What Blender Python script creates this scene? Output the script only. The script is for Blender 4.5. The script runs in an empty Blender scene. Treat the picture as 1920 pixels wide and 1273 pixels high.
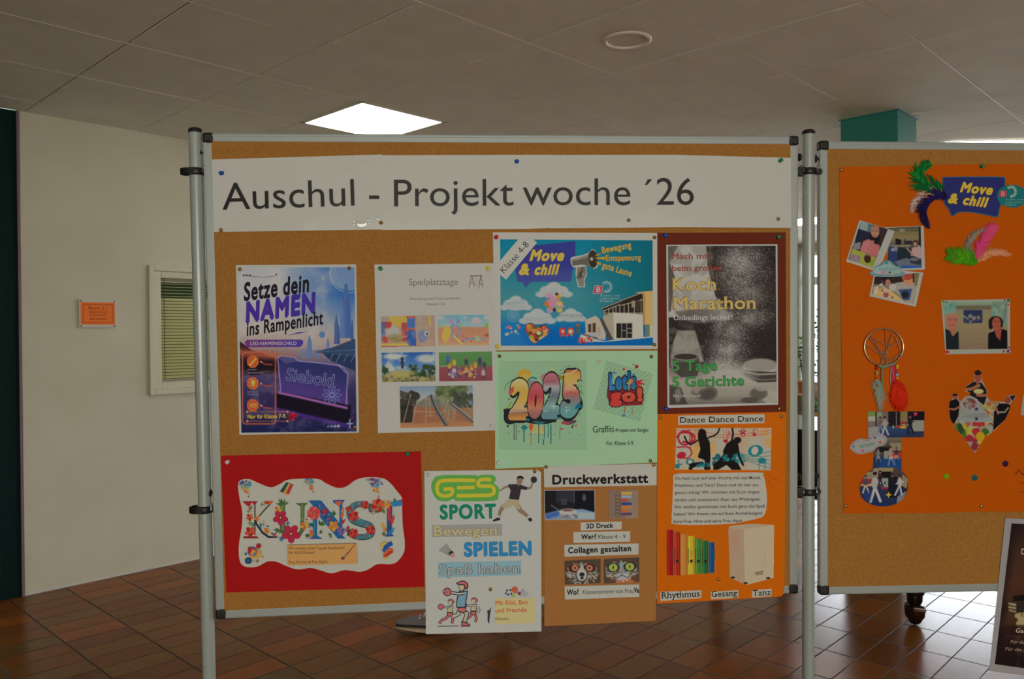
import bpy, bmesh, math, random
import numpy as np
from mathutils import Matrix, Vector
from mathutils.geometry import delaunay_2d_cdt

random.seed(7)
RNG = np.random.default_rng(11)
SC = bpy.context.scene
COL = SC.collection

# ------------------------------------------------------------------ camera
F = 1514.1                       # focal length in pixels of a 1920 x 1273 frame
EYE = np.array([0.0, 0.0, 1.4533])
def cam_rot(p, r, y):
    f = np.array([math.sin(y) * math.cos(p), math.cos(y) * math.cos(p), math.sin(p)])
    rt = np.array([math.cos(y), -math.sin(y), 0.0]); up = np.cross(rt, f)
    c, s = math.cos(r), math.sin(r)
    return np.array([c * rt + s * up, -s * rt + c * up, f])
CR = cam_rot(-0.0039, -0.0100, 0.805)
cam = bpy.data.cameras.new('camera'); cam_ob = bpy.data.objects.new('camera', cam); COL.objects.link(cam_ob)
cam.sensor_fit = 'HORIZONTAL'; cam.sensor_width = 36.0; cam.lens = F / 1920 * 36.0
cam.clip_start = 0.05; cam.clip_end = 200
cam_ob.matrix_world = Matrix(((CR[0][0], CR[1][0], -CR[2][0], EYE[0]), (CR[0][1], CR[1][1], -CR[2][1], EYE[1]),
                              (CR[0][2], CR[1][2], -CR[2][2], EYE[2]), (0, 0, 0, 1)))
SC.camera = cam_ob

# ------------------------------------------------------------------ light and exposure
SC.view_settings.view_transform = 'Standard'; SC.view_settings.look = 'None'
SC.view_settings.gamma = 1.0; SC.view_settings.use_curve_mapping = False
SC.view_settings.exposure = 0.0
world = bpy.data.worlds.new('world'); SC.world = world; world.use_nodes = True
bg = world.node_tree.nodes['Background']
bg.inputs[0].default_value = (0.86, 0.93, 1.0, 1); bg.inputs[1].default_value = 12.0
def area_light(name, loc, aim, sx, sy, power, color, spread=180):
    l = bpy.data.lights.new(name, 'AREA'); l.shape = 'RECTANGLE'; l.size = sx; l.size_y = sy
    l.energy = power; l.color = color; l.spread = math.radians(spread)
    o = bpy.data.objects.new(name, l); COL.objects.link(o); o.location = loc
    o.rotation_euler = (Vector(aim) - Vector(loc)).to_track_quat('-Z', 'Y').to_euler()
    return o
# daylight through the windows of the far wall, and through the windows behind the photographer
area_light('daylight_far_windows', (11.3, 0.6, 1.55), (5.0, 0.6, 1.1), 7.6, 1.9, 40, (0.90, 0.95, 1.0))
area_light('daylight_rear_windows', (-3.4, -5.0, 1.15), (1.3, 1.5, 1.15), 5.2, 1.4, 197, (0.97, 0.985, 0.83))
area_light('daylight_room_behind_blind', (2.75, 6.0, 1.45), (2.75, 5.2, 1.40), 0.9, 0.7, 5, (1.0, 0.98, 0.80))
LAMP = 8.0

# ------------------------------------------------------------------ helpers
def lin(c):
    c = np.asarray(c, float) / 255.0
    return np.where(c <= 0.04045, c / 12.92, ((c + 0.055) / 1.055) ** 2.4)
WHITE = lin((168, 163, 146))     # what white paper measures under this light
def alb(*c):
    """base colour of a surface whose colour in the photograph, next to white paper, is c"""
    c = c[0] if len(c) == 1 else c
    return np.clip(lin(c) / WHITE * 0.82, 0.0, 0.95)
def tag(o, label=None, cat=None, group=None, kind=None):
    if label: o['label'] = label
    if cat: o['category'] = cat
    if group: o['group'] = group
    if kind: o['kind'] = kind
    return o
def link(o, parent=None):
    COL.objects.link(o)
    if parent is not None: o.parent = parent
    return o
def empty(name, M):
    o = bpy.data.objects.new(name, None); o.empty_display_size = 0.05; COL.objects.link(o); o.matrix_world = M
    return o
def frame_matrix(o, d, u, n):
    return Matrix(((d[0], u[0], n[0], o[0]), (d[1], u[1], n[1], o[1]), (d[2], u[2], n[2], o[2]), (0, 0, 0, 1)))

MATS = {}
def mat(name, color=(.8, .8, .8), rough=.5, metal=0.0, spec=.5, emit=None, es=0.0):
    if name in MATS: return MATS[name]
    m = bpy.data.materials.new(name); m.use_nodes = True
    b = m.node_tree.nodes['Principled BSDF']
    b.inputs['Base Color'].default_value = (*[float(x) for x in color], 1)
    b.inputs['Roughness'].default_value = rough; b.inputs['Metallic'].default_value = metal
    b.inputs['Specular IOR Level'].default_value = spec
    if emit is not None:
        b.inputs['Emission Color'].default_value = (*emit, 1); b.inputs['Emission Strength'].default_value = es
    MATS[name] = m
    return m
def nd(m, t, **k):
    n = m.node_tree.nodes.new(t)
    for a, v in k.items(): setattr(n, a, v)
    return n
def lk(m, a, b): m.node_tree.links.new(a, b)
def noise_mat(name, c1, c2, scale, rough=.6, detail=4, bump=0.0, spec=.4, lo=.35, hi=.65):
    if name in MATS: return MATS[name]
    m = mat(name, c1, rough, spec=spec); b = m.node_tree.nodes['Principled BSDF']
    tc = nd(m, 'ShaderNodeTexCoord'); nz = nd(m, 'ShaderNodeTexNoise'); nz.inputs['Scale'].default_value = scale
    nz.inputs['Detail'].default_value = detail
    rp = nd(m, 'ShaderNodeValToRGB'); rp.color_ramp.elements[0].position = lo; rp.color_ramp.elements[1].position = hi
    rp.color_ramp.elements[0].color = (*c1, 1); rp.color_ramp.elements[1].color = (*c2, 1)
    lk(m, tc.outputs['Object'], nz.inputs['Vector']); lk(m, nz.outputs['Fac'], rp.inputs[0]); lk(m, rp.outputs[0], b.inputs['Base Color'])
    if bump:
        bp = nd(m, 'ShaderNodeBump'); bp.inputs['Strength'].default_value = bump; bp.inputs['Distance'].default_value = .003
        lk(m, nz.outputs['Fac'], bp.inputs['Height']); lk(m, bp.outputs[0], b.inputs['Normal'])
    return m
def print_mat(name, rough, spec, bump=0.0):
    m = mat(name, rough=rough, spec=spec); b = m.node_tree.nodes['Principled BSDF']
    a = nd(m, 'ShaderNodeAttribute'); a.attribute_name = 'Col'; lk(m, a.outputs['Color'], b.inputs['Base Color'])
    if bump:
        tc = nd(m, 'ShaderNodeTexCoord'); nz = nd(m, 'ShaderNodeTexNoise'); nz.inputs['Scale'].default_value = 9
        bp = nd(m, 'ShaderNodeBump'); bp.inputs['Strength'].default_value = bump; bp.inputs['Distance'].default_value = .01
        lk(m, tc.outputs['Object'], nz.inputs['Vector']); lk(m, nz.outputs['Fac'], bp.inputs['Height']); lk(m, bp.outputs[0], b.inputs['Normal'])
    return m
M_PRINT = print_mat('printed_paper', .6, .10)
M_GLOSS = print_mat('laminated_paper', .16, .45, .12)

class MB:
    """collects shapes and links them as one mesh object"""
    def __init__(s): s.v = []; s.f = []; s.m = []; s.sm = []
    def add(s, vs, fs, mi=0, smooth=False):
        k = len(s.v); s.v += [tuple(map(float, p)) for p in vs]
        for f in fs: s.f.append([i + k for i in f]); s.m.append(mi); s.sm.append(smooth)
    def box(s, a, b, mi=0, bevel=0.0, M=None):
        a = np.array(a, float); b = np.array(b, float); lo = np.minimum(a, b); hi = np.maximum(a, b)
        bm = bmesh.new(); bmesh.ops.create_cube(bm, size=1.0)
        for v in bm.verts: v.co = Vector(lo + (np.array(v.co) + .5) * (hi - lo))
        if bevel: bmesh.ops.bevel(bm, geom=list(bm.edges), offset=min(bevel, .45 * float((hi - lo).min())), segments=2, affect='EDGES', profile=.5)
        s.bm(bm, mi, False, M)
    def bm(s, bm, mi=0, smooth=True, M=None):
        bm.verts.index_update()
        vs = [(M @ v.co if M else v.co) for v in bm.verts]
        s.add(vs, [[v.index for v in f.verts] for f in bm.faces], mi, smooth); bm.free()
    def cyl(s, p, q, r, r2=None, n=20, mi=0, smooth=True, cap=True):
        p = np.array(p, float); q = np.array(q, float); r2 = r if r2 is None else r2
        w = (q - p) / np.linalg.norm(q - p); a = np.cross(w, (0, 0, 1) if abs(w[2]) < .9 else (1, 0, 0)); a /= np.linalg.norm(a); b = np.cross(w, a)
        t = [2 * math.pi * i / n for i in range(n)]
        vs = [p + r * (math.cos(x) * a + math.sin(x) * b) for x in t] + [q + r2 * (math.cos(x) * a + math.sin(x) * b) for x in t]
        s.add(vs, [[i, (i + 1) % n, n + (i + 1) % n, n + i] for i in range(n)], mi, smooth)
        if cap: s.add(vs, [list(range(n))[::-1], list(range(n, 2 * n))], mi, False)
    def lathe(s, prof, o=(0, 0, 0), ax=(0, 0, 1), n=20, mi=0):
        w = np.array(ax, float); w /= np.linalg.norm(w); a = np.cross(w, (0, 0, 1) if abs(w[2]) < .9 else (1, 0, 0)); a /= np.linalg.norm(a); b = np.cross(w, a)
        o = np.array(o, float); vs = []
        for r, h in prof:
            for i in range(n):
                t = 2 * math.pi * i / n; vs.append(o + h * w + r * (math.cos(t) * a + math.sin(t) * b))
        fs = [[k * n + i, k * n + (i + 1) % n, (k + 1) * n + (i + 1) % n, (k + 1) * n + i] for k in range(len(prof) - 1) for i in range(n)]
        s.add(vs, fs, mi, True)
    def tube(s, pts, r, n=8, mi=0, closed=False):
        P = [np.array(p, float) for p in pts]; N = len(P); vs = []; prev = None
        for i in range(N):
            t = P[(i + 1) % N] - P[i - 1] if closed else P[min(i + 1, N - 1)] - P[max(i - 1, 0)]
            t = t / (np.linalg.norm(t) + 1e-12)
            a = prev - t * prev.dot(t) if prev is not None else np.cross(t, (0, 0, 1) if abs(t[2]) < .9 else (1, 0, 0))
            a = a / (np.linalg.norm(a) + 1e-12); prev = a; b = np.cross(t, a); rr = r[i] if hasattr(r, '__len__') else r
            vs += [P[i] + rr * (math.cos(2 * math.pi * k / n) * a + math.sin(2 * math.pi * k / n) * b) for k in range(n)]
        M = N if closed else N - 1
        s.add(vs, [[i * n + k, i * n + (k + 1) % n, ((i + 1) % N) * n + (k + 1) % n, ((i + 1) % N) * n + k] for i in range(M) for k in range(n)], mi, True)
        if not closed: s.add(vs, [list(range(n))[::-1], [(N - 1) * n + k for k in range(n)]], mi, False)
    def prism(s, poly, z0, z1, mi=0):
        n = len(poly); vs = [(x, y, z0) for x, y in poly] + [(x, y, z1) for x, y in poly]
        s.add(vs, [list(range(n))[::-1], list(range(n, 2 * n))] + [[i, (i + 1) % n, n + (i + 1) % n, n + i] for i in range(n)], mi)
    def build(s, name, mats, parent=None, M=None, kind=None):
        me = bpy.data.meshes.new(name); me.from_pydata(s.v, [], s.f)
        for m in (mats if isinstance(mats, (list, tuple)) else [mats]): me.materials.append(m)
        me.polygons.foreach_set('material_index', s.m); me.polygons.foreach_set('use_smooth', s.sm); me.update()
        bm = bmesh.new(); bm.from_mesh(me); bmesh.ops.recalc_face_normals(bm, faces=list(bm.faces)); bm.to_mesh(me); bm.free()
        o = bpy.data.objects.new(name, me); link(o, parent)
        if M is not None: o.matrix_world = M
        if kind: o['kind'] = kind
        return o

def rays(x, y):
    x = np.atleast_1d(np.asarray(x, float)); y = np.atleast_1d(np.asarray(y, float))
    return np.stack([(x - 960) / F, -(y - 636.5) / F, np.ones_like(x)], 1) @ CR
class Plane:
    """a surface in the room: origin, right, up and outward normal; at() gives the surface coordinates of a sight line"""
    def __init__(s, o, d, u):
        s.o = np.array(o, float); s.d = np.array(d, float); s.u = np.array(u, float); s.n = np.cross(s.d, s.u)
    def at(s, x, y, z=0.0):
        D = rays(x, y); o = s.o + z * s.n
        t = ((o - EYE) @ s.n) / (D @ s.n); P = EYE + D * t[:, None] - o
        return np.stack([P @ s.d, P @ s.u], 1)
    def world(s, a, b, z=0.0): return s.o + a * s.d + b * s.u + z * s.n
    def M(s, a, b, z=0.0): return frame_matrix(s.world(a, b, z), s.d, s.u, s.n)

# ---- glyph meshes from the built-in font
_G = {}
def glyphs(t, off=0.0, sp=None):
    """glyph mesh of a string; bold weights (off > 0) stroke the outline, so that narrow corners stay clean"""
    k = (t, off, sp); sp = off if sp is None else sp
    if k not in _G:
        c = bpy.data.curves.new('glyphs', 'FONT'); c.body = t; c.size = 1; stroke = off > .012 or (off > .003 and len(t) < 20 and ('M' in t or 'N' in t or 'W' in t)); c.offset = 0.0 if stroke else off; c.resolution_u = 4; c.fill_mode = 'FRONT'
        c.space_character = 1.0 + max(sp, 0.0) * 3.0
        o = bpy.data.objects.new('glyphs', c); COL.objects.link(o)
        bpy.context.view_layer.update(); dg = bpy.context.evaluated_depsgraph_get(); oe = o.evaluated_get(dg); me = oe.to_mesh()
        V = np.array([v.co[:2] for v in me.vertices]).reshape(-1, 2); Fc = [list(p.vertices) for p in me.polygons]
        cnt = {}
        for p in Fc:
            for i in range(len(p)):
                e = tuple(sorted((p[i], p[i - 1]))); cnt[e] = cnt.get(e, 0) + 1
        B = [e for e, n in cnt.items() if n == 1]
        oe.to_mesh_clear(); bpy.data.objects.remove(o); bpy.data.curves.remove(c)
        if stroke:
            nf = len(Fc); X = [V]; n = len(V); m = 8 if off > .03 else 6
            for i, j in B:
                d = V[j] - V[i]; L = np.hypot(*d)
                if L < 1e-5: continue
                q = np.array([-d[1], d[0]]) / L * off; X.append(np.array([V[i] + q, V[j] + q, V[j] - q, V[i] - q])); Fc.append([n, n + 1, n + 2, n + 3][::-1]); n += 4
                a = np.linspace(0, 2 * math.pi, m, endpoint=False); X.append(V[i] + off * np.c_[np.cos(a), np.sin(a)]); Fc.append(list(range(n, n + m))); n += m
            V = np.vstack(X)
            # one clean layer of triangles covering the union
            r = delaunay_2d_cdt([Vector((float(x), float(y))) for x, y in V], [], [f if _area(V[f]) > 0 else f[::-1] for f in Fc], 1, 1e-5)
            T0 = [(V[f[0]], V[f[1]], V[f[2]]) for f in Fc[:nf] if len(f) == 3]; S0 = [(V[i], V[j]) for i, j in B]
            V = np.array([tuple(v) for v in r[0]]); Fn = [list(f) for f, q in zip(r[2], r[5]) if q]; C = np.array([V[f].mean(0) for f in Fn]); ok = np.zeros(len(C), bool)
            for a, b, c in T0:
                k1 = [(q[0] - p[0]) * (C[:, 1] - p[1]) - (q[1] - p[1]) * (C[:, 0] - p[0]) for p, q in ((a, b), (b, c), (c, a))]
                ok |= ((k1[0] >= 0) & (k1[1] >= 0) & (k1[2] >= 0)) | ((k1[0] <= 0) & (k1[1] <= 0) & (k1[2] <= 0))
            for a, b in S0:
                d = b - a; u = np.clip(((C - a) @ d) / (d @ d + 1e-12), 0, 1); ok |= np.hypot(*(C - a - u[:, None] * d).T) < off
            Fc = [f for f, q in zip(Fn, ok) if q]
        _G[k] = (V, Fc, B)
    return _G[k]
CAPH = float(glyphs('H')[0][:, 1].max())
def slabs(V, Fc, B):
    """bracket-free slab serifs on the ends of the stems"""
    V = list(map(tuple, V)); Fc = [list(f) for f in Fc]
    for i, j in B:
        (x0, y0), (x1, y1) = V[i], V[j]
        if abs(y0 - y1) < .004 and .05 < abs(x0 - x1) < .21 and y0 < .9:
            a, b = min(x0, x1) - .05, max(x0, x1) + .05; h = .05
            c0, c1 = (y0, y0 + h) if y0 < .12 else (y0 - h, y0)
            k = len(V); V += [(a, c0), (b, c0), (b, c1), (a, c1)]; Fc.append([k, k + 1, k + 2, k + 3])
    return np.array(V), Fc

# ---- a painted picture: samples over a quadrilateral, every colour as the photograph shows it
class Ras:
    def __init__(s, quad, w, h):
        s.w, s.h = w, h; q = np.array(quad, float)
        u, v = np.meshgrid(np.linspace(0, 1, w), np.linspace(0, 1, h)); u = u[..., None]; v = v[..., None]
        P = (q[0] * (1 - u) + q[1] * u) * (1 - v) + (q[3] * (1 - u) + q[2] * u) * v
        s.X, s.Y = P[..., 0], P[..., 1]; s.px = float(np.hypot(*(q[1] - q[0])) / w)
        s.I = np.full((h, w, 3), 160.0); s.keep = None
    def mix(s, a, c):
        a = np.clip(a, 0, 1)[..., None]; s.I = s.I * (1 - a) + np.asarray(c, float) * a; return s
    def fill(s, c): s.I[:] = c; return s
    def vg(s, st):
        ys = [p[0] for p in st]
        for k in range(3): s.I[..., k] = np.interp(s.Y, ys, [p[1][k] for p in st])
        return s
    def hmix(s, x0, x1, c, p=1.0): return s.mix(np.clip((s.X - x0) / (x1 - x0), 0, 1) ** p, c)
    def sd(s, pts):
        P = np.array(pts, float); n = len(P); d = np.full(s.X.shape, 1e9); ins = np.zeros(s.X.shape, bool)
        for i in range(n):
            (ax, ay), (bx, by) = P[i], P[(i + 1) % n]; ex, ey = bx - ax, by - ay; L = ex * ex + ey * ey + 1e-9
            t = np.clip(((s.X - ax) * ex + (s.Y - ay) * ey) / L, 0, 1)
            d = np.minimum(d, np.hypot(s.X - ax - t * ex, s.Y - ay - t * ey))
            c = (ay > s.Y) != (by > s.Y); ins ^= c & (s.X < ex * (s.Y - ay) / (ey if abs(ey) > 1e-9 else 1e-9) + ax)
        return np.where(ins, -d, d)
    def poly(s, pts, c, a=1.0, soft=None):
        w = soft or s.px; return s.mix(np.clip(.5 - s.sd(pts) / w, 0, 1) * a, c)
    def ell(s, x, y, rx, ry, c, a=1.0, soft=None, rot=0.0):
        cr, sr = math.cos(rot), math.sin(rot); dx, dy = s.X - x, s.Y - y
        q = np.hypot((dx * cr + dy * sr) / rx, (-dx * sr + dy * cr) / ry); w = (soft or s.px) / min(rx, ry)
        return s.mix(np.clip(.5 + (1 - q) / w, 0, 1) * a, c)
    def ring(s, x, y, r, w, c, a=1.0):
        return s.mix(np.clip(.5 + (w / 2 - np.abs(np.hypot(s.X - x, s.Y - y) - r)) / s.px, 0, 1) * a, c)
    def seg(s, pts, w, c, a=1.0, soft=None):
        d = np.full(s.X.shape, 1e9)
        for (ax, ay), (bx, by) in zip(pts[:-1], pts[1:]):
            ex, ey = bx - ax, by - ay; t = np.clip(((s.X - ax) * ex + (s.Y - ay) * ey) / (ex * ex + ey * ey + 1e-9), 0, 1)
            d = np.minimum(d, np.hypot(s.X - ax - t * ex, s.Y - ay - t * ey))
        return s.mix(np.clip(.5 + (w / 2 - d) / (soft or s.px), 0, 1) * a, c)
    def rect(s, x0, y0, x1, y1, c, a=1.0): return s.poly([(x0, y0), (x1, y0), (x1, y1), (x0, y1)], c, a)
    def blob(s, x, y, rx, ry, c, a=1.0, rot=0.0):
        cr, sr = math.cos(rot), math.sin(rot); dx, dy = s.X - x, s.Y - y
        return s.mix(a * np.exp(-(((dx * cr + dy * sr) / rx) ** 2 + ((-dx * sr + dy * cr) / ry) ** 2)), c)
    def fbm(s, scale, seed=0, oct=4):
        r = np.random.default_rng(seed); out = np.zeros(s.X.shape); amp = 1.0; tot = 0
        for o in range(oct):
            G = r.random((64, 64)); x = s.X / scale * 2 ** o; y = s.Y / scale * 2 ** o
            xi, yi = np.floor(x).astype(int), np.floor(y).astype(int); fx, fy = x - xi, y - yi; fx = fx * fx * (3 - 2 * fx); fy = fy * fy * (3 - 2 * fy)
            g = lambda a, b: G[b % 64, a % 64]
            out += amp * ((g(xi, yi) * (1 - fx) + g(xi + 1, yi) * fx) * (1 - fy) + (g(xi, yi + 1) * (1 - fx) + g(xi + 1, yi + 1) * fx) * fy)
            tot += amp; amp *= .55
        return out / tot
    def grain(s, amp, seed=0):
        s.I = s.I + np.random.default_rng(seed).normal(0, amp, s.I.shape[:2])[..., None]; return s
    def clump(s, n, box, r, cols, seed=0, a=.9, asp=1.0):
        R = np.random.default_rng(seed); x0, y0, x1, y1 = box
        for i in range(n):
            q = r * (.5 + R.random()); s.ell(x0 + R.random() * (x1 - x0), y0 + R.random() * (y1 - y0), q, q * (asp * (.6 + .6 * R.random())), cols[R.integers(len(cols))], a, rot=R.random() * 3)
        return s

EPS = 1.2e-5
class Poster:
    """a sheet on a surface with its printed or glued parts; drawn in the coordinates (x, y) = (ox + X/s, oy + Y/s)"""
    def __init__(s, name, label, cat, plane, o, sc, lvl, anchor, group=None, mat_=None, root=True):
        s.pl, s.ox, s.oy, s.s = plane, o[0], o[1], sc; s.lvl = lvl * .001; s.z = s.lvl; s.mat = mat_ or M_PRINT
        s.c = plane.at(o[0] + anchor[0] / sc, o[1] + anchor[1] / sc, s.lvl)[0]
        s.root = empty(name, plane.M(s.c[0], s.c[1], s.lvl)); tag(s.root, label, cat, group)
        s.cur = None
    def loc(s, P, z=None):
        P = np.atleast_2d(np.asarray(P, float)); z = s.z if z is None else z
        q = s.pl.at(s.ox + P[:, 0] / s.s, s.oy + P[:, 1] / s.s, z) - s.c
        return np.c_[q, np.full(len(q), z - s.lvl)]
    def part(s, name, label=None, parent=None, mat_=None):
        s.flush(); s.cur = dict(n=name, l=label, p=parent, v=[], f=[], c=[], m=mat_ or s.mat); return s
    def flush(s):
        c = s.cur; s.cur = None
        if not c or not c['f']: return None
        me = bpy.data.meshes.new(c['n']); V = np.concatenate(c['v']); me.from_pydata(V.tolist(), [], c['f'])
        a = me.color_attributes.new('Col', 'FLOAT_COLOR', 'POINT'); CC = np.concatenate(c['c'])
        a.data.foreach_set('color', np.c_[CC, np.ones(len(CC))].astype(np.float32).ravel())
        me.materials.append(c['m']); me.update()
        o = bpy.data.objects.new(c['n'], me); link(o, c['p'] or s.root)
        if c['l']: o['label'] = c['l']
        s.last = o
        return o
    def raw(s, V, fs, col):
        c = s.cur; k = sum(len(v) for v in c['v']); c['v'].append(np.asarray(V, float))
        col = np.asarray(col, float)
        c['c'].append(np.tile(col, (len(V), 1)) if col.ndim == 1 else col)
        c['f'] += [[i + k for i in f] for f in fs]
    def _col(s, col, P):
        return alb(col) if not callable(col) else np.array([alb(np.clip(col(x, y), 0, 255)) for x, y in P])
    def up(s, k=1): s.z += EPS * k
    def poly(s, pts, col):
        s.up(); P = np.array(pts, float)
        s.raw(s.loc(P), [list(range(len(P)))[::-1] if _area(P) > 0 else list(range(len(P)))], s._col(col, P)); return s
    def rect(s, x0, y0, x1, y1, col, dy=0.0): return s.poly([(x0, y0), (x1, y0 + dy), (x1, y1 + dy), (x0, y1)], col)
    def ell(s, x, y, rx, ry, col, n=20, rot=0.0):
        cr, sr = math.cos(rot), math.sin(rot)
        return s.poly([(x + rx * math.cos(t) * cr - ry * math.sin(t) * sr, y + rx * math.cos(t) * sr + ry * math.sin(t) * cr) for t in np.linspace(0, 2 * math.pi, n, endpoint=False)], col)
    def line(s, pts, w, col, closed=False):
        s.up(); P = np.array(pts, float)
        if closed: P = np.vstack([P, P[:1]])
        d = np.diff(P, axis=0); d /= np.linalg.norm(d, axis=1)[:, None] + 1e-9
        t = np.vstack([d[:1], d[:-1] + d[1:], d[-1:]]); t /= np.linalg.norm(t, axis=1)[:, None] + 1e-9
        if closed: e = d[-1] + d[0]; e /= np.linalg.norm(e) + 1e-9; t[0] = t[-1] = e
        nn = np.c_[-t[:, 1], t[:, 0]]; W = np.asarray(w, float); W = np.full(len(P), W) if W.ndim == 0 else W
        A = P + nn * W[:, None] / 2; Bq = P - nn * W[:, None] / 2; n = len(P)
        s.raw(s.loc(np.vstack([A, Bq])), [[i, i + 1, n + i + 1, n + i] for i in range(n - 1)], s._col(col, np.vstack([A, Bq]))); return s
    def text(s, t, x0, x1, y0, h, col, y1=None, off=0.0, shear=0.0, slab=False, sp=None):
        """text from x0 to x1 on a baseline from y0 to y1, capital height h"""
        if s.cur['n'] == 'lettering' and s.cur['f']: s.part('lettering', s.cur['l'], s.cur['p'], s.cur['m'])
        s.up(3); V, Fc, B = glyphs(t, off, sp)
        if slab: V, Fc = slabs(V, Fc, B)
        V = V.copy(); V[:, 0] += shear * V[:, 1]; a, b = V[:, 0].min(), V[:, 0].max()
        y1 = y0 if y1 is None else y1; L = math.hypot(x1 - x0, y1 - y0); ex = np.array([(x1 - x0) / L, (y1 - y0) / L]); ey = np.array([ex[1], -ex[0]])
        P = np.array([x0, y0]) + ((V[:, :1] - a) / (b - a) * L) * ex + (V[:, 1:] / CAPH * h) * ey
        s.raw(s.loc(P), Fc, s._col(col, P)); return s
    def otext(s, t, x0, x1, y0, h, fill, edge, y1=None, off=.03, ow=.03, shear=0.0, slab=False):
        if s.cur['n'] == 'lettering' and s.cur['f']: s.part('lettering', s.cur['l'], s.cur['p'], s.cur['m'])
        V = glyphs(t, off)[0]; X = V[:, 0] + shear * V[:, 1]; k = ow * (x1 - x0) / (X.max() - X.min()); nm = s.cur['n']; s.cur['n'] = 'outlined'
        s.text(t, x0 - k, x1 + k, y0, h, edge, y1, off + ow, shear, slab, off); s.up(5); s.text(t, x0, x1, y0, h, fill, y1, off, shear, slab); s.cur['n'] = nm; return s
    def sheet(s, pts, col, thick=.35, name='sheet', label=None, mat_=None, parent=None, grid=0):
        s.part(name, label, parent, mat_); P = np.array(pts, float); n = len(P); z1 = s.z + thick * .001
        A = s.loc(P, s.z); Bq = s.loc(P, z1); r = list(range(n)); r = r[::-1] if _area(P) > 0 else r
        V = np.vstack([A, Bq]); col3 = alb(col)
        s.raw(V, [[i + n for i in r], r[::-1]] + [[i, (i + 1) % n, n + (i + 1) % n, n + i] for i in range(n)], col3)
        s.z = z1; return s.flush()
    def put(s, R, name='picture', label=None, mat_=None, parent=None, mask=None):
        s.part(name, label, parent, mat_); s.up(2); P = np.c_[R.X.ravel(), R.Y.ravel()]; w, h = R.w, R.h
        i = np.arange(h - 1)[:, None] * w + np.arange(w - 1)[None, :]; q = np.stack([i, i + w, i + w + 1, i + 1], -1).reshape(-1, 4)
        if mask is not None:
            inside = R.sd(mask).ravel() < 0; q = q[inside[q].sum(1) >= 2]
        C = np.clip(R.I, 0, 255).reshape(-1, 3); s.raw(s.loc(P), q.tolist(), np.clip(lin(C) / WHITE * .82, 0, .95)); return s.flush()
def _area(P):
    x, y = P[:, 0], P[:, 1]; return float(np.sum(x * np.roll(y, -1) - np.roll(x, -1) * y))
def rrect(x0, y0, x1, y1, r, n=5):
    out = []
    for cx_, cy_, a in ((x1 - r, y0 + r, -90), (x1 - r, y1 - r, 0), (x0 + r, y1 - r, 90), (x0 + r, y0 + r, 180)):
        out += [(cx_ + r * math.cos(math.radians(a + 90 * i / n)), cy_ + r * math.sin(math.radians(a + 90 * i / n))) for i in range(n + 1)]
    return out
def smooth(pts, n=6, closed=True):
    P = np.array(pts, float); N = len(P); out = []
    for i in range(N if closed else N - 1):
        g = lambda k: P[k % N] if closed else P[min(max(k, 0), N - 1)]
        a, b, c, d = g(i - 1), g(i), g(i + 1), g(i + 2)
        for k in range(n):
            t = k / n; out.append(tuple(.5 * (2 * b + (c - a) * t + (2 * a - 5 * b + 4 * c - d) * t * t + (3 * b - a - 3 * c + d) * t ** 3)))
    if not closed: out.append(tuple(P[-1]))
    return out
# ------------------------------------------------------------------ the hall
ZC = 2.7643; YW = 5.2087; XF = 11.5; XB, YB = -6.6, -8.2
WALL = Plane((0, YW, 0), (1, 0, 0), (0, 0, 1))
M_WALL = noise_mat('wall_paint', alb(145, 137, 108), alb(151, 143, 114), 3.0, .75, spec=.25, lo=.3, hi=.7)
M_CEIL = noise_mat('ceiling_board', alb(166, 162, 140), alb(171, 167, 145), 5.0, .85, spec=.2)
M_GREEN = mat('green_paint', alb(32, 94, 78), .45)
M_DKGREEN = mat('door_paint', alb(3, 22, 18), .6, spec=.15)
M_WHITEF = mat('white_frame', (.72, .73, .70), .45)
M_BLACK = mat('black_plastic', (.012, .012, .014), .42)
M_ALU = mat('aluminium', (.46, .50, .52), .38, .2)
M_POLE = mat('pole_enamel', (.47, .52, .52), .28, .1)
M_STEEL = mat('steel', (.62, .62, .60), .25, .9)
M_WOOD = noise_mat('shelf_wood', alb(150, 110, 70), alb(170, 130, 90), 9, .5)

# floor: stacked clay tiles 0.294 x 0.151 m with dark joints
fm = mat('clay_tiles', rough=.34, spec=.10); fb = fm.node_tree.nodes['Principled BSDF']
tc = nd(fm, 'ShaderNodeTexCoord'); sp = nd(fm, 'ShaderNodeSeparateXYZ'); lk(fm, tc.outputs['Object'], sp.inputs[0])
def fmath(op, a, b=None, c=None):
    n = nd(fm, 'ShaderNodeMath', operation=op)
    for i, v in enumerate((a, b, c)):
        if v is None: continue
        if isinstance(v, (int, float)): n.inputs[i].default_value = v
        else: lk(fm, v, n.inputs[i])
    return n.outputs[0]
TA, TB, FX0, FY0 = .2944, .1507, 1.0016, 2.7465
ua = fmath('DIVIDE', fmath('SUBTRACT', sp.outputs[0], FX0), TA); ub = fmath('DIVIDE', fmath('SUBTRACT', sp.outputs[1], FY0), TB)
fa = fmath('ABSOLUTE', fmath('SUBTRACT', fmath('FRACT', ua), .5)); fbb = fmath('ABSOLUTE', fmath('SUBTRACT', fmath('FRACT', ub), .5))
ga = fmath('MULTIPLY', fmath('SUBTRACT', .5, fa), TA); gb = fmath('MULTIPLY', fmath('SUBTRACT', .5, fbb), TB)
dist = fmath('MINIMUM', ga, fmath('MULTIPLY_ADD', gb, 1.0, .0012))
joint = nd(fm, 'ShaderNodeMapRange'); joint.interpolation_type = 'SMOOTHSTEP'
joint.inputs['From Min'].default_value = .0026; joint.inputs['From Max'].default_value = .0052
lk(fm, dist, joint.inputs['Value'])
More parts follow.
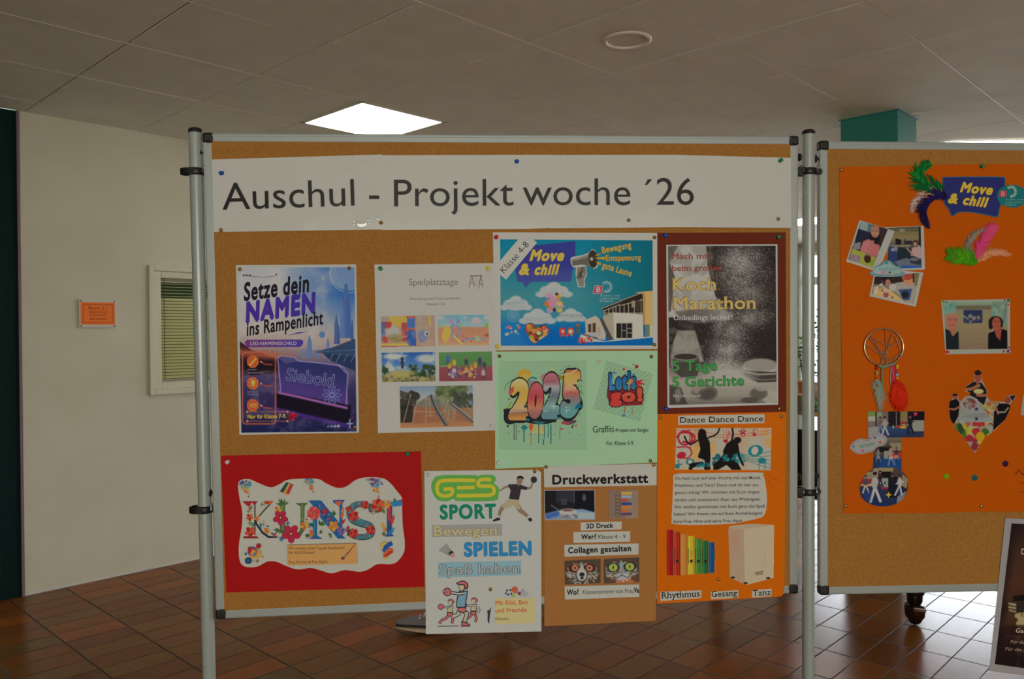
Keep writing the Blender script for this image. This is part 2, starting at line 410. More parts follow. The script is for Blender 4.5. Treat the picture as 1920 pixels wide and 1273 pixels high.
cell = nd(fm, 'ShaderNodeCombineXYZ'); lk(fm, fmath('FLOOR', ua), cell.inputs[0]); lk(fm, fmath('FLOOR', ub), cell.inputs[1])
wn = nd(fm, 'ShaderNodeTexWhiteNoise'); wn.noise_dimensions = '2D'; lk(fm, cell.outputs[0], wn.inputs['Vector'])
rp = nd(fm, 'ShaderNodeValToRGB'); el = rp.color_ramp.elements
FT = [(0, (88, 47, 18)), (.35, (101, 54, 18)), (.6, (94, 61, 24)), (.8, (114, 58, 16)), (1, (85, 60, 26))]
el[0].position, el[0].color = 0, (*alb(FT[0][1]), 1); el[1].position, el[1].color = 1, (*alb(FT[-1][1]), 1)
for p_, c_ in FT[1:-1]:
    e_ = el.new(p_); e_.color = (*alb(c_), 1)
lk(fm, wn.outputs['Value'], rp.inputs[0])
nz = nd(fm, 'ShaderNodeTexNoise'); nz.inputs['Scale'].default_value = 11; nz.inputs['Detail'].default_value = 5; lk(fm, tc.outputs['Object'], nz.inputs['Vector'])
mx = nd(fm, 'ShaderNodeMix', data_type='RGBA', blend_type='MULTIPLY'); mx.inputs[0].default_value = .35
lk(fm, rp.outputs[0], mx.inputs[6]); lk(fm, nz.outputs['Color'], mx.inputs[7])
m2 = nd(fm, 'ShaderNodeMix', data_type='RGBA'); lk(fm, joint.outputs[0], m2.inputs[0]); m2.inputs[6].default_value = (*alb(52, 40, 28), 1); lk(fm, mx.outputs[2], m2.inputs[7])
lk(fm, m2.outputs[2], fb.inputs['Base Color'])
rr = nd(fm, 'ShaderNodeMapRange'); rr.inputs['To Min'].default_value = .75; rr.inputs['To Max'].default_value = .20
lk(fm, joint.outputs[0], rr.inputs['Value']); lk(fm, rr.outputs[0], fb.inputs['Roughness'])
bp = nd(fm, 'ShaderNodeBump'); bp.inputs['Strength'].default_value = .5; bp.inputs['Distance'].default_value = .002
lk(fm, joint.outputs[0], bp.inputs['Height']); lk(fm, bp.outputs[0], fb.inputs['Normal'])
b = MB(); b.box((XB, YB, -.08), (XF, YW, 0)); b.build('floor', fm, kind='structure')

# ceiling: square boards with narrow seams, lamps let into it
CT, CX0, CY0 = .625, .7845, 4.3206
LAMPS = [(3, 0), (8, 0), (13, 0)]
b = MB()
for i in range(-12, 18):
    for j in range(-2, 21):
        if (i, j) in LAMPS: continue
        x0, x1 = max(CX0 + i * CT, XB), min(CX0 + (i + 1) * CT, XF); y1, y0 = min(CY0 - j * CT, YW), max(CY0 - (j + 1) * CT, YB)
        if x1 - x0 < .02 or y1 - y0 < .02: continue
        g, k, h = .0022, .004, .005; dz = random.uniform(-.0006, .0006)
        o_ = [(x0 + g, y0 + g), (x1 - g, y0 + g), (x1 - g, y1 - g), (x0 + g, y1 - g)]; q_ = [(x0 + g + k, y0 + g + k), (x1 - g - k, y0 + g + k), (x1 - g - k, y1 - g - k), (x0 + g + k, y1 - g - k)]
        vs = [(x, y, ZC + .02) for x, y in o_] + [(x, y, ZC + h) for x, y in o_] + [(x, y, ZC + dz) for x, y in q_]
        b.add(vs, [[11, 10, 9, 8]] + [[a + c, a + (c + 1) % 4, a + 4 + (c + 1) % 4, a + 4 + c] for a in (0, 4) for c in range(4)])
# pale strips whose lighter colour stands in for light on the seam bevels
for j in range(-2, 22):
    y = CY0 - j * CT
    if YB < y < YW: b.box((XB, y - .0030, ZC - .0006), (XF, y + .0030, ZC + .004), 1)
b.box((XB, YB, ZC + .03), (XF, YW, ZC + .1))
b.build('ceiling', [M_CEIL, mat('lit_seam_color', (.82, .79, .72), .5)], kind='structure')
M_DIFF = mat('lamp_diffuser', (.9, .9, .88), .6, emit=(1.0, .97, .88), es=LAMP)
M_LFR = mat('lamp_frame', (.75, .74, .66), .5)
lamp_labels = {(3, 0): 'bright square ceiling lamp above the left board', (8, 0): 'square ceiling lamp hidden behind the left board', (13, 0): 'square ceiling lamp far behind the left board near the windows'}
for (i, j) in LAMPS:
    x0, y0 = CX0 + i * CT, CY0 - (j + 1) * CT
    r = empty('ceiling_light', Matrix.Translation((x0 + CT / 2, y0 + CT / 2, ZC)))
    tag(r, lamp_labels[(i, j)], 'ceiling light')
    b = MB(); h = CT / 2
    for s_ in ((-h, -h, h, -h + .018), (-h, h - .018, h, h), (-h, -h, -h + .018, h), (h - .018, -h, h, h)): b.box((s_[0], s_[1], -.003), (s_[2], s_[3], .03))
    o = b.build('lamp_frame', M_LFR, r)
    b = MB(); b.box((-h + .018, -h + .018, .008), (h - .018, h - .018, .02)); b.build('diffuser', M_DIFF, r)

st = Plane((0, 0, ZC), (1, 0, 0), (0, 1, 0)).at([1772, 2060], [264.5, 258])
a_, e_ = st[0], st[1]; v_ = (e_ - a_); L_ = float(np.hypot(*v_)); v_ /= L_; n_ = np.array([-v_[1], v_[0]])
if n_ @ a_ < 0: n_ = -n_
r = empty('ceiling_light', Matrix(((v_[0], n_[0], 0, a_[0]), (v_[1], n_[1], 0, a_[1]), (0, 0, 1, ZC), (0, 0, 0, 1)))); tag(r, 'long ceiling lamp showing as a bright line above the right board', 'ceiling light')
b = MB(); b.box((.006, .006, -.016), (L_ - .006, .114, -.004)); b.build('diffuser', M_DIFF, r)
b = MB(); b.box((0, 0, -.004), (L_, .12, .0)); b.build('lamp_frame', M_LFR, r)

# left wall with the window opening and the door bay
def wpt(x, y): return WALL.at(x, y)[0]
WX0, WZ1 = wpt(299, 519); _, WZ0 = wpt(303, 717); FXL, FZ1 = wpt(277, 497); _, FZ0 = wpt(281, 741); WX1 = WX0 + .82; FXR = WX1 + (WX0 - FXL)
DX = float(wpt(40, 640)[0])
b = MB()
b.box((DX, YW, 0), (WX0, YW + .12, ZC + .02)); b.box((WX1, YW, 0), (XF, YW + .12, ZC + .02))
b.box((WX0, YW, 0), (WX1, YW + .12, WZ0)); b.box((WX0, YW, WZ1), (WX1, YW + .12, ZC + .02))
b.build('wall_left', M_WALL, kind='structure')
b = MB(); b.box((DX, YW - .004, 0), (XF, YW, .012)); b.build('baseboard_left', mat('joint_sealant', alb(150, 144, 126), .6), kind='structure')
b = MB(); b.box((XB - .12, YB, 0), (XB, YW, ZC + .02)); b.build('wall_rear_side', M_WALL, kind='structure')
b = MB(); b.box((XB, YB - .12, 0), (XF, YB, ZC + .02)); b.build('wall_right', M_WALL, kind='structure')
# inner window of the left wall
wr = empty('window_1', Matrix.Translation((0, 0, 0))); wr['kind'] = 'structure'
def ringbox(b, x0, x1, z0, z1, w, y0, y1, bev=.004):
    b.box((x0, y0, z0), (x0 + w, y1, z1), 0, bev); b.box((x1 - w, y0, z0), (x1, y1, z1), 0, bev)
    b.box((x0 + w, y0, z1 - w), (x1 - w, y1, z1), 0, bev); b.box((x0 + w, y0, z0), (x1 - w, y1, z0 + w), 0, bev)
M_CREAM = mat('window_paint', alb(152, 144, 114), .5)
b = MB(); ringbox(b, FXL, FXR, FZ0, FZ1, .035, YW - .018, YW); b.build('window_frame', M_CREAM, wr)
b = MB(); ringbox(b, FXL + .035, FXR - .035, FZ0 + .035, FZ1 - .035, (WX0 - FXL) - .03, YW - .010, YW + .03); b.build('window_sash', M_CREAM, wr)
gm = bpy.data.materials.new('pane_glass'); gm.use_nodes = True; nt = gm.node_tree; nt.nodes.remove(nt.nodes['Principled BSDF'])
tr = nt.nodes.new('ShaderNodeBsdfTransparent'); gl = nt.nodes.new('ShaderNodeBsdfGlossy'); gl.inputs['Roughness'].default_value = .03; ms = nt.nodes.new('ShaderNodeMixShader')
fr = nt.nodes.new('ShaderNodeFresnel'); fr.inputs['IOR'].default_value = 1.45; tr.inputs[0].default_value = (1, 1, 1, 1)
nt.links.new(fr.outputs[0], ms.inputs[0]); nt.links.new(tr.outputs[0], ms.inputs[1]); nt.links.new(gl.outputs[0], ms.inputs[2]); nt.links.new(ms.outputs[0], nt.nodes['Material Output'].inputs[0])
b = MB(); b.box((WX0, YW + .012, WZ0), (WX1, YW + .016, WZ1)); b.build('window_pane', gm, wr)
# dim green room behind it
b = MB(); b.box((WX0 - .3, YW + .9, WZ0 - .4), (WX1 + .5, YW + .95, WZ1 + .3)); b.box((WX0 - .3, YW + .12, WZ0 - .45), (WX1 + .5, YW + .95, WZ0 - .4))
b.box((WX0 - .35, YW + .12, WZ0 - .45), (WX0 - .3, YW + .95, WZ1 + .3)); b.box((WX1 + .5, YW + .12, WZ0 - .45), (WX1 + .55, YW + .95, WZ1 + .3)); b.box((WX0 - .35, YW + .12, WZ1 + .3), (WX1 + .55, YW + .95, WZ1 + .35))
b.build('wall_behind_window', mat('green_room_paint', alb(40, 66, 46), .6), kind='structure')
# venetian blind
r = empty('venetian_blind', Matrix.Translation(((WX0 + WX1) / 2, YW + .05, WZ1))); tag(r, 'cream venetian blind hanging in the window of the left wall', 'blind')
hw = (WX1 - WX0) / 2 - .008; H = WZ1 - WZ0; b = MB(); n = 31
for k in range(n):
    z = -.04 - k * (H - .05) / n; t = math.radians(12 if k < 5 else 74); w = .0080
    pr = [(-w * math.cos(t), -w * math.sin(t)), (0, .002), (w * math.cos(t), w * math.sin(t))]
    vs = [(x, y, z + q) for x in (-hw, hw) for y, q in pr] + [(x, y, z + q - .0008) for x in (-hw, hw) for y, q in pr]
    b.add(vs, [[0, 1, 4, 3], [1, 2, 5, 4], [6, 9, 10, 7], [7, 10, 11, 8], [0, 3, 9, 6], [2, 8, 11, 5]])
sm_ = mat('blind_slats', (.96, .94, .66), .4); nt_ = sm_.node_tree; t_ = nt_.nodes.new('ShaderNodeBsdfTranslucent'); t_.inputs[0].default_value = (.9, .88, .60, 1); x_ = nt_.nodes.new('ShaderNodeMixShader'); x_.inputs[0].default_value = .4
nt_.links.new(nt_.nodes['Principled BSDF'].outputs[0], x_.inputs[1]); nt_.links.new(t_.outputs[0], x_.inputs[2]); nt_.links.new(x_.outputs[0], nt_.nodes['Material Output'].inputs[0])
b.build('slats', sm_, r)
b = MB(); b.box((-hw, -.014, -.028), (hw, .014, 0)); b.build('head_rail', M_CREAM, r)
b = MB(); b.box((-hw, -.012, -H + .004), (hw, .012, -H + .016)); b.build('bottom_rail', M_CREAM, r)
for x in (-hw + .035, .0, hw - .035):
    b = MB(); b.cyl((x, -.015, 0), (x, -.015, -H + .01), .0018, n=6); b.build('ladder_cord', mat('cord', alb(60, 66, 50), .7), r)
# door bay at the left end of the wall
dr = empty('door_1', Matrix.Translation((DX, YW, 0))); dr['kind'] = 'structure'
b = MB(); pz0, pz1, px1 = .13, .74, -.118
b.box((-.118, .0, 0), (-.012, .06, ZC)); b.box((-1.1, .0, 0), (-.118, .06, pz0)); b.box((-1.1, .0, pz1), (-.118, .06, ZC)); b.box((-1.6, .0, 0), (-1.1, .06, ZC))
b.box((XB - .1 - DX, .0, 0), (-1.6, .06, ZC))
b.build('door_panel', M_DKGREEN, dr)
b = MB(); b.box((-.014, -.012, 0), (.0, .08, ZC)); b.build('door_jamb', mat('jamb_edge', alb(92, 70, 70), .5), dr)
b = MB(); b.box((-1.1, .025, pz0), (-.118, .031, pz1)); b.build('door_glass', gm, dr)
b = MB(); b.box((XB, YW + .07, -.1), (DX, YW + 2.6, -.0)); b.box((XB, YW + .07, 1.5), (DX, YW + 2.35, 1.6)); b.box((XB - .1, YW + .07, 0), (XB, YW + 2.6, 1.6)); b.box((DX, YW + .13, 0), (DX + .1, YW + 2.6, 1.6)); b.box((XB, YW + 2.6, -.1), (DX + .1, YW + 2.7, 1.48))
b.build('sky_block_box', noise_mat('sky_block_green', alb(40, 110, 66), alb(60, 130, 70), 3, .8), kind='structure')  # added unseen box behind the door glass; shuts out most sky light
b = MB(); b.box((XB - .1, YW - .001, ZC + .02), (DX + .1, YW + .14, ZC + .12)); b.build('leak_seal', M_CEIL, kind='structure')  # unseen strip added above the door to stop sky light leaking in

# far wall with its row of windows
yw0, yw1, zs, zt, zm = -3.4, 5.185, .60, 2.66, 2.22
b = MB(); b.box((XF, YB, 0), (XF + .2, YW, zs)); b.box((XF, YB, zt), (XF + .2, YW, ZC + .02)); b.box((XF, YB, zs), (XF + .2, yw0, zt)); b.box((XF, yw1, zs), (XF + .2, YW, zt))
b.build('wall_far', M_WALL, kind='structure')
nwin = 6; wd = (yw1 - yw0) / nwin
for k in range(nwin):
    y0 = yw0 + k * wd; w = empty('window_%d' % (k + 2), Matrix.Translation((XF + .06, y0, zs))); w['kind'] = 'structure'
    b = MB()
    for a in ((0, 0, wd, .07), (0, zt - zs - .07, wd, zt - zs), (0, .07, .06, zt - zs - .07), (wd - .06, .07, wd, zt - zs - .07), (.06, zm - zs - .06, wd - .06, zm - zs + .06)): b.box((0, a[0], a[1]), (.07, a[2], a[3]), 0, .006)
    b.build('window_frame', M_WHITEF, w)
    b = MB(); b.box((.03, .06, .07), (.036, wd - .06, zm - zs - .06)); b.box((.03, .06, zm - zs + .06), (.036, wd - .06, zt - zs - .07)); b.build('window_pane', gm, w)
cu = MB(); n = 40
pr = [(XF - .045 + .022 * math.sin(k * 1.35), YW - .03 - .16 * k / n) for k in range(n + 1)]
cu.add([(x, y, z) for z in (zs + .01, zt + .05) for x, y in pr], [[k, k + 1, n + 2 + k, n + 1 + k] for k in range(n)], 0, True)
cm_ = bpy.data.materials.new('panel_cloth'); cm_.use_nodes = True; q_ = cm_.node_tree.nodes['Principled BSDF']; q_.inputs['Base Color'].default_value = (.85, .84, .78, 1); q_.inputs['Roughness'].default_value = .9
t_ = cm_.node_tree.nodes.new('ShaderNodeBsdfTranslucent'); t_.inputs[0].default_value = (.8, .8, .74, 1); x_ = cm_.node_tree.nodes.new('ShaderNodeMixShader'); x_.inputs[0].default_value = .5
cm_.node_tree.links.new(q_.outputs[0], x_.inputs[1]); cm_.node_tree.links.new(t_.outputs[0], x_.inputs[2]); cm_.node_tree.links.new(x_.outputs[0], cm_.node_tree.nodes['Material Output'].inputs[0])
tag(cu.build('backlit_panel', cm_), 'added pale panel lit from behind at the left end of the far windows', 'backlit_panel')  # translucent panel added to brighten the wall end beside the windows
b = MB(); b.box((XF - .34, yw0, zs - .04), (XF, YW, zs), 0, .006); b.build('trim_1', M_WOOD, kind='structure')
b = MB(); b.box((XF + .2, -30, -.6), (60, 30, -.5)); b.build('terrain_outside', noise_mat('outside_paving', (.27, .27, .25), (.33, .33, .31), 6, .9), kind='structure')

# green column
CEILP = Plane((0, 0, ZC), (1, 0, 0), (0, 1, 0))
cxy = CEILP.at([1683, 1572, 1716], [204.5, 226, 226])
cx, cy = cxy[0]; cw = .335
b = MB(); b.box((cx, cy, 0), (cx + cw, cy + cw, ZC), 0, .004); b.box((cx - .008, cy - .008, ZC - .008), (cx + cw + .008, cy + cw + .008, ZC + .004))
o = b.build('pillar', M_GREEN, kind='structure'); o['label'] = 'dark green square column reaching the ceiling behind the right board'
# loudspeaker, hook
sx, sy = CEILP.at(1176, 75)[0]
r = empty('ceiling_speaker', Matrix.Translation((sx, sy, ZC))); tag(r, 'round white speaker let into the ceiling', 'speaker')
b = MB(); b.lathe([(.108, .0), (.108, -.004), (.103, -.008), (.094, -.009), (.089, -.006), (.087, .003), (.087, .012)], n=48); b.build('ring', mat('speaker_ring', alb(176, 162, 142), .4), r)
b = MB(); b.lathe([(.088, .003), (.0005, .0028)], n=48)
for q in range(6):
    rr_ = .012 + q * .014; b.lathe([(rr_, .0025), (rr_ + .002, .0015), (rr_ + .004, .0025)], n=40)
b.build('grille', mat('speaker_grille', alb(112, 104, 86), .8), r)
hx, hy = CEILP.at(1722, 211)[0]
r = MB(); t = np.linspace(0, math.pi, 9)
r.tube([(hx - .03 + .06 * i / 12, hy + .03 - .06 * i / 12 + .004 * math.sin(i), ZC - .004 - .004 * (i % 3 == 1)) for i in range(13)], .0035, 6)
tag(r.build('ceiling_clip', mat('white_clip', (.9, .9, .9), .2, spec=.8)), 'small shiny white clip on the ceiling beside the green column', 'clip')
# ------------------------------------------------------------------ pin boards on poles
def axes(w, p, q):
    d = np.array([math.cos(w), math.sin(w), 0]); n = np.array([math.sin(w), -math.cos(w), 0]); z = np.array([0, 0, 1.0])
    up = math.cos(p) * z + math.sin(p) * n
    return math.cos(q) * d + math.sin(q) * up, -math.sin(q) * d + math.cos(q) * up
B1 = Plane(np.array([.8972, 1.8996, .5023]) + EYE, *axes(-.7187, .0358, .0059))
B2 = Plane(np.array([2.1011, .8876, .5073]) + EYE, *axes(-.7531, .0033, -.0062))
BW, BH, RW = 1.5, 1.2, .0225
cm = noise_mat('cork', alb(126, 83, 34), alb(146, 99, 44), 260, .85, 6, .10, .12, .34, .70)
nz2 = nd(cm, 'ShaderNodeTexNoise'); nz2.inputs['Scale'].default_value = 14; mm = nd(cm, 'ShaderNodeMix', data_type='RGBA', blend_type='MULTIPLY'); mm.inputs[0].default_value = .10
cb = cm.node_tree.nodes['Principled BSDF']; src = cb.inputs['Base Color'].links[0].from_socket
lk(cm, src, mm.inputs[6]); lk(cm, nz2.outputs['Fac'], mm.inputs[7]); lk(cm, mm.outputs[2], cb.inputs['Base Color'])
def board(pl, label, knobs):
    M0 = pl.M(0, 0); r = empty('pin_board', pl.M(BW / 2, -BH / 2)); tag(r, label, 'notice board')
    bpy.context.view_layer.update(); inv = r.matrix_world.inverted()
    def fin(b, name, m):
        return b.build(name, m, r, None) if False else place(b, name, m)
    def place(b, name, m):
        o = b.build(name, m, r); o.matrix_local = inv @ M0; return o
    b = MB(); b.box((RW - .004, -BH + RW - .004, -.016), (BW - RW + .004, -RW + .004, -.0012)); place(b, 'cork_panel', cm)
    for k in range(4):
        b = MB()
        if k == 0: b.box((RW, -RW, -.022), (BW - RW, 0, -.0006), 0, .003); b.box((RW, -.0085, -.002), (BW - RW, -.0035, .0002), 0, .0008)
        if k == 1: b.box((RW, -BH, -.022), (BW - RW, -BH + RW, -.0006), 0, .003); b.box((RW, -BH + .0035, -.002), (BW - RW, -BH + .0085, .0002), 0, .0008)
        if k == 2: b.box((0, -BH + RW, -.022), (RW, -RW, -.0006), 0, .003); b.box((.0035, -BH + RW, -.002), (.0085, -RW, .0002), 0, .0008)
        if k == 3: b.box((BW - RW, -BH + RW, -.022), (BW, -RW, -.0006), 0, .003); b.box((BW - .0085, -BH + RW, -.002), (BW - .0035, -RW, .0002), 0, .0008)
        place(b, 'frame_rail', M_ALU)
    for a in (0, 1):
        for c in (0, 1):
            x = a * (BW - .024); y = -c * (BH - .024)
            b = MB(); b.box((x - .001, y + .001, -.024), (x + .025, y - .025, .003), 0, .006); place(b, 'corner_cap', M_BLACK)
    for kx, ky, sgn in knobs:
        a, c = pl.at(kx, ky, -.011)[0]; a0 = 0.0 if sgn < 0 else BW
        b = MB(); b.lathe([(.0005, .0), (.003, .0), (.003, .004), (.0095, .0055), (.0105, .008), (.0085, .0105), (.0005, .0115)], (a0, c, -.011), (sgn, 0, 0), 20)
        place(b, 'screw_knob', M_BLACK)
    return r
board(B1, 'wide cork pin board with the white banner and nine posters', [(376, 287, -1), (396, 924, -1), (1499, 295, 1), (1500, 894, 1)])
board(B2, 'cork pin board at the right with the big orange sheet', [(1534, 298, -1), (1541, 892, -1)])

def pole(pl, top, bot, clamps, left, right, label):
    p = pl.at([top[0], bot[0]], [top[1], bot[1]], -.011); A = pl.world(p[0, 0], p[0, 1], -.011); Bq = pl.world(p[1, 0], p[1, 1], -.011)
    w = (A - Bq) / np.linalg.norm(A - Bq); foot = A - w * (A[2] - .012) / w[2]
    r = empty('support_pole', Matrix.Translation((foot[0], foot[1], 0))); tag(r, label, 'pole')
    o0 = np.array([foot[0], foot[1], 0]); b = MB(); R = .0158
    b.cyl(foot - o0, A - o0, R, n=32); b.build('tube', M_POLE, r)
    b = MB(); b.lathe([(R + .0008, -.003), (R + .001, .003), (R - .001, .007), (.009, .0095), (.0005, .0105)], A - o0, w, 32); b.build('end_cap', M_BLACK, r)
    b = MB(); b.lathe([(.0005, .012), (.02, .012), (.19, .006), (.195, .0), (.0005, .0)], (0, 0, 0), (0, 0, 1), 48); b.build('foot_plate', mat('foot_enamel', (.3, .31, .3), .4), r)
    for (x, y, el_, er_) in clamps:
        q = pl.at(x, y, -.011)[0]; C_ = pl.world(q[0], q[1], -.011); t = (C_ - foot) @ w; C_ = foot + t * w - o0
        M = frame_matrix(C_, pl.d, pl.u, pl.n); b = MB(); h = .0085
        def tr_(P): return [M @ Vector(p_) for p_ in P]
        n = 28; ang = [2 * math.pi * k / n for k in range(n)]
        prof = [(R + .0004, -h), (R + .0045, -h), (R + .0055, -h * .5), (R + .0055, h * .5), (R + .0045, h), (R + .0004, h)]
        b.add(tr_([(rr_ * math.cos(t_), y_, rr_ * math.sin(t_)) for rr_, y_ in prof for t_ in ang]), [[k * n + i, k * n + (i + 1) % n, (k + 1) * n + (i + 1) % n, (k + 1) * n + i] for k in range(5) for i in range(n)], 0, True)
        for e, s_ in ((el_, -1), (er_, 1)):
            if e > 0:
                bm = bmesh.new(); bmesh.ops.create_cube(bm, size=1.0)
                for v in bm.verts: v.co = Vector((s_ * (R + .001 + (v.co.x + .5) * (e - R)), v.co.y * 2 * h * .92, v.co.z * .018))
                bmesh.ops.bevel(bm, geom=list(bm.edges), offset=.003, segments=2, affect='EDGES'); b.bm(bm, 0, False, M)
            else:  # open hook loop on the free side
                lp = [(s_ * (.013 + .021 * math.cos(t_)), yy, .004 + .016 * math.sin(t_)) for t_ in np.linspace(-2.6, 2.6, 22) for yy in (0,)]
                for dy in (-.005, 0, .005): b.tube(tr_([(p_[0], p_[1] + dy, p_[2]) for p_ in lp]), .0032, 8)
        b.build('clamp', M_BLACK, r)
        b = MB()
        for e, s_ in ((el_, -1), (er_, 1)):
            if e > 0: b.tube(tr_([(s_ * (e - .002), h + .006, .002), (s_ * (R + .004), h + .006, .008), (s_ * (R + .002), h + .003, .010), (s_ * (R + .002), -.002, .012)]), .0012, 6)
        b.build('wire_clip', M_STEEL, r)
    return r
pole(B1, (366.2, 247), (392.5, 1273), [(367, 322.5, 0, .0205), (377.5, 954, 0, .0290)], 1, 1, 'grey metal pole at the left end of the left board')
pole(B1, (1516, 250), (1515.5, 1273), [(1518, 322, .0275, .034), (1518.5, 921, .028, .034)], 1, 1, 'grey metal pole between the two pin boards')

# ------------------------------------------------------------------ banner
P = Poster('banner', 'long white paper banner reading Auschul - Projekt woche \u00b426', 'banner', B1, (0, 0), 1.0, .3, (940, 362), mat_=M_GLOSS)
W = (164, 160, 144)
P.sheet([(397.4, 299), (717, 289.5), (720, 430), (401, 435)], W, .3); z0 = P.z
P.z = .0006; P.sheet([(713, 291), (1036, 290), (1034, 427), (992, 429.4), (715, 431)], W, .3)
P.z = .0009; P.sheet([(1030, 290.5), (1274, 290), (1272, 426), (1031, 428)], W, .3)
P.z = .0012; P.sheet([(1270, 290.3), (1483, 296), (1483.5, 427.2), (1270, 426)], W, .3)
P.z += .0001; P.part('lettering'); K = (30, 28, 28)
P.text('Auschul', 417, 665, 393.5, 50, K, 385.5); P.text('-', 692, 711, 386, 50, K); P.text('Projekt', 739, 963, 387, 50, K, 385)
P.text('woche', 980, 1182, 384.5, 50, K); P.text('\u00b4', 1209, 1223, 384, 50, K); P.text('26', 1231, 1301, 384, 50, K)
P.flush()

M_GLINT = print_mat('glint_dome', .04, .7)  # glossy domes added on the banner; their shape catches glints of light
for x, y, rad, Rc in ((676, 416, .016, .20), (664, 413, .005, .05), (663, 421, .004, .04), (690, 412, .0045, .05), (692, 418, .004, .04), (708, 409, .006, .06), (684, 304, .006, .06), (677, 302, .004, .04), (652, 315, .0035, .03), (658, 315, .0035, .03), (1198, 300, .006, .06)):
    P.z = .0014; P.part('glint_dome', mat_=M_GLINT); c0 = P.loc([(x, y)])[0]; V = [c0 + [0, 0, rad * rad / 2 / Rc + .0003]]; n = 20; fs = []
    for k in range(1, 7):
        q = rad * k / 6
        V += [c0 + [q * math.cos(t), q * math.sin(t), (rad * rad - q * q) / 2 / Rc + .0003 * (k < 6)] for t in np.linspace(0, 2 * math.pi, n, endpoint=False)]
    fs = [[0, 1 + i, 1 + (i + 1) % n] for i in range(n)] + [[1 + k * n + i, 1 + (k + 1) * n + i, 1 + (k + 1) * n + (i + 1) % n, 1 + k * n + (i + 1) % n] for k in range(5) for i in range(n)]
    P.raw(V, fs, alb(164, 160, 144)); o = P.flush(); o.data.polygons.foreach_set('use_smooth', [True] * len(o.data.polygons))

# ------------------------------------------------------------------ space city poster
P = Poster('poster', 'blue and purple space city poster titled Setze dein NAMEN ins Rampenlicht', 'poster', B1, (430, 480), 3.638, .3, (455, 640))
P.sheet([(45, 62), (865, 57), (885, 1205), (68, 1220)], (160, 158, 146))
R = Ras([(62, 80), (853, 76), (868, 1197), (82, 1205)], 230, 330)
R.vg([(75, (160, 160, 160)), (300, (166, 162, 158)), (520, (168, 156, 140)), (640, (140, 118, 116)), (740, (92, 84, 104)), (850, (60, 52, 90)), (1000, (45, 36, 74)), (1200, (22, 28, 66))])
t = np.clip((R.X - 330) / 420, 0, 1) * np.clip((560 - R.Y) / 300, 0, 1); R.mix(t, (50, 96, 150))
R.mix(np.clip((R.fbm(160, 3) - .5) * 2.2, 0, .45) * (R.Y < 640), (176, 166, 160))
R.ell(820, 110, 135, 125, (118, 140, 172), .8, 6); R.ell(850, 90, 130, 130, (96, 120, 160), .7, 30); R.ring(820, 118, 132, 6, (190, 195, 205), .5)
for a in range(5): R.seg([(600 + 30 * a, 250), (850, 95 + 25 * a)], 2, (160, 175, 200), .25)
R.ell(640, 150, 10, 13, (150, 170, 200), .6, 4); R.ell(633, 537, 21, 23, (84, 112, 150))
def tower(x, y0, y1, w, c):
    R.poly([(x - w * .12, y0), (x + w * .12, y0), (x + w * .5, y0 + (y1 - y0) * .35), (x + w * .6, y1), (x - w * .6, y1), (x - w * .5, y0 + (y1 - y0) * .35)], c); R.rect(x - w * .12, y0 + 20, x, y1, tuple(k + 26 for k in c), .5)
tower(795, 190, 560, 62, (66, 92, 142)); tower(770, 300, 560, 26, (84, 108, 152)); tower(730, 400, 600, 26, (66, 88, 132)); tower(745, 470, 600, 16, (58, 80, 124)); tower(547, 545, 690, 32, (88, 110, 148)); tower(672, 560, 650, 20, (96, 112, 148)); tower(838, 430, 600, 16, (58, 80, 124))
for x in (500, 520, 585, 610, 650, 700): tower(x, 610 + (x % 37), 700, 12, (100, 112, 140))
R.poly([(570, 655), (700, 625), (868, 560), (868, 700), (720, 690), (640, 665)], (46, 66, 92)); R.poly([(640, 665), (868, 690), (868, 790), (760, 740), (690, 715)], (34, 50, 80))
for x in (680, 730, 780, 830): R.seg([(x, 720), (x + 28, 668)], 6, (120, 122, 140), .7)
R.seg([(575, 655), (868, 640)], 3, (120, 150, 180), .6)
R.poly([(62, 575), (150, 640), (330, 700), (330, 800), (62, 820)], (52, 26, 34)); R.mix(np.exp(-((R.Y - 655 - .12 * (R.X - 60)) / 28) ** 2) * (R.X < 440) * .75, (176, 92, 58))
R.mix(np.clip((R.Y - 690) / 40, 0, 1) * np.clip((820 - R.Y) / 60, 0, 1) * (R.X < 340) * .75, (20, 14, 24)); R.mix(np.clip((R.fbm(60, 9) - .45) * 2, 0, .35) * (R.Y > 780), (110, 96, 120)); R.mix(np.clip(1 - (R.X - 70) / 40, 0, 1) * (R.Y > 700) * .7, (24, 20, 40))
sg = [(330, 695), (350, 682), (440, 690), (470, 716), (600, 728), (730, 745), (775, 757), (808, 797), (796, 1040), (352, 932)]
R.poly(sg, (40, 44, 92), .95); R.mix((R.sd(sg) < 0) * np.clip((R.Y - .22 * R.X - 640) / 160, 0, 1) * .6, (92, 58, 128)); R.poly([(335, 690), (440, 692), (468, 716), (380, 735)], (92, 88, 124), .6)
R.seg(sg + sg[:1], 7, (150, 130, 190), .9, 6); R.seg([(745, 745), (798, 800)], 5, (170, 160, 210), .8)
R.poly([(322, 936), (352, 924), (830, 1020), (822, 1148), (326, 1036)], (18, 12, 26)); R.seg([(340, 932), (470, 960), (800, 1036)], 16, (170, 100, 170), .9, 12); R.seg([(330, 1048), (600, 1110), (810, 1160)], 22, (96, 44, 150), .55, 26)
for k in range(10):
    a = k * math.pi / 5; R.ell(700 + 42 * math.cos(a), 948 + 40 * math.sin(a), 25, 10, (130, 130, 180), .8, None, a); R.ell(700 + 42 * math.cos(a), 948 + 40 * math.sin(a), 21, 6, (52, 50, 100), .9, None, a)
R.ring(700, 948, 14, 5, (140, 140, 190))
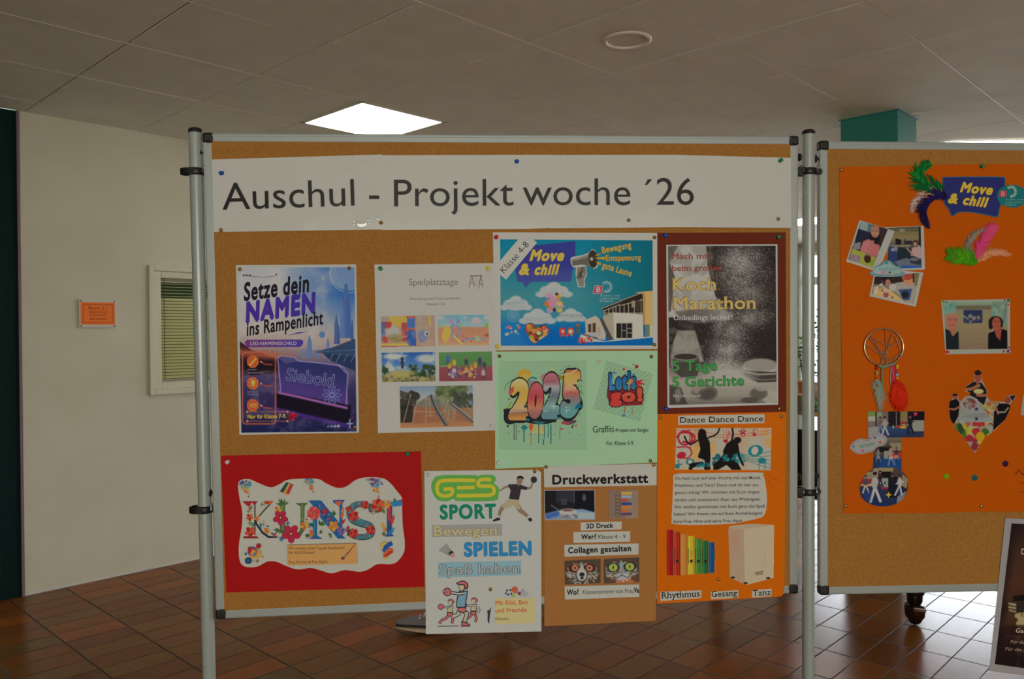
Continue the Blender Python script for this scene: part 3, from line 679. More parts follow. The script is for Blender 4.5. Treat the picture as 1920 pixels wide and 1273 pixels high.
for y in (720, 868, 1018):
    R.poly([(160 + 42 * math.cos(math.radians(22.5 + 45 * k)), y + 45 * math.sin(math.radians(22.5 + 45 * k))) for k in range(8)], (186, 76, 40)); R.seg([(160 + 38 * math.cos(math.radians(22.5 + 45 * k)), y + 41 * math.sin(math.radians(22.5 + 45 * k))) for k in range(9)], 4, (222, 120, 60), .8)
    R.seg([(215, y + 2), (245, y + 18), (290, y + 20)], 9, (176, 70, 46), .85, 6); R.ell(217, y + 2, 6, 6, (220, 150, 110))
R.seg([(142, 742), (180, 700)], 14, (230, 150, 60)); R.ell(162, 862, 15, 17, (230, 160, 70)); R.rect(155, 876, 170, 890, (226, 150, 60))
for k in range(8): R.seg([(162 + 22 * math.cos(k * .78), 862 + 22 * math.sin(k * .78)), (162 + 32 * math.cos(k * .78), 862 + 32 * math.sin(k * .78))], 4, (226, 150, 70))
R.ell(163, 1018, 26, 16, (226, 140, 64)); R.seg([(140, 1020), (186, 1020)], 3, (186, 76, 40)); R.ring(163, 1016, 12, 4, (186, 76, 40))
for y, w_ in ((775, 60), (797, 100), (927, 70), (945, 80)):
    for x in np.arange(124, 124 + w_, 9): R.seg([(x, y), (x + 6, y)], 7, (120, 116, 124), .7)
for a in (rrect(90, 655, 315, 1145, 24),): R.seg(a + a[:1], 13, (150, 60, 44), .55, 14); R.seg(a + a[:1], 5, (214, 104, 66), .9)
R.seg([(125, 1062), (395, 1062)], 3, (200, 110, 60)); R.seg([(125, 1126), (395, 1126)], 3, (200, 110, 60))
for x, y in ((122, 1062), (396, 1062), (122, 1126), (396, 1126)): R.ell(x, y, 8, 8, (224, 130, 70))
R.clump(26, (408, 1072, 462, 1112), 9, [(150, 24, 36), (176, 34, 44), (110, 18, 40)], 4)
R.seg([(822, 1115), (822, 1172)], 8, (130, 150, 190)); R.seg([(803, 1143), (842, 1143)], 8, (130, 150, 190)); R.seg([(815, 1130), (845, 1095)], 3, (140, 60, 80))
for k in range(4): R.ell(675 + 23 * k, 1163 - k, 10, 5 + k, (120 + 14 * k, 120 + 14 * k, 140 + 10 * k), rot=-.4)
R.grain(2.5, 1); P.put(R, 'printed_picture')
P.part('lettering'); K = (27, 24, 34); U = (62, 42, 128)
P.text('Setze dein', 100, 552, 304, 116, K, 240, .034, .3); P.text('NAMEN', 112, 606, 449, 126, U, 378, .06, .26); P.text('ins Rampenlicht', 118, 648, 544, 88, K, 462, .028, .3)
P.poly([(400, 541), (470, 520), (540, 515), (480, 528)], U)
P.line([(142, 139), (235, 145), (312, 137)], 3, (70, 66, 90)); P.ell(320, 128, 6, 6, U)
for k in range(3): P.poly([(88 + 20 * k, 138), (98 + 20 * k, 126), (110 + 20 * k, 126), (100 + 20 * k, 138)], K)
P.poly([(104, 588), (120, 572), (490, 570), (504, 580), (504, 598), (484, 620), (110, 622), (112, 604)], lambda x, y: (104 - .09 * x + 10, 46 + .01 * x, 96 + .08 * x))
P.text('LED-NAMENSSCHILD', 143, 459, 608, 23, (172, 164, 196), 606, .01)
P.otext('Siebold', 386, 706, 846, 84, (52, 52, 104), (128, 128, 176), 893, 0, .028)
P.otext('Nur f\u00fcr Klasse 7-9.', 125, 388, 1109, 27, (224, 160, 62), (130, 60, 20), 1104, .02, .03)
P.flush()

# ------------------------------------------------------------------ playground days poster
P = Poster('poster', 'white Spielplatztage poster with five small playground photos', 'poster', B1, (690, 480), 3.744, .3, (475, 640))
P.sheet([(45, 60), (888, 50), (905, 1224), (70, 1243)], (164, 160, 146))
P.part('lettering'); K = (84, 80, 74)
P.text('Spielplatztage', 288, 630, 206, 46, K, 203, -.006); P.text('Frau Jung und Frau Landwehr', 298, 655, 308, 17, (92, 88, 82), 304, .004); P.text('Klassen: 3-6', 412, 542, 345, 17, (92, 88, 82), 343, .004)
B_ = (116, 74, 70)
P.line([(716, 140), (802, 138)], 7, B_)
for l in (((726, 142), (709, 222)), ((730, 142), (747, 212)), ((790, 142), (777, 230)), ((792, 142), (806, 220)), ((716, 192), (740, 188)), ((784, 200), (802, 196))): P.line(l, 4.5, B_)
for l in (((752, 142), (752, 204)), ((767, 142), (767, 204)), ((750, 205), (770, 205))): P.line(l, 2, (120, 112, 106))
P.flush()
R = Ras([(90, 425), (468, 415), (472, 632), (95, 640)], 110, 62); R.vg([(415, (150, 132, 112)), (640, (160, 128, 104))])
R.rect(150, 415, 285, 500, (176, 148, 66)); R.ell(150, 530, 60, 60, (164, 140, 120), .8, 20); R.rect(92, 462, 120, 600, (74, 92, 140)); R.rect(118, 462, 165, 510, (160, 62, 62)); R.rect(100, 565, 140, 610, (168, 66, 64)); R.ell(180, 530, 45, 34, (160, 154, 142), 1, 14); R.rect(235, 468, 275, 600, (158, 64, 64))
R.rect(275, 430, 330, 505, (66, 98, 150)); R.rect(268, 420, 335, 436, (170, 82, 76)); R.rect(272, 520, 338, 630, (50, 84, 144)); R.rect(270, 508, 330, 522, (170, 74, 66)); R.ell(190, 575, 50, 26, (112, 116, 70), .9, 14); R.seg([(150, 600), (275, 560)], 9, (176, 120, 70)); R.seg([(95, 622), (280, 620)], 14, (178, 158, 60)); R.seg([(95, 638), (200, 636)], 8, (170, 60, 56))
R.seg([(340, 520), (380, 605)], 12, (150, 120, 110)); R.ell(385, 560, 34, 44, (86, 108, 150), .9, 8); R.ell(412, 545, 20, 18, (164, 160, 150)); R.ell(415, 547, 8, 9, (70, 70, 80)); R.seg([(432, 420), (436, 480)], 14, (178, 150, 60)); R.mix(np.clip((R.fbm(40, 5) - .5) * 2, 0, .35), (172, 150, 132)); P.put(R, 'printed_photo')
R = Ras([(490, 415), (843, 412), (850, 628), (495, 632)], 104, 62); R.vg([(412, (96, 150, 174)), (490, (140, 160, 160)), (505, (172, 118, 88)), (600, (176, 126, 96)), (632, (176, 150, 110))])
R.ell(500, 432, 40, 16, (165, 162, 152), .9, 8); R.ell(760, 455, 36, 20, (176, 150, 150), .9, 8); R.ell(760, 440, 20, 12, (168, 164, 156), .9, 6); R.ell(680, 432, 16, 8, (168, 164, 156), .8, 5); R.ell(835, 430, 24, 14, (168, 164, 156), .9, 8); R.poly([(815, 500), (830, 460), (850, 490), (850, 505)], (128, 150, 70)); R.poly([(640, 500), (650, 460), (662, 500)], (130, 156, 80)); R.rect(490, 470, 520, 505, (140, 160, 110), .7)
R.poly([(570, 470), (585, 425), (600, 470)], (176, 110, 150)); R.poly([(618, 470), (630, 420), (645, 470)], (104, 130, 176)); R.ring(608, 525, 40, 9, (110, 124, 164)); R.rect(590, 470, 600, 580, (120, 130, 160)); R.rect(625, 470, 632, 580, (120, 130, 160)); R.ell(550, 545, 30, 60, (184, 156, 70), 1, 8, .2); R.seg([(600, 560), (660, 615)], 12, (190, 170, 80)); R.seg([(690, 580), (820, 585)], 10, (90, 140, 170)); R.ell(770, 580, 18, 18, (120, 160, 140)); R.poly([(810, 560), (850, 535), (850, 570)], (150, 80, 60)); R.clump(8, (660, 560, 800, 610), 8, [(170, 90, 90), (100, 140, 170), (180, 160, 90)], 5)
P.put(R, 'printed_photo')
R = Ras([(95, 680), (472, 673), (475, 880), (98, 885)], 110, 62); R.vg([(673, (34, 78, 140)), (790, (90, 126, 170)), (830, (120, 130, 120)), (885, (110, 104, 70))])
R.mix(np.clip((R.fbm(80, 21) - .52) * 6, 0, .95) * (R.Y < 810), (168, 170, 172)); R.ell(180, 705, 70, 22, (174, 174, 172), .95, 14); R.ell(410, 720, 70, 30, (172, 172, 170), .9, 20); R.ell(230, 785, 40, 12, (170, 170, 170), .7, 10)
R.mix(np.clip(.5 - (R.Y - (850 - 25 * np.exp(-((R.X - 200) / 120) ** 2))) / -6, 0, 1), (150, 138, 74)); R.clump(60, (100, 845, 472, 885), 11, [(92, 92, 56), (120, 110, 76), (70, 72, 44), (140, 128, 100)], 6, .8); R.clump(40, (290, 770, 470, 840), 13, [(44, 60, 34), (60, 74, 40), (52, 62, 46)], 7, .9); R.clump(18, (100, 775, 135, 830), 11, [(48, 66, 44), (70, 84, 54)], 8, .9); R.rect(232, 712, 250, 790, (52, 56, 60)); R.ell(240, 720, 12, 10, (40, 46, 52)); R.rect(226, 745, 256, 754, (60, 60, 64)); R.ell(240, 820, 90, 22, (158, 146, 82), .8, 12)
P.put(R, 'printed_photo')
R = Ras([(497, 675), (870, 670), (875, 875), (500, 880)], 110, 62); R.vg([(670, (84, 126, 72)), (760, (74, 120, 66)), (776, (106, 92, 66)), (785, (132, 70, 72)), (880, (124, 62, 66))]); R.seg([(500, 774), (590, 772)], 5, (150, 146, 132))
for x, y, c in ((572, 770, (176, 140, 60)), (605, 750, (178, 150, 60)), (690, 745, (60, 60, 66)), (690, 800, (180, 140, 60)), (730, 785, (178, 150, 56)), (752, 770, (172, 140, 60)), (785, 735, (50, 58, 84)), (815, 765, (70, 62, 76)), (810, 820, (160, 150, 150)), (590, 830, (60, 76, 140)), (605, 810, (170, 160, 160)), (640, 810, (70, 90, 150)), (560, 720, (60, 90, 150)), (735, 790, (170, 90, 60))):
    R.ell(x, y, 13, 26, c, .95, 5); R.ell(x, y - 30, 8, 9, (130, 96, 80)); R.seg([(x - 5, y + 22), (x - 7, y + 40)], 6, (60, 50, 70)); R.seg([(x + 5, y + 22), (x + 8, y + 40)], 6, (60, 50, 70))
R.clump(30, (560, 790, 770, 850), 9, [(176, 150, 130), (90, 100, 150), (180, 90, 70), (176, 150, 70), (160, 158, 150)], 3, .85); P.put(R, 'printed_photo')
R = Ras([(222, 915), (735, 908), (740, 1195), (228, 1208)], 150, 84); R.vg([(908, (108, 128, 146)), (1000, (150, 154, 150)), (1040, (120, 110, 90)), (1160, (150, 104, 68)), (1208, (168, 116, 74))])
R.clump(90, (490, 912, 690, 1010), 22, [(84, 96, 60), (104, 112, 74), (66, 80, 46), (124, 126, 96)], 2, .7); R.clump(40, (600, 960, 735, 1050), 18, [(56, 62, 48), (74, 74, 60)], 4, .8); R.clump(40, (225, 960, 350, 1060), 20, [(60, 60, 46), (76, 70, 56), (50, 48, 40)], 5, .85); R.rect(228, 1050, 330, 1170, (40, 38, 34), .9); R.poly([(320, 1060), (420, 985), (520, 1060), (540, 1160), (310, 1180)], (142, 92, 64)); R.poly([(340, 1040), (430, 975), (520, 1040), (500, 1060), (350, 1060)], (110, 108, 94), .9); R.poly([(600, 1090), (690, 1060), (735, 1100), (735, 1165), (600, 1150)], (140, 92, 66), .8)
for l in (((300, 970), (250, 1165)), ((345, 1010), (310, 1180)), ((410, 990), (405, 1165)), ((430, 980), (440, 1130)), ((360, 1000), (520, 1000)), ((560, 1010), (735, 1150)), ((570, 1060), (560, 1150)), ((620, 1050), (600, 1160)), ((590, 1040), (610, 1130)), ((660, 1050), (720, 1130)), ((690, 1040), (738, 1130)), ((320, 1090), (540, 1095)), ((410, 1120), (470, 1122)), ((560, 1010), (540, 1100))): R.seg(l, 5, (150, 136, 108), .95)
R.seg([(445, 985), (490, 1090), (548, 1180)], 26, (66, 68, 68)); R.seg([(452, 985), (495, 1085), (556, 1180)], 6, (140, 142, 140)); R.seg([(580, 1030), (735, 1160)], 22, (90, 88, 84)); R.seg([(590, 1030), (738, 1150)], 6, (150, 146, 138)); R.ell(720, 1030, 12, 16, (90, 120, 150)); R.grain(5, 3); P.put(R, 'printed_photo')

# ------------------------------------------------------------------ Move & chill poster
P = Poster('poster', 'teal Move & chill poster with megaphone, clouds and white building', 'poster', B1, (920, 430), 5.534, 1.0, (880, 645))
P.sheet([(22, 30), (1728, 38), (1732, 1240), (45, 1255)], (166, 162, 148))
R = Ras([(98, 103), (1680, 115), (1685, 1205), (105, 1208)], 330, 228); R.vg([(100, (6, 112, 134)), (400, (30, 116, 128)), (700, (60, 124, 128)), (900, (52, 122, 136)), (1000, (14, 104, 150)), (1100, (0, 86, 148)), (1210, (0, 88, 156))])
R.hmix(900, 1700, (4, 92, 104), 1).mix(np.clip((R.Y - 950) / 150, 0, 1) * .8, (0, 88, 152)); R.ell(190, 1180, 190, 190, (60, 122, 176), .5, 160); R.ell(230, 890, 60, 60, (110, 140, 164), .35, 20)
bub = [(262, 190), (880, 120), (875, 300), (832, 540), (415, 546), (362, 606), (330, 550), (275, 540), (255, 420)]
R.poly(bub, (50, 54, 122)); R.mix((R.sd(bub) < 0) * np.clip((R.Y - 380) / 200, 0, .5), (76, 82, 138))
def cloud(cx_, cy_, w_, h_):
    for dx, dy, rx, ry in ((0, -.20, .42, .78), (-.42, .08, .36, .58), (.42, .08, .36, .58), (-.72, .48, .29, .36), (.72, .48, .29, .36), (0, .45, .62, .42)): R.ell(cx_ + dx * w_, cy_ + dy * h_, rx * w_, ry * h_, (164, 164, 156), .97, 14)
    for dx, dy, rx, ry in ((0, .30, .5, .16), (-.4, .5, .3, .12), (.4, .5, .3, .12)): R.ell(cx_ + dx * w_, cy_ + dy * h_, rx * w_, ry * h_, (142, 152, 150), .5, 26)
cloud(658, 632, 190, 88); cloud(262, 770, 165, 84); cloud(485, 908, 190, 88); cloud(832, 893, 158, 76)
R.ring(235, 900, 60, 8, (96, 140, 150), .8); R.ell(236, 895, 34, 34, (120, 136, 156), .4, 16)
R.clump(16, (150, 990, 300, 1105), 12, [(170, 150, 150), (90, 140, 170), (180, 90, 100), (180, 170, 120), (160, 165, 160)], 12)
R.clump(34, (590, 680, 735, 840), 26, [(84, 128, 120), (184, 116, 132), (190, 110, 60), (190, 160, 70), (120, 150, 110), (176, 130, 150)], 3, .9); R.poly([(680, 750), (775, 800), (690, 790)], (190, 150, 130)); R.ell(685, 672, 17, 15, (40, 46, 50)); R.ell(660, 835, 16, 20, (34, 50, 60)); R.ell(580, 772, 25, 27, (196, 104, 50)); R.ell(640, 780, 34, 32, (186, 118, 140)); R.ell(706, 706, 20, 20, (192, 112, 62)); R.ell(706, 706, 8, 8, (180, 160, 90)); R.poly([(600, 650), (612, 685), (640, 655), (640, 700), (596, 700)], (196, 120, 140))
hp = smooth([(480, 1010), (430, 972), (375, 985), (362, 1040), (390, 1110), (450, 1185), (520, 1140), (590, 1090), (602, 1030), (565, 990), (520, 995)], 5)
k_ = R.I.copy(); R.poly(hp, (60, 66, 52)); R.clump(70, (365, 975, 600, 1185), 24, [(190, 70, 40), (196, 110, 50), (176, 44, 40), (80, 90, 50), (180, 160, 110), (160, 60, 60), (60, 56, 44), (200, 140, 60)], 8, .95)
R.ell(448, 1055, 24, 24, (200, 120, 60)); R.ell(500, 1075, 24, 20, (176, 176, 130)); R.ell(425, 1115, 18, 16, (150, 170, 70)); R.ell(425, 1115, 7, 6, (60, 90, 30)); R.ell(552, 1022, 28, 26, (186, 56, 52)); R.ell(552, 1022, 12, 11, (200, 120, 110)); R.ell(392, 1003, 18, 20, (200, 130, 50))
mk = np.clip(.5 - R.sd(hp) / R.px, 0, 1)[..., None]; R.I = k_ * (1 - mk) + R.I * mk
for x, c in ((745, (184, 50, 56)), (830, (190, 70, 50))): R.ell(x, 1060, 36, 44, c); R.ell(x + 4, 1058, 18, 20, (190, 150, 110))
R.ell(826, 1060, 18, 22, (200, 190, 120)); R.ell(905, 1040, 24, 46, (66, 90, 90)); R.ell(903, 992, 20, 18, (120, 90, 70)); R.clump(14, (720, 1080, 870, 1110), 10, [(176, 50, 60), (60, 90, 140), (180, 150, 90)], 5)
R.poly([(1140, 820), (1340, 740), (1560, 655), (1685, 630), (1685, 830), (1580, 890), (1170, 880), (1175, 840)], (40, 34, 28))
R.poly([(1490, 655), (1685, 636), (1685, 990), (1590, 990), (1578, 670)], (186, 152, 92)); R.rect(1578, 660, 1605, 990, (170, 116, 70), .8)
for l in (((1150, 822), (1350, 745)), ((1350, 740), (1575, 655)), ((1175, 845), (1340, 780)), ((1345, 790), (1575, 730)), ((1180, 870), (1575, 868))): R.seg(l, 9, (150, 140, 118))
for x in (1180, 1225, 1270, 1300, 1340, 1385, 1430, 1490, 1560): R.seg([(x, 840 - (x - 1180) * .3), (x, 885)], 8, (156, 146, 122))
R.rect(1462, 740, 1500, 810, (140, 124, 90)); R.rect(1505, 740, 1560, 850, (60, 50, 40))
R.poly([(1165, 900), (1270, 862), (1580, 880), (1585, 1120), (1280, 1145), (1170, 1000)], (176, 170, 152)); R.poly([(1165, 900), (1270, 862), (1275, 960), (1280, 1145), (1180, 1000)], (150, 140, 118)); R.rect(1305, 975, 1470, 1128, (34, 30, 28)); 
for l in (((1305, 972), (1470, 968)), ((1360, 975), (1360, 1125)), ((1412, 972), (1412, 1122)), ((1360, 1050), (1412, 1050)), ((1412, 1030), (1470, 1028)), ((1412, 1075), (1470, 1073)), ((1470, 970), (1470, 1125))): R.seg(l, 7, (150, 146, 132))
R.poly([(980, 940), (1090, 895), (1130, 930), (1195, 1080), (1190, 1150), (935, 1110), (985, 1075)], (170, 156, 132)); R.poly([(1010, 985), (1090, 970), (1090, 1070), (1012, 1068)], (70, 56, 44)); R.seg([(1050, 975), (1050, 1070)], 16, (160, 140, 110)); R.poly([(1130, 925), (1165, 930), (1270, 1140), (1210, 1145), (1195, 1075)], (70, 66, 64)); R.poly([(935, 1075), (1110, 1120), (1110, 1150), (930, 1150)], (96, 94, 92)); R.ell(1060, 1090, 40, 22, (150, 152, 148), .9, 8); R.ell(1122, 1060, 17, 48, (150, 146, 144)); R.ell(1120, 1030, 12, 14, (190, 120, 110))
R.poly([(905, 1165), (935, 1090), (1080, 1140), (1190, 1160), (1280, 1145), (1685, 1108), (1685, 1122), (1180, 1168)], (172, 168, 154)); R.clump(26, (915, 1130, 1075, 1175), 13, [(184, 40, 40), (176, 170, 160), (190, 70, 50), (150, 36, 40)], 5); R.rect(1600, 995, 1650, 1110, (100, 110, 90)); R.rect(1650, 990, 1685, 1110, (176, 168, 130))
mo = [(828, 300), (850, 285), (950, 268), (1010, 245), (1050, 203), (1085, 215), (1118, 290), (1112, 390), (1075, 412), (1030, 385), (990, 372), (1000, 470), (975, 520), (980, 600), (905, 600), (880, 470), (885, 395), (850, 390), (832, 350)]
R.poly(mo, (166, 164, 150), 1, 6); R.poly([(842, 312), (950, 282), (1020, 260), (1020, 380), (945, 365), (850, 378)], (92, 88, 74)); R.poly([(842, 312), (950, 282), (1020, 258), (1020, 290), (850, 330)], (124, 118, 98)); R.seg([(850, 322), (930, 302)], 5, (160, 140, 80)); R.ell(1060, 307, 52, 92, (46, 40, 32), 1, None, -.06); R.poly([(1010, 250), (1050, 215), (1040, 400), (1008, 375)], (104, 98, 82)); R.ell(1062, 308, 46, 86, (50, 44, 36), 1, None, -.06); R.ell(1047, 308, 17, 20, (150, 144, 128)); R.poly([(900, 395), (985, 385), (990, 465), (965, 515), (968, 590), (915, 590), (892, 470)], (112, 104, 88)); R.clump(16, (905, 400, 970, 500), 13, [(70, 64, 54), (140, 132, 114), (90, 84, 70)], 6, .8); R.rect(918, 510, 965, 588, (124, 116, 98), .7); R.seg([(945, 400), (930, 500)], 9, (60, 54, 46))
for q in ([(1085, 270), (1140, 245), (1140, 262)], [(1085, 298), (1185, 282), (1190, 312), (1085, 306)], [(1085, 330), (1150, 350), (1135, 376)], [(1075, 280), (1110, 262), (1108, 275)]): R.poly(q, (196, 142, 40))
rl = [(1085, 586), (1162, 590), (1150, 666), (1066, 662)]
R.poly([(1080, 580), (1168, 584), (1156, 672), (1060, 668)], (160, 150, 146)); R.poly(rl, (176, 50, 66))
for k in range(11):
    a = -2.3 + k * .42; R.ell(1202 + 48 * math.cos(a), 597 + 50 * math.sin(a), 15, 7, (160, 168, 160), .95, None, a + .35)
    if k % 2: R.ell(1200 + 22 * math.cos(a), 597 + 24 * math.sin(a), 7, 4, (110, 160, 160), .8, None, a)
P.put(R, 'printed_picture')
P.part('lettering'); Yl = (206, 158, 66)
P.poly([(98, 325), (286, 104), (442, 104), (480, 138), (160, 522), (99, 470)], (168, 164, 150))
P.text('Klasse 4-8', 140, 402, 458, 66, (44, 42, 42), 163, -.004)
P.otext('Move', 404, 764, 322, 106, Yl, (150, 96, 30), 322, .05, .016, .28); P.otext('&', 294, 402, 466, 106, Yl, (150, 96, 30), None, .05, .016, .2); P.otext('chill', 454, 716, 466, 100, Yl, (150, 96, 30), 466, .05, .016, .3)
P.text('Bewegung', 1160, 1462, 250, 66, (192, 142, 44), 190, .03); P.text('Entspannung', 1196, 1560, 328, 58, (192, 142, 44), 318, .03); P.text('gute Laune', 1152, 1455, 398, 66, (192, 142, 44), 490, .03)
P.text('B', 1092, 1140, 650, 50, (176, 146, 146), None, .05, .1)
P.text('Kinder- und', 1140, 1338, 697, 20, (120, 150, 142), None, .02); P.text('Jugendhaus', 1140, 1340, 725, 20, (120, 150, 142), None, .02); P.text('Bregenz', 1130, 1276, 752, 20, (120, 150, 142), None, .02)
P.text('basteln', 156, 352, 785, 46, (122, 142, 146), 772, .0); P.text('kreativ', 560, 740, 640, 40, (140, 152, 152), None, -.01); P.text('kochen & essen', 350, 622, 940, 34, (136, 148, 148), 925, -.01); P.text('Bewegung', 700, 950, 905, 40, (110, 122, 124), None, -.004)
P.flush()

# ------------------------------------------------------------------ graffiti poster
P = Poster('poster', 'light green graffiti poster with the painted numbers 2025', 'poster', B1, (920, 650), 5.4156, .8, (870, 640))
P.sheet([(45, 50), (1695, 40), (1690, 1175), (45, 1240)], (140, 172, 132))
P.part('dot_screen'); P.up(); V = []; Fc = []
def dots(box, st, r, rot, c):
    q = [(math.cos(math.pi / 2 * k + .78) * r, math.sin(math.pi / 2 * k + .78) * r) for k in range(4)]; V = []; Fc = []
    x0, y0, w_, h_ = box; k0 = 0; cr, sr = math.cos(rot), math.sin(rot); n = 0
    for i, y in enumerate(np.arange(0, h_, st / 2)):
        for x in np.arange((i % 2) * st / 2, w_, st):
            dx, dy = x - w_ / 2, y - h_ / 2; X = x0 + w_ / 2 + dx * cr - dy * sr; Y = y0 + h_ / 2 + dx * sr + dy * cr
            V += [(X + a, Y + b_) for a, b_ in q]; Fc.append([n + 3, n + 2, n + 1, n]); n += 4
    P.raw(P.loc(V), Fc, alb(c))
dots((88, 148, 890, 895), 19, 4.6, 0, (92, 120, 90)); dots((1105, 205, 480, 500), 29, 6.5, .27, (70, 92, 72)); P.flush()
C_ = 5.4156 / 7.072
def g(x, y): return (54 + x * C_, 108 + y * C_)     # from the closer view of the painted numbers
def gp(L): return [g(*q) for q in L]
P.part('graffiti_numbers'); D = (30, 34, 34)
P.ell(*g(375, 235), 70, 62, (186, 138, 50)); P.ell(*g(385, 290), 56, 50, (176, 150, 70)); P.line(gp([(410, 330), (445, 285), (490, 265), (540, 285)]), 17, (30, 116, 112)); P.line(gp([(705, 105), (745, 150), (768, 195)]), 9, (188, 160, 80)); P.ell(*g(660, 270), 55, 45, (150, 110, 112)); P.ell(*g(490, 350), 60, 34, (128, 116, 110)); P.ell(*g(840, 265), 40, 26, (120, 120, 40)); P.poly(gp([(100, 720), (200, 590), (230, 590), (130, 720)]), (128, 140, 60)); P.ell(*g(560, 960), 80, 40, (168, 160, 96))
P.poly(gp(smooth([(105, 740), (130, 680), (440, 690), (480, 760), (850, 690), (1010, 690), (1120, 600), (1130, 520), (1150, 660), (1060, 740), (990, 780), (860, 800), (700, 880), (480, 880), (330, 850), (180, 890), (110, 840)], 5)), D)
for a, b_, c in ((((180, 850), (300, 815), (440, 830)), 26, (30, 108, 122)), (((500, 790), (600, 760), (850, 740)), 30, (26, 96, 110)), (((490, 850), (600, 870), (720, 830)), 28, (40, 100, 100)), (((640, 830), (760, 800), (860, 810)), 26, (60, 110, 110))): P.line(gp(a), b_ * C_, c)
for x, w_, y0, y1, c in ((240, 10, 860, 1085, (72, 66, 70)), (268, 8, 880, 1085, (72, 66, 70)), (368, 13, 900, 1125, (34, 92, 88)), (465, 9, 920, 1170, (190, 80, 40)), (565, 11, 880, 1140, (50, 84, 84)), (640, 11, 900, 1080, (40, 104, 96)), (628, 16, 1090, 1160, (40, 104, 96)), (690, 12, 870, 1070, (34, 116, 100)), (725, 15, 890, 1145, (34, 110, 100)), (845, 9, 960, 1085, (60, 128, 116)), (1000, 5, 780, 830, (70, 90, 80))): P.line(gp([(x, y0), (x + 3, (y0 + y1) / 2), (x, y1)]), w_ * C_ * 1.1, c)
P.line(gp([(240, 1085), (256, 1092), (270, 1085)]), 8 * C_, (72, 66, 70)); P.ell(*g(465, 920), 22, 36, (196, 84, 42)); P.ell(*g(375, 930), 32, 24, (34, 112, 104)); P.poly(gp([(860, 880), (900, 830), (1060, 830), (1070, 860), (960, 900)]), (92, 62, 80)); P.ell(*g(920, 870), 46, 14, (150, 66, 60))
def dg(s_, x0, x1, y0, h, f, dark=.13):
    P.text(s_, *(g(x0, 0)[0] - 8, g(x1, 0)[0] + 8), g(0, y0)[1] + 6, h * C_, D, None, dark, .1); P.text(s_, g(x0, 0)[0], g(x1, 0)[0], g(0, y0)[1], h * C_, f, None, .085, .1)
    
def grad(st):
    ys = [s_[0] for s_ in st]
    return lambda x, y: [np.interp((y - 108) / C_ + (x - 500) * .05, ys, [s_[1][k] for s_ in st]) for k in range(3)]
P.ell(*g(300, 445), 40, 56, (52, 88, 112), rot=.3); P.ell(*g(345, 640), 46, 40, (60, 96, 104)); P.ell(*g(690, 420), 50, 60, (40, 74, 92)); P.ell(*g(970, 560), 60, 34, (30, 84, 100))
dg('2', 160, 440, 780, 440, grad([(300, (196, 166, 110)), (450, (198, 142, 62)), (560, (196, 150, 70)), (680, (180, 150, 110)), (720, (140, 90, 70)), (800, (186, 130, 60))]))
dg('2', 600, 850, 760, 490, grad([(250, (164, 96, 100)), (330, (140, 84, 90)), (400, (150, 150, 142)), (520, (90, 100, 104)), (640, (120, 150, 140)), (740, (90, 124, 124))]))
dg('5', 850, 1120, 740, 510, grad([(160, (186, 92, 60)), (260, (196, 146, 62)), (430, (190, 150, 110)), (480, (166, 84, 76)), (580, (120, 110, 104)), (700, (90, 136, 130))]))
dg('0', 420, 630, 765, 380, grad([(390, (168, 80, 84)), (520, (166, 62, 66)), (650, (176, 110, 80)), (760, (140, 92, 86))]))
P.poly(gp([(165, 490), (175, 440), (235, 380), (240, 440), (200, 490)]), (186, 70, 62)); P.poly(gp([(1040, 690), (1150, 660), (1100, 600), (1060, 640)]), (22, 98, 118))
for q in (gp([(690, 560), (660, 520), (690, 485), (730, 500)]), gp([(640, 640), (615, 680), (650, 720), (690, 700)]), gp([(735, 655), (795, 655)]), gp([(765, 630), (765, 690)]), gp([(930, 660), (935, 740)]), gp([(915, 665), (980, 655), (975, 700), (935, 705)])): P.line(q, 6, (170, 176, 166))
P.line(gp([(200, 690), (180, 730), (430, 705)]), 7, (196, 190, 160)); P.line(gp([(860, 240), (870, 235), (1000, 215), (1080, 150)]), 7, (186, 186, 160)); P.line(gp([(845, 220), (980, 180), (1060, 125)]), 4, D)
P.line(gp([(115, 430), (130, 370), (210, 300), (300, 272), (400, 300)]), 4, D); P.line(gp([(1060, 410), (1130, 460), (1160, 495)]), 5, D); P.line(gp([(850, 185), (865, 150), (890, 185), (905, 110), (930, 160), (960, 105), (990, 120)]), 4, (50, 66, 54)); P.line(gp([(1090, 740), (1120, 735), (1100, 790)]), 4, (70, 70, 60))
rs = np.random.default_rng(5)
for k in range(60):
    x, y = rs.uniform(90, 1180), rs.uniform(820, 1040); 
    if k > 42: x, y = rs.uniform(1080, 1160), rs.uniform(270, 480)
    P.ell(*g(x, y), *(rs.uniform(2, 6),) * 2, [(60, 80, 60), (40, 96, 92), (150, 60, 50), (70, 60, 50)][k % 4], 8)
for x, y, r_, c in ((155, 910, 12, (50, 60, 50)), (870, 950, 12, (170, 50, 50)), (1062, 905, 9, (160, 60, 60)), (1015, 925, 12, (90, 60, 50)), (175, 555, 10, (150, 60, 50)), (305, 985, 6, D)): P.ell(*g(x, y), r_, r_, c, 10)
P.flush()
P.part('graffiti_slogan')
for k in range(70): P.ell(1360 + rs.normal(0, 105), 420 + rs.normal(0, 100), *(rs.uniform(3, 22),) * 2, [(170, 60, 56), (176, 80, 60), (60, 120, 150), (150, 150, 120), (140, 40, 40)][k % 5], 8)
P.poly([(1470, 345), (1570, 335), (1520, 360), (1580, 385), (1500, 380), (1540, 410), (1470, 400)], (176, 40, 44)); P.poly([(1190, 400), (1300, 430), (1500, 440), (1560, 480), (1540, 590), (1380, 600), (1220, 600), (1180, 500)], (120, 36, 40)); P.poly([(1355, 205), (1368, 235), (1340, 240)], (180, 50, 60))
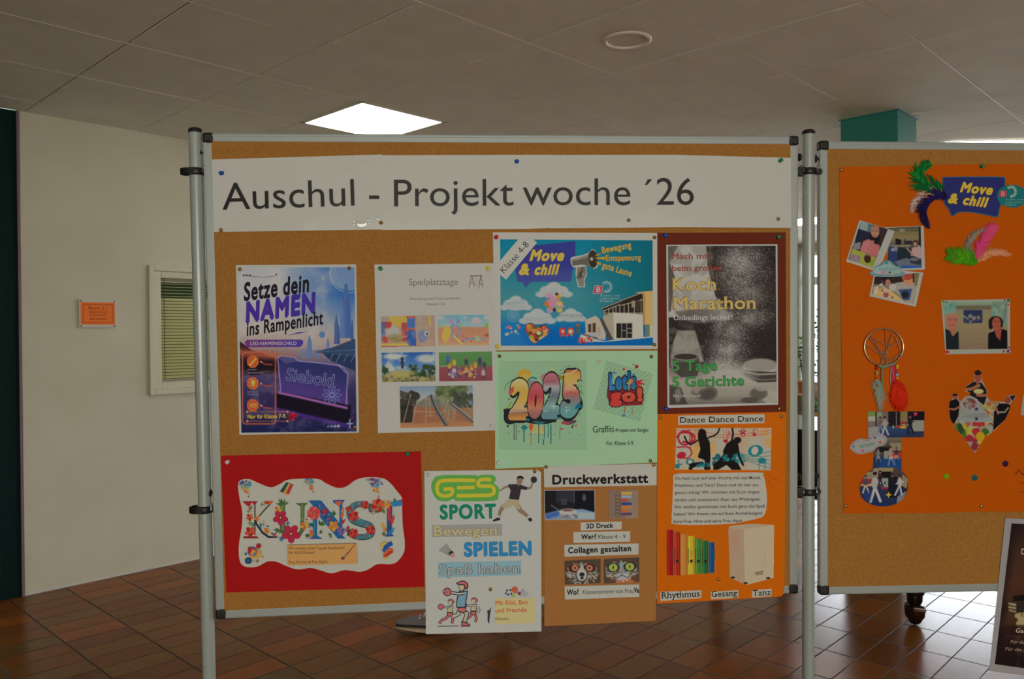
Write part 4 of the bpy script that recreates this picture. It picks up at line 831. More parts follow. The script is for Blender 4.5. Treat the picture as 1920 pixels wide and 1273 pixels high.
P.otext("Let's", 1200, 1480, 432, 150, lambda x, y: (30 + (y - 280) * .15, 92 + (y - 300) * .1, 150 - (x - 1200) * .1), (36, 30, 40), 418, .06, .06, .1); P.otext('go!', 1210, 1545, 560, 120, lambda x, y: (180, 50 + (x - 1200) * .08, 50), (46, 26, 28), 545, .07, .05)
P.ell(1422, 350, 22, 26, (200, 120, 50)); P.line([(1240, 270), (1222, 415)], 6, (90, 150, 180)); P.line([(1330, 500), (1420, 480)], 5, (200, 130, 120)); P.line([(1440, 620), (1438, 690)], 4, (130, 110, 90)); P.line([(1365, 610), (1362, 670)], 6, (160, 50, 50)); P.flush()
P.part('lettering'); K = (42, 52, 42)
P.text('Graffiti', 1040, 1250, 872, 66, K, 868, -.004); P.text('-Projekt mit Sergio', 1258, 1602, 866, 34, K, 862, .004); P.text('F\u00fcr: Klasse 5-9', 1178, 1448, 1000, 38, K, 996, .0); P.flush()
# ------------------------------------------------------------------ cooking poster
P = Poster('poster', 'dark brown Koch Marathon poster with a black and white flour photo', 'poster', B1, (1230, 430), 3.638, .5, (450, 640))
P.sheet([(10, 24), (885, 20), (889, 1244), (12, 1262)], (88, 34, 18))
P.sheet([(70, 105), (828, 102), (833, 1195), (78, 1219)], (162, 158, 146), .2, 'photo_sheet', 'white bordered photo print')
R = Ras([(82, 114), (816, 112), (824, 1182), (90, 1198)], 200, 292); R.vg([(112, (36, 31, 28)), (500, (44, 38, 34)), (900, (40, 34, 31)), (960, (110, 102, 90)), (1040, (150, 142, 126)), (1130, (136, 128, 112)), (1198, (100, 93, 82))])
R.poly([(82, 114), (160, 114), (105, 200), (84, 240)], (60, 54, 48)); R.poly([(150, 112), (342, 112), (352, 250), (385, 380), (410, 470), (330, 540), (215, 560), (130, 600), (84, 600), (84, 240)], (160, 154, 142), 1, 10); R.poly([(84, 200), (130, 330), (100, 560), (84, 560)], (70, 64, 58), .9, 8)
R.mix(np.clip((R.fbm(70, 31) - .48) * 3, 0, .5) * (R.X < 400) * (R.Y < 560), (120, 114, 104)); R.poly([(245, 470), (290, 420), (420, 470), (480, 560), (330, 640), (250, 560)], (150, 144, 130), .8, 20); R.poly([(130, 560), (270, 540), (520, 570), (500, 620), (280, 640), (160, 620)], (100, 92, 82), .9, 14); R.poly([(150, 600), (260, 640), (255, 690), (210, 690), (150, 650)], (56, 50, 46), .9, 10)
R.poly([(150, 690), (265, 690), (300, 800), (325, 900), (100, 930), (100, 860), (120, 760)], (134, 128, 114), 1, 12); R.mix(np.clip((R.fbm(50, 33) - .5) * 3, 0, .5) * (R.X < 330) * (R.Y > 650) * (R.Y < 900), (104, 98, 88))
ns = R.fbm(46, 41, 5); cl = np.zeros_like(R.X)
for x, y, rx, ry, a in ((580, 210, 130, 110, .75), (560, 330, 140, 110, .6), (610, 430, 130, 120, .5), (640, 600, 110, 60, .65), (470, 600, 80, 50, .7), (520, 700, 90, 90, .65), (490, 820, 110, 90, .7), (470, 920, 130, 70, .8), (440, 680, 60, 70, .5), (700, 300, 90, 120, .22), (560, 150, 70, 60, .5)): cl = np.maximum(cl, a * np.exp(-((R.X - x) / rx) ** 2 - ((R.Y - y) / ry) ** 2))
R.mix(np.clip(cl * (.35 + 1.3 * ns), 0, .9), (150, 144, 130))
sp_ = np.random.default_rng(8).random(R.X.shape); R.mix((sp_ > 1 - .25 * np.clip(cl * 1.3, 0, 1)) * .6, (190, 184, 170)); R.mix((sp_ < .18 * np.clip(cl * 1.5, 0, 1)) * .6, (60, 54, 48))
dk = np.random.default_rng(9).random(R.X.shape); R.mix((dk > .985) * (R.X > 380) * (R.Y < 900) * .5, (130, 124, 112))
R.poly([(105, 870), (290, 860), (296, 900), (285, 1000), (170, 1010), (110, 960)], (66, 60, 54), .95, 8); R.ell(200, 868, 92, 26, (130, 124, 110)); R.ell(202, 868, 80, 20, (50, 45, 40)); R.seg([(110, 870), (112, 960)], 6, (150, 144, 130), .8); R.seg([(130, 905), (280, 890)], 5, (130, 124, 110), .6)
R.ell(710, 940, 120, 55, (160, 154, 140), 1, 8); R.ell(715, 925, 118, 44, (132, 124, 110), .9, 10); R.poly([(590, 960), (822, 975), (822, 1040), (700, 1045), (600, 1000)], (60, 54, 48), .95, 6); R.seg([(595, 968), (700, 990), (822, 985)], 9, (150, 144, 128)); R.seg([(610, 1005), (720, 1028), (822, 1020)], 5, (120, 114, 102)); R.ell(500, 1000, 160, 60, (160, 154, 140), .8, 50)
R.ell(330, 1110, 90, 50, (96, 90, 78), .95, 10); R.ell(300, 1090, 50, 34, (134, 126, 110), .9, 14); R.ell(350, 1125, 60, 40, (72, 66, 58), .9, 20); R.ell(780, 1140, 60, 50, (150, 144, 128), .95, 8); R.ell(700, 1120, 60, 40, (84, 78, 68), .9, 12); R.ell(640, 1165, 60, 20, (70, 64, 56), .9, 10); R.ell(720, 1085, 40, 20, (140, 132, 118), .9, 8); R.poly([(90, 1060), (170, 1080), (215, 1195), (92, 1197)], (60, 54, 50), .9, 14); R.ell(150, 1130, 22, 50, (130, 124, 110), .7, 10)
R.grain(4, 6); P.put(R, 'printed_photo')
P.part('lettering'); Q = (186, 154, 88); E_ = (96, 70, 34); Gn = (62, 132, 66); Rd = (132, 54, 40)
P.text('Mach mit', 106, 370, 203, 38, Rd, 201, .012, 0, True); P.text('beim gro\u00dfen', 106, 455, 284, 38, Rd, 280, .012, 0, True)
P.otext('Koch', 110, 413, 417, 84, Q, E_, 415, .015, .02, 0, True); P.otext('Marathon', 115, 684, 546, 84, Q, E_, 541, .015, .02, 0, True)
P.text('Unbedingt lecker!', 118, 522, 619, 33, (170, 166, 156), 613, .008, 0, True)
P.otext('5 Tage', 114, 416, 964, 66, Gn, (30, 70, 34), 960, .02, .02, 0, True); P.otext('5 Gerichte', 112, 600, 1074, 66, Gn, (30, 70, 34), 1062, .02, .02, 0, True)
P.text('Mit Herr Kauk', 118, 308, 1146, 18, (166, 162, 152), 1142, .01, 0, True); P.flush()

# ------------------------------------------------------------------ art poster
P = Poster('poster', 'red poster with KUNST in flower letters on a wavy white cut-out', 'poster', B1, (400, 840), 4.5475, .3, (940, 630))
P.sheet([(65, 65), (1770, 28), (1800, 1183), (110, 1232)], (142, 16, 15))
cut = smooth([(215, 290), (300, 265), (390, 300), (490, 335), (570, 305), (650, 268), (880, 262), (960, 300), (1050, 338), (1130, 330), (1210, 275), (1300, 250), (1440, 256), (1510, 300), (1560, 360), (1610, 430), (1610, 520), (1615, 660), (1632, 800), (1620, 900), (1540, 985), (1400, 990), (1330, 1030), (1250, 1055), (1120, 1040), (1010, 1068), (920, 1045), (830, 1022), (720, 1035), (620, 1005), (540, 970), (460, 968), (370, 1012), (270, 1010), (225, 960), (218, 830), (245, 650), (245, 530), (222, 420)], 4)
P.sheet(cut, (164, 160, 142), .3, 'cut_out', 'wavy edged white cut-out')
P.part('flower_letters')
fl = np.random.default_rng(3)
def flower(x, y, r, c, c2, n=5, cc=(200, 160, 70)):
    for k in range(n):
        a = k * 2 * math.pi / n + .3; P.ell(x + .58 * r * math.cos(a), y + .58 * r * math.sin(a), r * .52, r * .40, c if k % 2 else c2, 12, a)
    P.ell(x, y, r * .22, r * .22, (110, 20, 30), 10); P.ell(x, y, r * .13, r * .13, cc, 8)
def leaf(x, y, l, w, a, c):
    ex, ey = math.cos(a), math.sin(a); P.poly([(x, y), (x + l * .35 * ex - w * ey, y + l * .35 * ey + w * ex), (x + l * ex, y + l * ey), (x + l * .35 * ex + w * ey, y + l * .35 * ey - w * ex)], c)
GR = [(58, 84, 46), (84, 104, 56), (40, 72, 50), (70, 96, 50)]
def leaves(x, y, l, n=5, c=None, a0=0.0, sp=6.28):
    for k in range(n): leaf(x, y, l * (.7 + .5 * fl.random()), l * .17, a0 + sp * k / n + fl.random() * .4, c or GR[k % 4])
def spots(box, n, r, cols):
    for k in range(n): P.ell(box[0] + fl.random() * (box[2] - box[0]), box[1] + fl.random() * (box[3] - box[1]), r * (.6 + .8 * fl.random()), r * (.5 + .7 * fl.random()), cols[k % len(cols)], 8, fl.random() * 3)
NV = (34, 36, 48); BL = (30, 84, 128); OR = (174, 86, 42); RD = (150, 34, 34); PK = (152, 38, 60); CRM = (162, 154, 124)
# K
P.poly([(245, 453), (378, 453), (360, 480), (360, 735), (385, 770), (255, 770), (285, 735), (285, 490)], NV); P.poly([(250, 457), (370, 457), (350, 485), (350, 735), (375, 752), (258, 752), (285, 730), (285, 490)], CRM); P.poly([(248, 455), (372, 455), (345, 490), (330, 460), (310, 500), (285, 490)], RD); P.poly([(258, 752), (375, 752), (380, 768), (256, 768)], (120, 30, 34))
P.poly([(425, 452), (518, 450), (470, 500), (380, 600), (365, 590), (440, 500)], NV); P.poly([(420, 455), (505, 452), (455, 500), (375, 592), (362, 580), (430, 500)], CRM); P.poly([(425, 452), (518, 450), (490, 478), (440, 480)], OR)
P.poly([(360, 600), (395, 610), (470, 725), (545, 745), (545, 765), (470, 768), (415, 730), (360, 650)], NV); P.poly([(368, 595), (405, 610), (475, 715), (545, 738), (540, 752), (475, 750), (425, 715), (372, 640)], CRM)
for x, y, r, c, c2 in ((310, 590, 30, RD, OR), (315, 715, 44, RD, (186, 60, 50)), (455, 705, 26, OR, (196, 120, 60)), (520, 738, 16, OR, RD), (372, 600, 22, OR, (180, 110, 70)), (312, 515, 14, RD, OR), (455, 465, 17, OR, RD)): flower(x, y, r, c, c2)
for x, y, l in ((315, 640, 30), (300, 540, 22), (335, 660, 26), (415, 480, 24)): leaves(x, y, l, 4)
for x, y, a in ((320, 490, 1.3), (395, 640, 1.0), (450, 660, .4), (490, 720, .6), (340, 660, -1.2), (395, 660, 1.1)): leaf(x, y, 34, 9, a, (40, 96, 130))
spots((410, 610, 440, 660), 6, 5, [RD, (90, 40, 60)])
# U
P.poly([(530, 470), (645, 468), (612, 490), (612, 690), (640, 740), (700, 745), (740, 700), (745, 500), (700, 470), (810, 468), (778, 495), (776, 700), (735, 768), (640, 775), (580, 730), (566, 680), (566, 495)], (66, 92, 52)); P.poly([(575, 490), (600, 490), (600, 690), (585, 700)], (96, 116, 64)); P.poly([(750, 480), (768, 480), (765, 640), (752, 640)], (100, 112, 66))
leaves(585, 490, 60, 6, None, -2.3, 1.8); leaves(560, 690, 60, 5, None, 1.0, 2.0); leaves(780, 740, 50, 4, None, -.3, 1.2); leaves(600, 760, 52, 4, (50, 100, 130), 1.8, 1.6); leaves(620, 650, 40, 3, (50, 90, 120), -1.0, 1.2); leaf(745, 590, 60, 14, .9, (104, 122, 74)); leaf(750, 660, 60, 12, -1.2, (70, 98, 56))
flower(550, 525, 30, OR, (196, 140, 60)); flower(573, 595, 62, PK, (150, 36, 56)); flower(663, 730, 76, PK, (156, 34, 52)); flower(775, 662, 36, OR, (196, 130, 60))
# N
P.poly([(810, 448), (918, 446), (1075, 640), (1075, 500), (1020, 462), (1020, 448), (1118, 446), (1100, 475), (1100, 745), (1130, 772), (1060, 772), (885, 560), (885, 745), (925, 772), (820, 772), (848, 745), (848, 490)], BL); P.poly([(862, 480), (880, 480), (1070, 715), (1070, 740)], (24, 66, 110)); P.poly([(855, 560), (868, 560), (868, 745), (855, 745)], (50, 110, 120)); P.poly([(1035, 455), (1100, 453), (1085, 480), (1070, 500), (1052, 485)], OR); P.line([(1020, 449), (1118, 447)], 8, (60, 50, 130)); P.line([(822, 771), (925, 771)], 8, (60, 50, 130))
leaves(845, 640, 52, 4, (40, 84, 70), 1.0, 2.2); leaves(905, 660, 58, 4, None, -1.6, 1.4); leaves(905, 730, 40, 3, None, -1.5, 1.2); leaves(1045, 560, 50, 4, None, 2.4, 1.8); leaves(1010, 740, 40, 4, None, 2.0, 2.0)
for x, y, a, c in ((1085, 600, -1.1, OR), (1095, 560, -1.3, (196, 110, 60)), (1085, 650, -.8, PK), (850, 745, -2.0, OR), (840, 770, -1.9, (196, 104, 50))): leaf(x, y, 66, 15, a, c)
spots((870, 480, 910, 530), 6, 8, [RD, OR, (60, 130, 150)]); spots((930, 560, 1010, 640), 9, 8, [RD, (60, 130, 150), OR])
flower(858, 555, 54, (180, 56, 58), (196, 84, 70), 8); flower(952, 540, 26, PK, RD); flower(1025, 665, 44, (200, 130, 56), (196, 106, 50)); flower(1088, 708, 32, (84, 66, 120), (110, 92, 140), 8); spots((790, 560, 815, 640), 5, 6, [(90, 40, 70), RD])
# S
sp0 = smooth([(1345, 545), (1330, 500), (1270, 478), (1205, 490), (1165, 545), (1190, 610), (1260, 640), (1330, 665), (1350, 710), (1325, 750), (1250, 760), (1180, 745), (1150, 700)], 6, False)
P.line(sp0, [30 + 34 * math.sin(math.pi * min(1, i / (len(sp0) - 1) * 1.0)) for i in range(len(sp0))], (26, 40, 50)); P.line([(x, y - 3) for x, y in sp0], [22 + 32 * math.sin(math.pi * i / (len(sp0) - 1)) for i in range(len(sp0))], (58, 110, 116))
P.poly([(1345, 550), (1318, 490), (1350, 470)], GR[0]); P.poly([(1140, 750), (1150, 680), (1190, 740)], GR[2])
for i in range(0, len(sp0), 3): spots((sp0[i][0] - 24, sp0[i][1] - 22, sp0[i][0] + 24, sp0[i][1] + 18), 4, 7, [GR[1], (120, 50, 80), (90, 140, 140), RD, GR[3]])
for x, y, r in ((1290, 485, 34), (1195, 580, 44), (1195, 728, 40), (1340, 700, 38), (1150, 520, 22)): leaves(x, y, r * 1.2, 5); flower(x, y, r, RD, (186, 56, 50), 6)
flower(1148, 680, 14, PK, RD)
# T
P.poly([(1380, 480), (1540, 470), (1540, 500), (1400, 510)], (180, 120, 50)); P.poly([(1480, 490), (1525, 488), (1520, 735), (1542, 752), (1458, 755), (1482, 735)], (40, 70, 110)); P.poly([(1484, 500), (1515, 500), (1510, 620), (1490, 620)], (168, 50, 60)); P.poly([(1500, 470), (1520, 462), (1610, 440), (1612, 490), (1540, 500)], (40, 110, 160)); P.poly([(1585, 455), (1612, 440), (1612, 462)], RD)
flower(1405, 490, 54, RD, (190, 80, 50), 7); flower(1485, 478, 32, (200, 140, 60), (190, 110, 50)); leaves(1390, 530, 36, 4, None, .8, 1.6); leaves(1540, 460, 36, 3, None, -1.6, 1.0)
for x, y, a, c in ((1500, 660, -.95, RD), (1515, 640, -1.2, (180, 50, 50)), (1475, 720, -2.0, OR), (1465, 700, -2.0, (196, 140, 60)), (1500, 740, -.9, (50, 120, 160)), (1490, 745, -1.1, (40, 96, 140)), (1465, 560, -2.2, GR[1])): leaf(x, y, 80, 15, a, c)
leaves(1470, 735, 34, 3, None, 2.4, 1.6); P.flush()
P.part('paint_pictures')
for x, y, cols, w_ in ((262, 300, [(52, 60, 130), (50, 120, 160), (110, 150, 110), (186, 150, 70), (180, 80, 60)], 1), (812, 285, [(50, 120, 150), (190, 150, 60), (110, 150, 90), (186, 90, 60)], .8), (1370, 280, [(100, 40, 110), (70, 50, 130), (40, 120, 160), (190, 160, 70), (186, 70, 50)], 1.2)):
    for k in range(60):
        q = fl.random(); P.ell(x + fl.normal(0, 26 * w_ * (1.1 - q * .8)) + q * 22, y - 14 + q * 90 * w_ + fl.normal(0, 8), *(fl.uniform(2, 11),) * 2, cols[min(len(cols) - 1, int(q * len(cols)))], 8)
    for k in range(16):
        a = fl.uniform(-.6, 3.7); l = fl.uniform(30, 62) * w_; P.line([(x, y), (x + l * math.cos(a), y + l * math.sin(a) * .8)], 3, cols[k % len(cols)])
    P.line([(x + 14, y + 60), (x + 40, y + 90 * w_), (x + 38, y + 115 * w_)], 3, (160, 70, 70)); P.ell(x + 38, y + 116 * w_, 6, 6, (150, 50, 50), 8)
for k, c in enumerate([(40, 50, 46), (36, 84, 70), (190, 150, 60), (176, 60, 50), (150, 40, 50)]):
    o_ = k * 15; P.line([(632 + o_ * .75 - 4, 296 + o_ * .25), (575 + o_, 375 + o_ * .3)], 14, c); P.poly([(568 + o_, 370 + o_ * .3), (582 + o_, 380 + o_ * .3), (560 + o_ * .95, 386 + o_ * .45)], (190, 150, 110))
P.ell(360, 900, 46, 46, (190, 140, 50)); P.ell(335, 885, 42, 40, (54, 70, 120)); P.ell(338, 890, 34, 34, (176, 80, 50)); P.ell(340, 895, 20, 22, (196, 140, 60)); P.ell(352, 905, 14, 14, (60, 110, 140)); P.ell(310, 870, 16, 26, (150, 40, 40)); P.ell(298, 962, 28, 26, (26, 36, 48)); P.ell(298, 962, 18, 17, (36, 84, 126)); P.ell(385, 836, 21, 20, (150, 30, 50))
for x, y, r_, c in ((276, 904, 9, (26, 40, 50)), (420, 932, 8, (180, 110, 50)), (375, 966, 11, (120, 90, 40)), (345, 966, 4, (60, 60, 60)), (300, 852, 7, RD)): P.ell(x, y, r_, r_, c, 10)
P.line(smooth([(1448, 860), (1440, 830), (1470, 805)], 4, False), 26, (194, 150, 60)); P.line(smooth([(1455, 885), (1475, 840), (1525, 812)], 4, False), 34, (30, 74, 140)); P.line(smooth([(1460, 915), (1490, 870), (1530, 875)], 4, False), 26, (180, 90, 50)); P.line(smooth([(1455, 930), (1490, 905), (1530, 880)], 4, False), 22, (170, 44, 36)); P.ell(1470, 935, 20, 10, (194, 140, 50)); P.flush()
P.sheet([(628, 830), (1222, 814), (1228, 985), (636, 1002)], (186, 132, 74), .2, 'note_strip', 'sandy brown note strip')
P.part('lettering'); K = (58, 42, 34)
P.text('Wir machen jeden Tag ein Kunstwerk!', 640, 1118, 866, 24, K, 862, .002); P.text('F\u00fcr ALLE Klassen!', 641, 865, 905, 24, K, 900, .002); P.text('Frau Richter & Frau Epple', 645, 972, 984, 22, K, 978, .002)
P.line([(1208, 812), (1190, 845), (1130, 915)], [4, 6, 12], (110, 50, 50)); P.line([(1135, 905), (1112, 938)], 18, (120, 110, 104)); P.ell(1104, 940, 16, 13, (120, 50, 44)); P.flush()

# ------------------------------------------------------------------ sports poster
P = Poster('poster', 'white GES SPORT poster hanging below the board edge, with ball players', 'poster', B1, (790, 870), 3.8583, .9, (445, 630))
P.sheet([(22, 50), (840, 41), (866, 60), (869, 1211), (33, 1230)], (166, 163, 150))
P.part('club_emblem')
g0 = (86, 146, 64); y0_ = (206, 164, 46)
P.poly(smooth([(72, 175), (85, 115), (140, 82), (385, 80), (405, 88), (440, 78), (520, 80), (540, 110), (528, 140), (560, 170), (558, 230), (525, 265), (270, 268), (235, 252), (180, 270), (110, 255)], 5), g0)
for l in (smooth([(390, 118), (160, 120), (115, 160), (125, 215), (175, 232), (220, 215), (226, 176)], 5, False), [(226, 178), (160, 182)], [(258, 172), (388, 168)], [(255, 230), (500, 225)], smooth([(505, 114), (440, 112), (412, 130), (420, 158), (500, 160), (525, 180), (522, 212), (495, 226)], 5, False)): P.line(l, 26, y0_)
P.flush()
P.part('lettering')
P.text('SPORT', 134, 542, 396, 96, (24, 112, 82), 388, .045); P.rect(78, 442, 585, 528, (138, 138, 128), -10); P.otext('Bewegen', 92, 547, 520, 70, (170, 158, 118), (124, 108, 70), 514, .015, .025)
P.otext('SPIELEN', 310, 797, 665, 92, (44, 116, 160), (30, 80, 110), 655, .045, .014); P.rect(120, 712, 722, 803, (120, 152, 158), -14); P.poly([(120, 712), (722, 698), (726, 803), (122, 822)], (122, 154, 160)); P.otext('Spa\u00df haben', 133, 710, 801, 72, (158, 158, 148), (64, 66, 66), 786, .0, .03)
P.poly([(535, 972), (820, 968), (822, 1150), (532, 1158)], (186, 166, 112)); P.text('Mit Bilal, Ben', 537, 768, 1020, 32, (176, 62, 46), 1014, .008); P.text('und Freunde', 537, 762, 1076, 32, (176, 62, 46), 1068, .008); P.text('Klassen:', 537, 638, 1131, 23, (88, 78, 54), 1128, .006); P.flush()
P.part('printed_player', 'handball player throwing a ball')
SK = (128, 104, 84); TS = (52, 44, 48); SH = (160, 144, 112)
P.line([(640, 160), (605, 168), (566, 194)], [18, 15, 11], SK); P.line([(750, 178), (792, 172), (808, 130)], [20, 17, 12], SK); P.ell(814, 113, 23, 24, (44, 42, 42)); P.poly([(626, 148), (690, 144), (720, 150), (768, 168), (760, 188), (722, 182), (706, 260), (634, 252), (646, 190), (632, 166)], TS)
P.poly([(690, 118), (716, 118), (716, 150), (696, 158)], SK); P.ell(712, 120, 21, 28, SK); P.poly(smooth([(692, 112), (694, 92), (715, 84), (738, 94), (738, 114), (728, 104), (706, 102)], 3), (36, 30, 30))
P.line([(640, 290), (590, 310), (570, 345), (555, 398)], [40, 32, 26, 16], SK); P.line([(690, 290), (715, 335), (760, 370), (788, 398)], [40, 34, 26, 16], SK); P.poly([(622, 256), (706, 260), (718, 330), (690, 325), (664, 296), (604, 325), (580, 308)], SH); P.line([(560, 372), (554, 390)], 18, (166, 162, 150)); P.line([(768, 378), (784, 390)], 18, (166, 162, 150)); P.poly([(514, 408), (552, 386), (572, 392), (568, 406), (520, 416)], (40, 34, 40)); P.poly([(770, 396), (790, 386), (804, 404), (792, 418), (776, 410)], (40, 34, 40)); P.flush()
P.part('printed_cartoon', 'cartoon of three people exercising with balls'); L_ = (52, 42, 44); PK_ = (176, 92, 90); CR_ = (170, 156, 116)
P.poly([(200, 560 + 10), (205, 571), (203, 574)], L_)
def ln(p, w=7, c=L_): P.line(p, w, c)
def figure(x, y, k, shirt, hair, shorts, legs):
    q = lambda L: [(x + a * k, y + b_ * k) for a, b_ in L]
    for l in (q([(-25, 100), (-60, 135), (-100, 150), (-130, 190)]), q([(5, 100), (20, 140), (10, 190)])): ln(l, 30 * k); ln(l, 17 * k, legs)
    P.poly(q([(-38, -6), (25, -12), (20, 60), (18, 104), (-48, 100), (-45, 60)]), L_); P.poly(q([(-32, 0), (18, -5), (13, 62), (-40, 58)]), shirt); P.poly(q([(-44, 66), (14, 70), (18, 108), (-40, 104)]), L_); P.poly(q([(-39, 71), (9, 75), (12, 102), (-35, 98)]), shorts)
    ln(q([(0, 5), (-40, 8), (-95, 6)]), 24 * k); ln(q([(0, 5), (-40, 8), (-95, 6)]), 12 * k, (164, 160, 146)); P.ell(x - 112 * k, y + 4 * k, 33 * k, 33 * k, L_); P.ell(x - 112 * k, y + 4 * k, 26 * k, 26 * k, PK_)
    P.ell(x - 5 * k, y - 48 * k, 30 * k, 33 * k, L_); P.ell(x - 10 * k, y - 42 * k, 21 * k, 25 * k, (168, 160, 130)); P.poly(smooth(q([(-40, -62), (-5, -86), (34, -62), (32, -38), (14, -30), (8, -56), (-20, -62)]), 3), L_); P.poly(smooth(q([(-32, -62), (-4, -80), (28, -60), (26, -42), (16, -40), (10, -62), (-18, -66)]), 3), hair)
figure(385, 1020, .66, CR_, PK_, PK_, PK_); figure(215, 1030, .66, CR_, PK_, PK_, PK_)
q = lambda L: [(a, b_) for a, b_ in L]
ln([(270, 1060), (270, 1085), (225, 1105)], 34); ln([(270, 1060), (270, 1085), (225, 1105)], 22, (164, 158, 130)); ln([(300, 1060), (330, 1080), (310, 1150)], 36); ln([(300, 1060), (330, 1080), (310, 1150)], 23, (164, 158, 130)); P.poly([(290, 1135), (330, 1145), (352, 1162), (350, 1174), (290, 1174)], L_); P.poly([(296, 1145), (328, 1151), (345, 1165), (298, 1169)], PK_)
P.poly([(275, 915), (338, 916), (328, 985), (320, 1040), (250, 1038), (256, 970)], L_); P.poly([(282, 922), (330, 923), (320, 985), (313, 1033), (257, 1032), (263, 972)], (104, 140, 150)); P.poly([(262, 1036), (318, 1034), (330, 1068), (300, 1078), (262, 1068)], L_); P.poly([(268, 1042), (314, 1040), (322, 1064), (300, 1070), (268, 1062)], PK_)
ln([(310, 935), (270, 938), (205, 930)], 24); ln([(310, 935), (270, 938), (205, 930)], 12, (164, 160, 146)); P.ell(188, 926, 30, 31, L_); P.ell(188, 926, 24, 25, PK_); P.ell(165, 922, 12, 11, L_); P.ell(165, 922, 7, 6, (164, 158, 130)); P.ell(294, 885, 24, 36, L_); P.ell(292, 887, 18, 29, (170, 160, 128)); P.poly(smooth([(252, 862), (300, 842), (338, 865), (335, 900), (318, 905), (310, 880), (270, 875)], 3), L_); P.poly(smooth([(262, 862), (300, 849), (330, 866), (328, 892), (320, 895), (312, 872), (275, 867)], 3), PK_)
ln([(118, 1174), (268, 1172)], 4); ln([(285, 1174), (355, 1173)], 4); ln([(400, 1040), (408, 1060), (402, 1075)], 4); ln([(416, 1030), (426, 1055), (418, 1080)], 4); P.flush()
P.part('printed_balls', 'small picture of assorted balls'); P.ell(676, 910, 23, 24, (176, 82, 52)); P.poly([(690, 935), (735, 900), (748, 955), (710, 950)], (110, 60, 60)); P.ell(745, 940, 28, 22, (150, 148, 144)); P.poly([(700, 925), (735, 898), (730, 925)], (160, 150, 150)); P.ell(633, 933, 26, 30, (160, 160, 154)); P.ell(664, 950, 14, 14, (140, 150, 70))
for x, y in ((620, 915), (645, 912), (628, 945), (650, 938), (612, 935)): P.ell(x, y, 7, 8, (40, 40, 42), 7)
P.flush()
P.part('printed_shuttlecock', 'small picture of a shuttlecock'); P.poly([(124, 622), (150, 600), (180, 572), (228, 640), (205, 668)], (150, 146, 136))
for k in range(7): P.line([(126 + 9 * k, 624 - 8 * k), (208 + 3 * k, 662 - 4 * k)], 3, (90, 86, 80))
P.poly([(196, 640), (222, 625), (236, 645), (212, 668)], (50, 46, 46)); P.ell(228, 662, 17, 17, (186, 124, 112)); P.flush()
P.part('printed_silhouette', 'small dark silhouette of a person with raised arms'); c = (48, 46, 48); P.line([(480, 1066), (490, 1085), (486, 1120), (488, 1150)], [8, 17, 14, 8], c); P.line([(478, 1064), (488, 1085)], 7, c); P.line([(500, 1040), (498, 1066), (490, 1088)], 7, c); P.ell(490, 1066, 8, 9, c); P.flush()

# ------------------------------------------------------------------ print workshop poster
P = Poster('poster', 'brown card Druckwerkstatt poster with two animal collage pictures', 'poster', B1, (1010, 860), 3.978, .6, (457, 650))
P.sheet([(38, 58), (880, 38), (874, 1208), (43, 1250)], (142, 92, 46), .4)
K = (30, 26, 26)
for pts, nm, lb in (([(38, 56), (880, 36), (880, 198), (42, 214)], 'title_strip', 'white title strip'), ([(313, 476), (620, 468), (618, 527), (314, 536)], 'text_strip', 'white strip reading 3D Druck'), ([(260, 548), (682, 540), (682, 618), (260, 628)], 'text_strip', 'white strip with the class numbers'), ([(192, 643), (746, 632), (744, 714), (193, 731)], 'text_strip', 'white strip reading Collagen gestalten'), ([(194, 952), (750, 938), (750, 1030), (196, 1051)], 'text_strip', 'white strip with the classroom')):
    P.sheet(pts, (164, 160, 144), .15, nm, lb)
R = Ras([(44, 238), (415, 236), (418, 450), (48, 452)], 112, 66); R.fill((26, 24, 28)); R.rect(130, 240, 268, 330, (46, 46, 52), .9); R.rect(150, 320, 240, 380, (30, 28, 32)); R.rect(268, 238, 415, 400, (18, 18, 24)); R.ell(340, 290, 14, 26, (90, 92, 96), .8, 8); R.rect(165, 300, 210, 345, (64, 62, 60), .8); R.seg([(265, 240), (265, 330)], 3, (100, 100, 104)); R.poly([(48, 410), (150, 385), (330, 375), (418, 400), (418, 450), (48, 452)], (112, 136, 160), 1, 10); R.poly([(50, 415), (160, 388), (170, 420), (60, 450)], (54, 86, 140), .9, 10); R.poly([(300, 400), (418, 402), (418, 450), (280, 450)], (150, 160, 164), .9, 12); R.ell(225, 415, 72, 26, (150, 146, 138), 1, 8); R.ell(220, 395, 68, 24, (164, 160, 150), 1, 6); R.ell(215, 384, 40, 9, (96, 60, 44), .9, 6); R.clump(26, (165, 420, 290, 440), 8, [(120, 118, 116), (90, 88, 92), (160, 156, 150)], 3); R.seg([(95, 348), (150, 385)], 8, (110, 110, 112), .8)
P.z += 2e-4; P.sheet([(40, 234), (419, 232), (421, 454), (44, 457)], (160, 156, 146), .15, 'photo_border'); P.put(R, 'photo_print', 'glued photo of a printer nozzle')
R = Ras([(522, 236), (742, 234), (742, 446), (524, 450)], 68, 66); R.fill((128, 104, 84)); R.mix(np.clip((R.fbm(60, 4) - .4) * 2, 0, .6), (112, 96, 88)); R.mix(np.clip((R.X - 640) / 100, 0, .3), (150, 130, 110))
for k, c in enumerate([(190, 150, 60), (130, 150, 160), (170, 66, 50), (44, 66, 120), (190, 110, 46), (180, 90, 44), (84, 64, 90)]):
    y = 258 + 26 * k; R.seg([(622, y), (685 - 9 * (k in (2, 5)) * 3, y - 3 * (k == 6))], 20, c); R.ring(590, y + 4, 17, 4, (80, 60, 50), .9); R.seg([(604, y + 2), (622, y)], 4, (84, 64, 50))
P.put(R, 'photo_print', 'glued photo of coloured name tags')
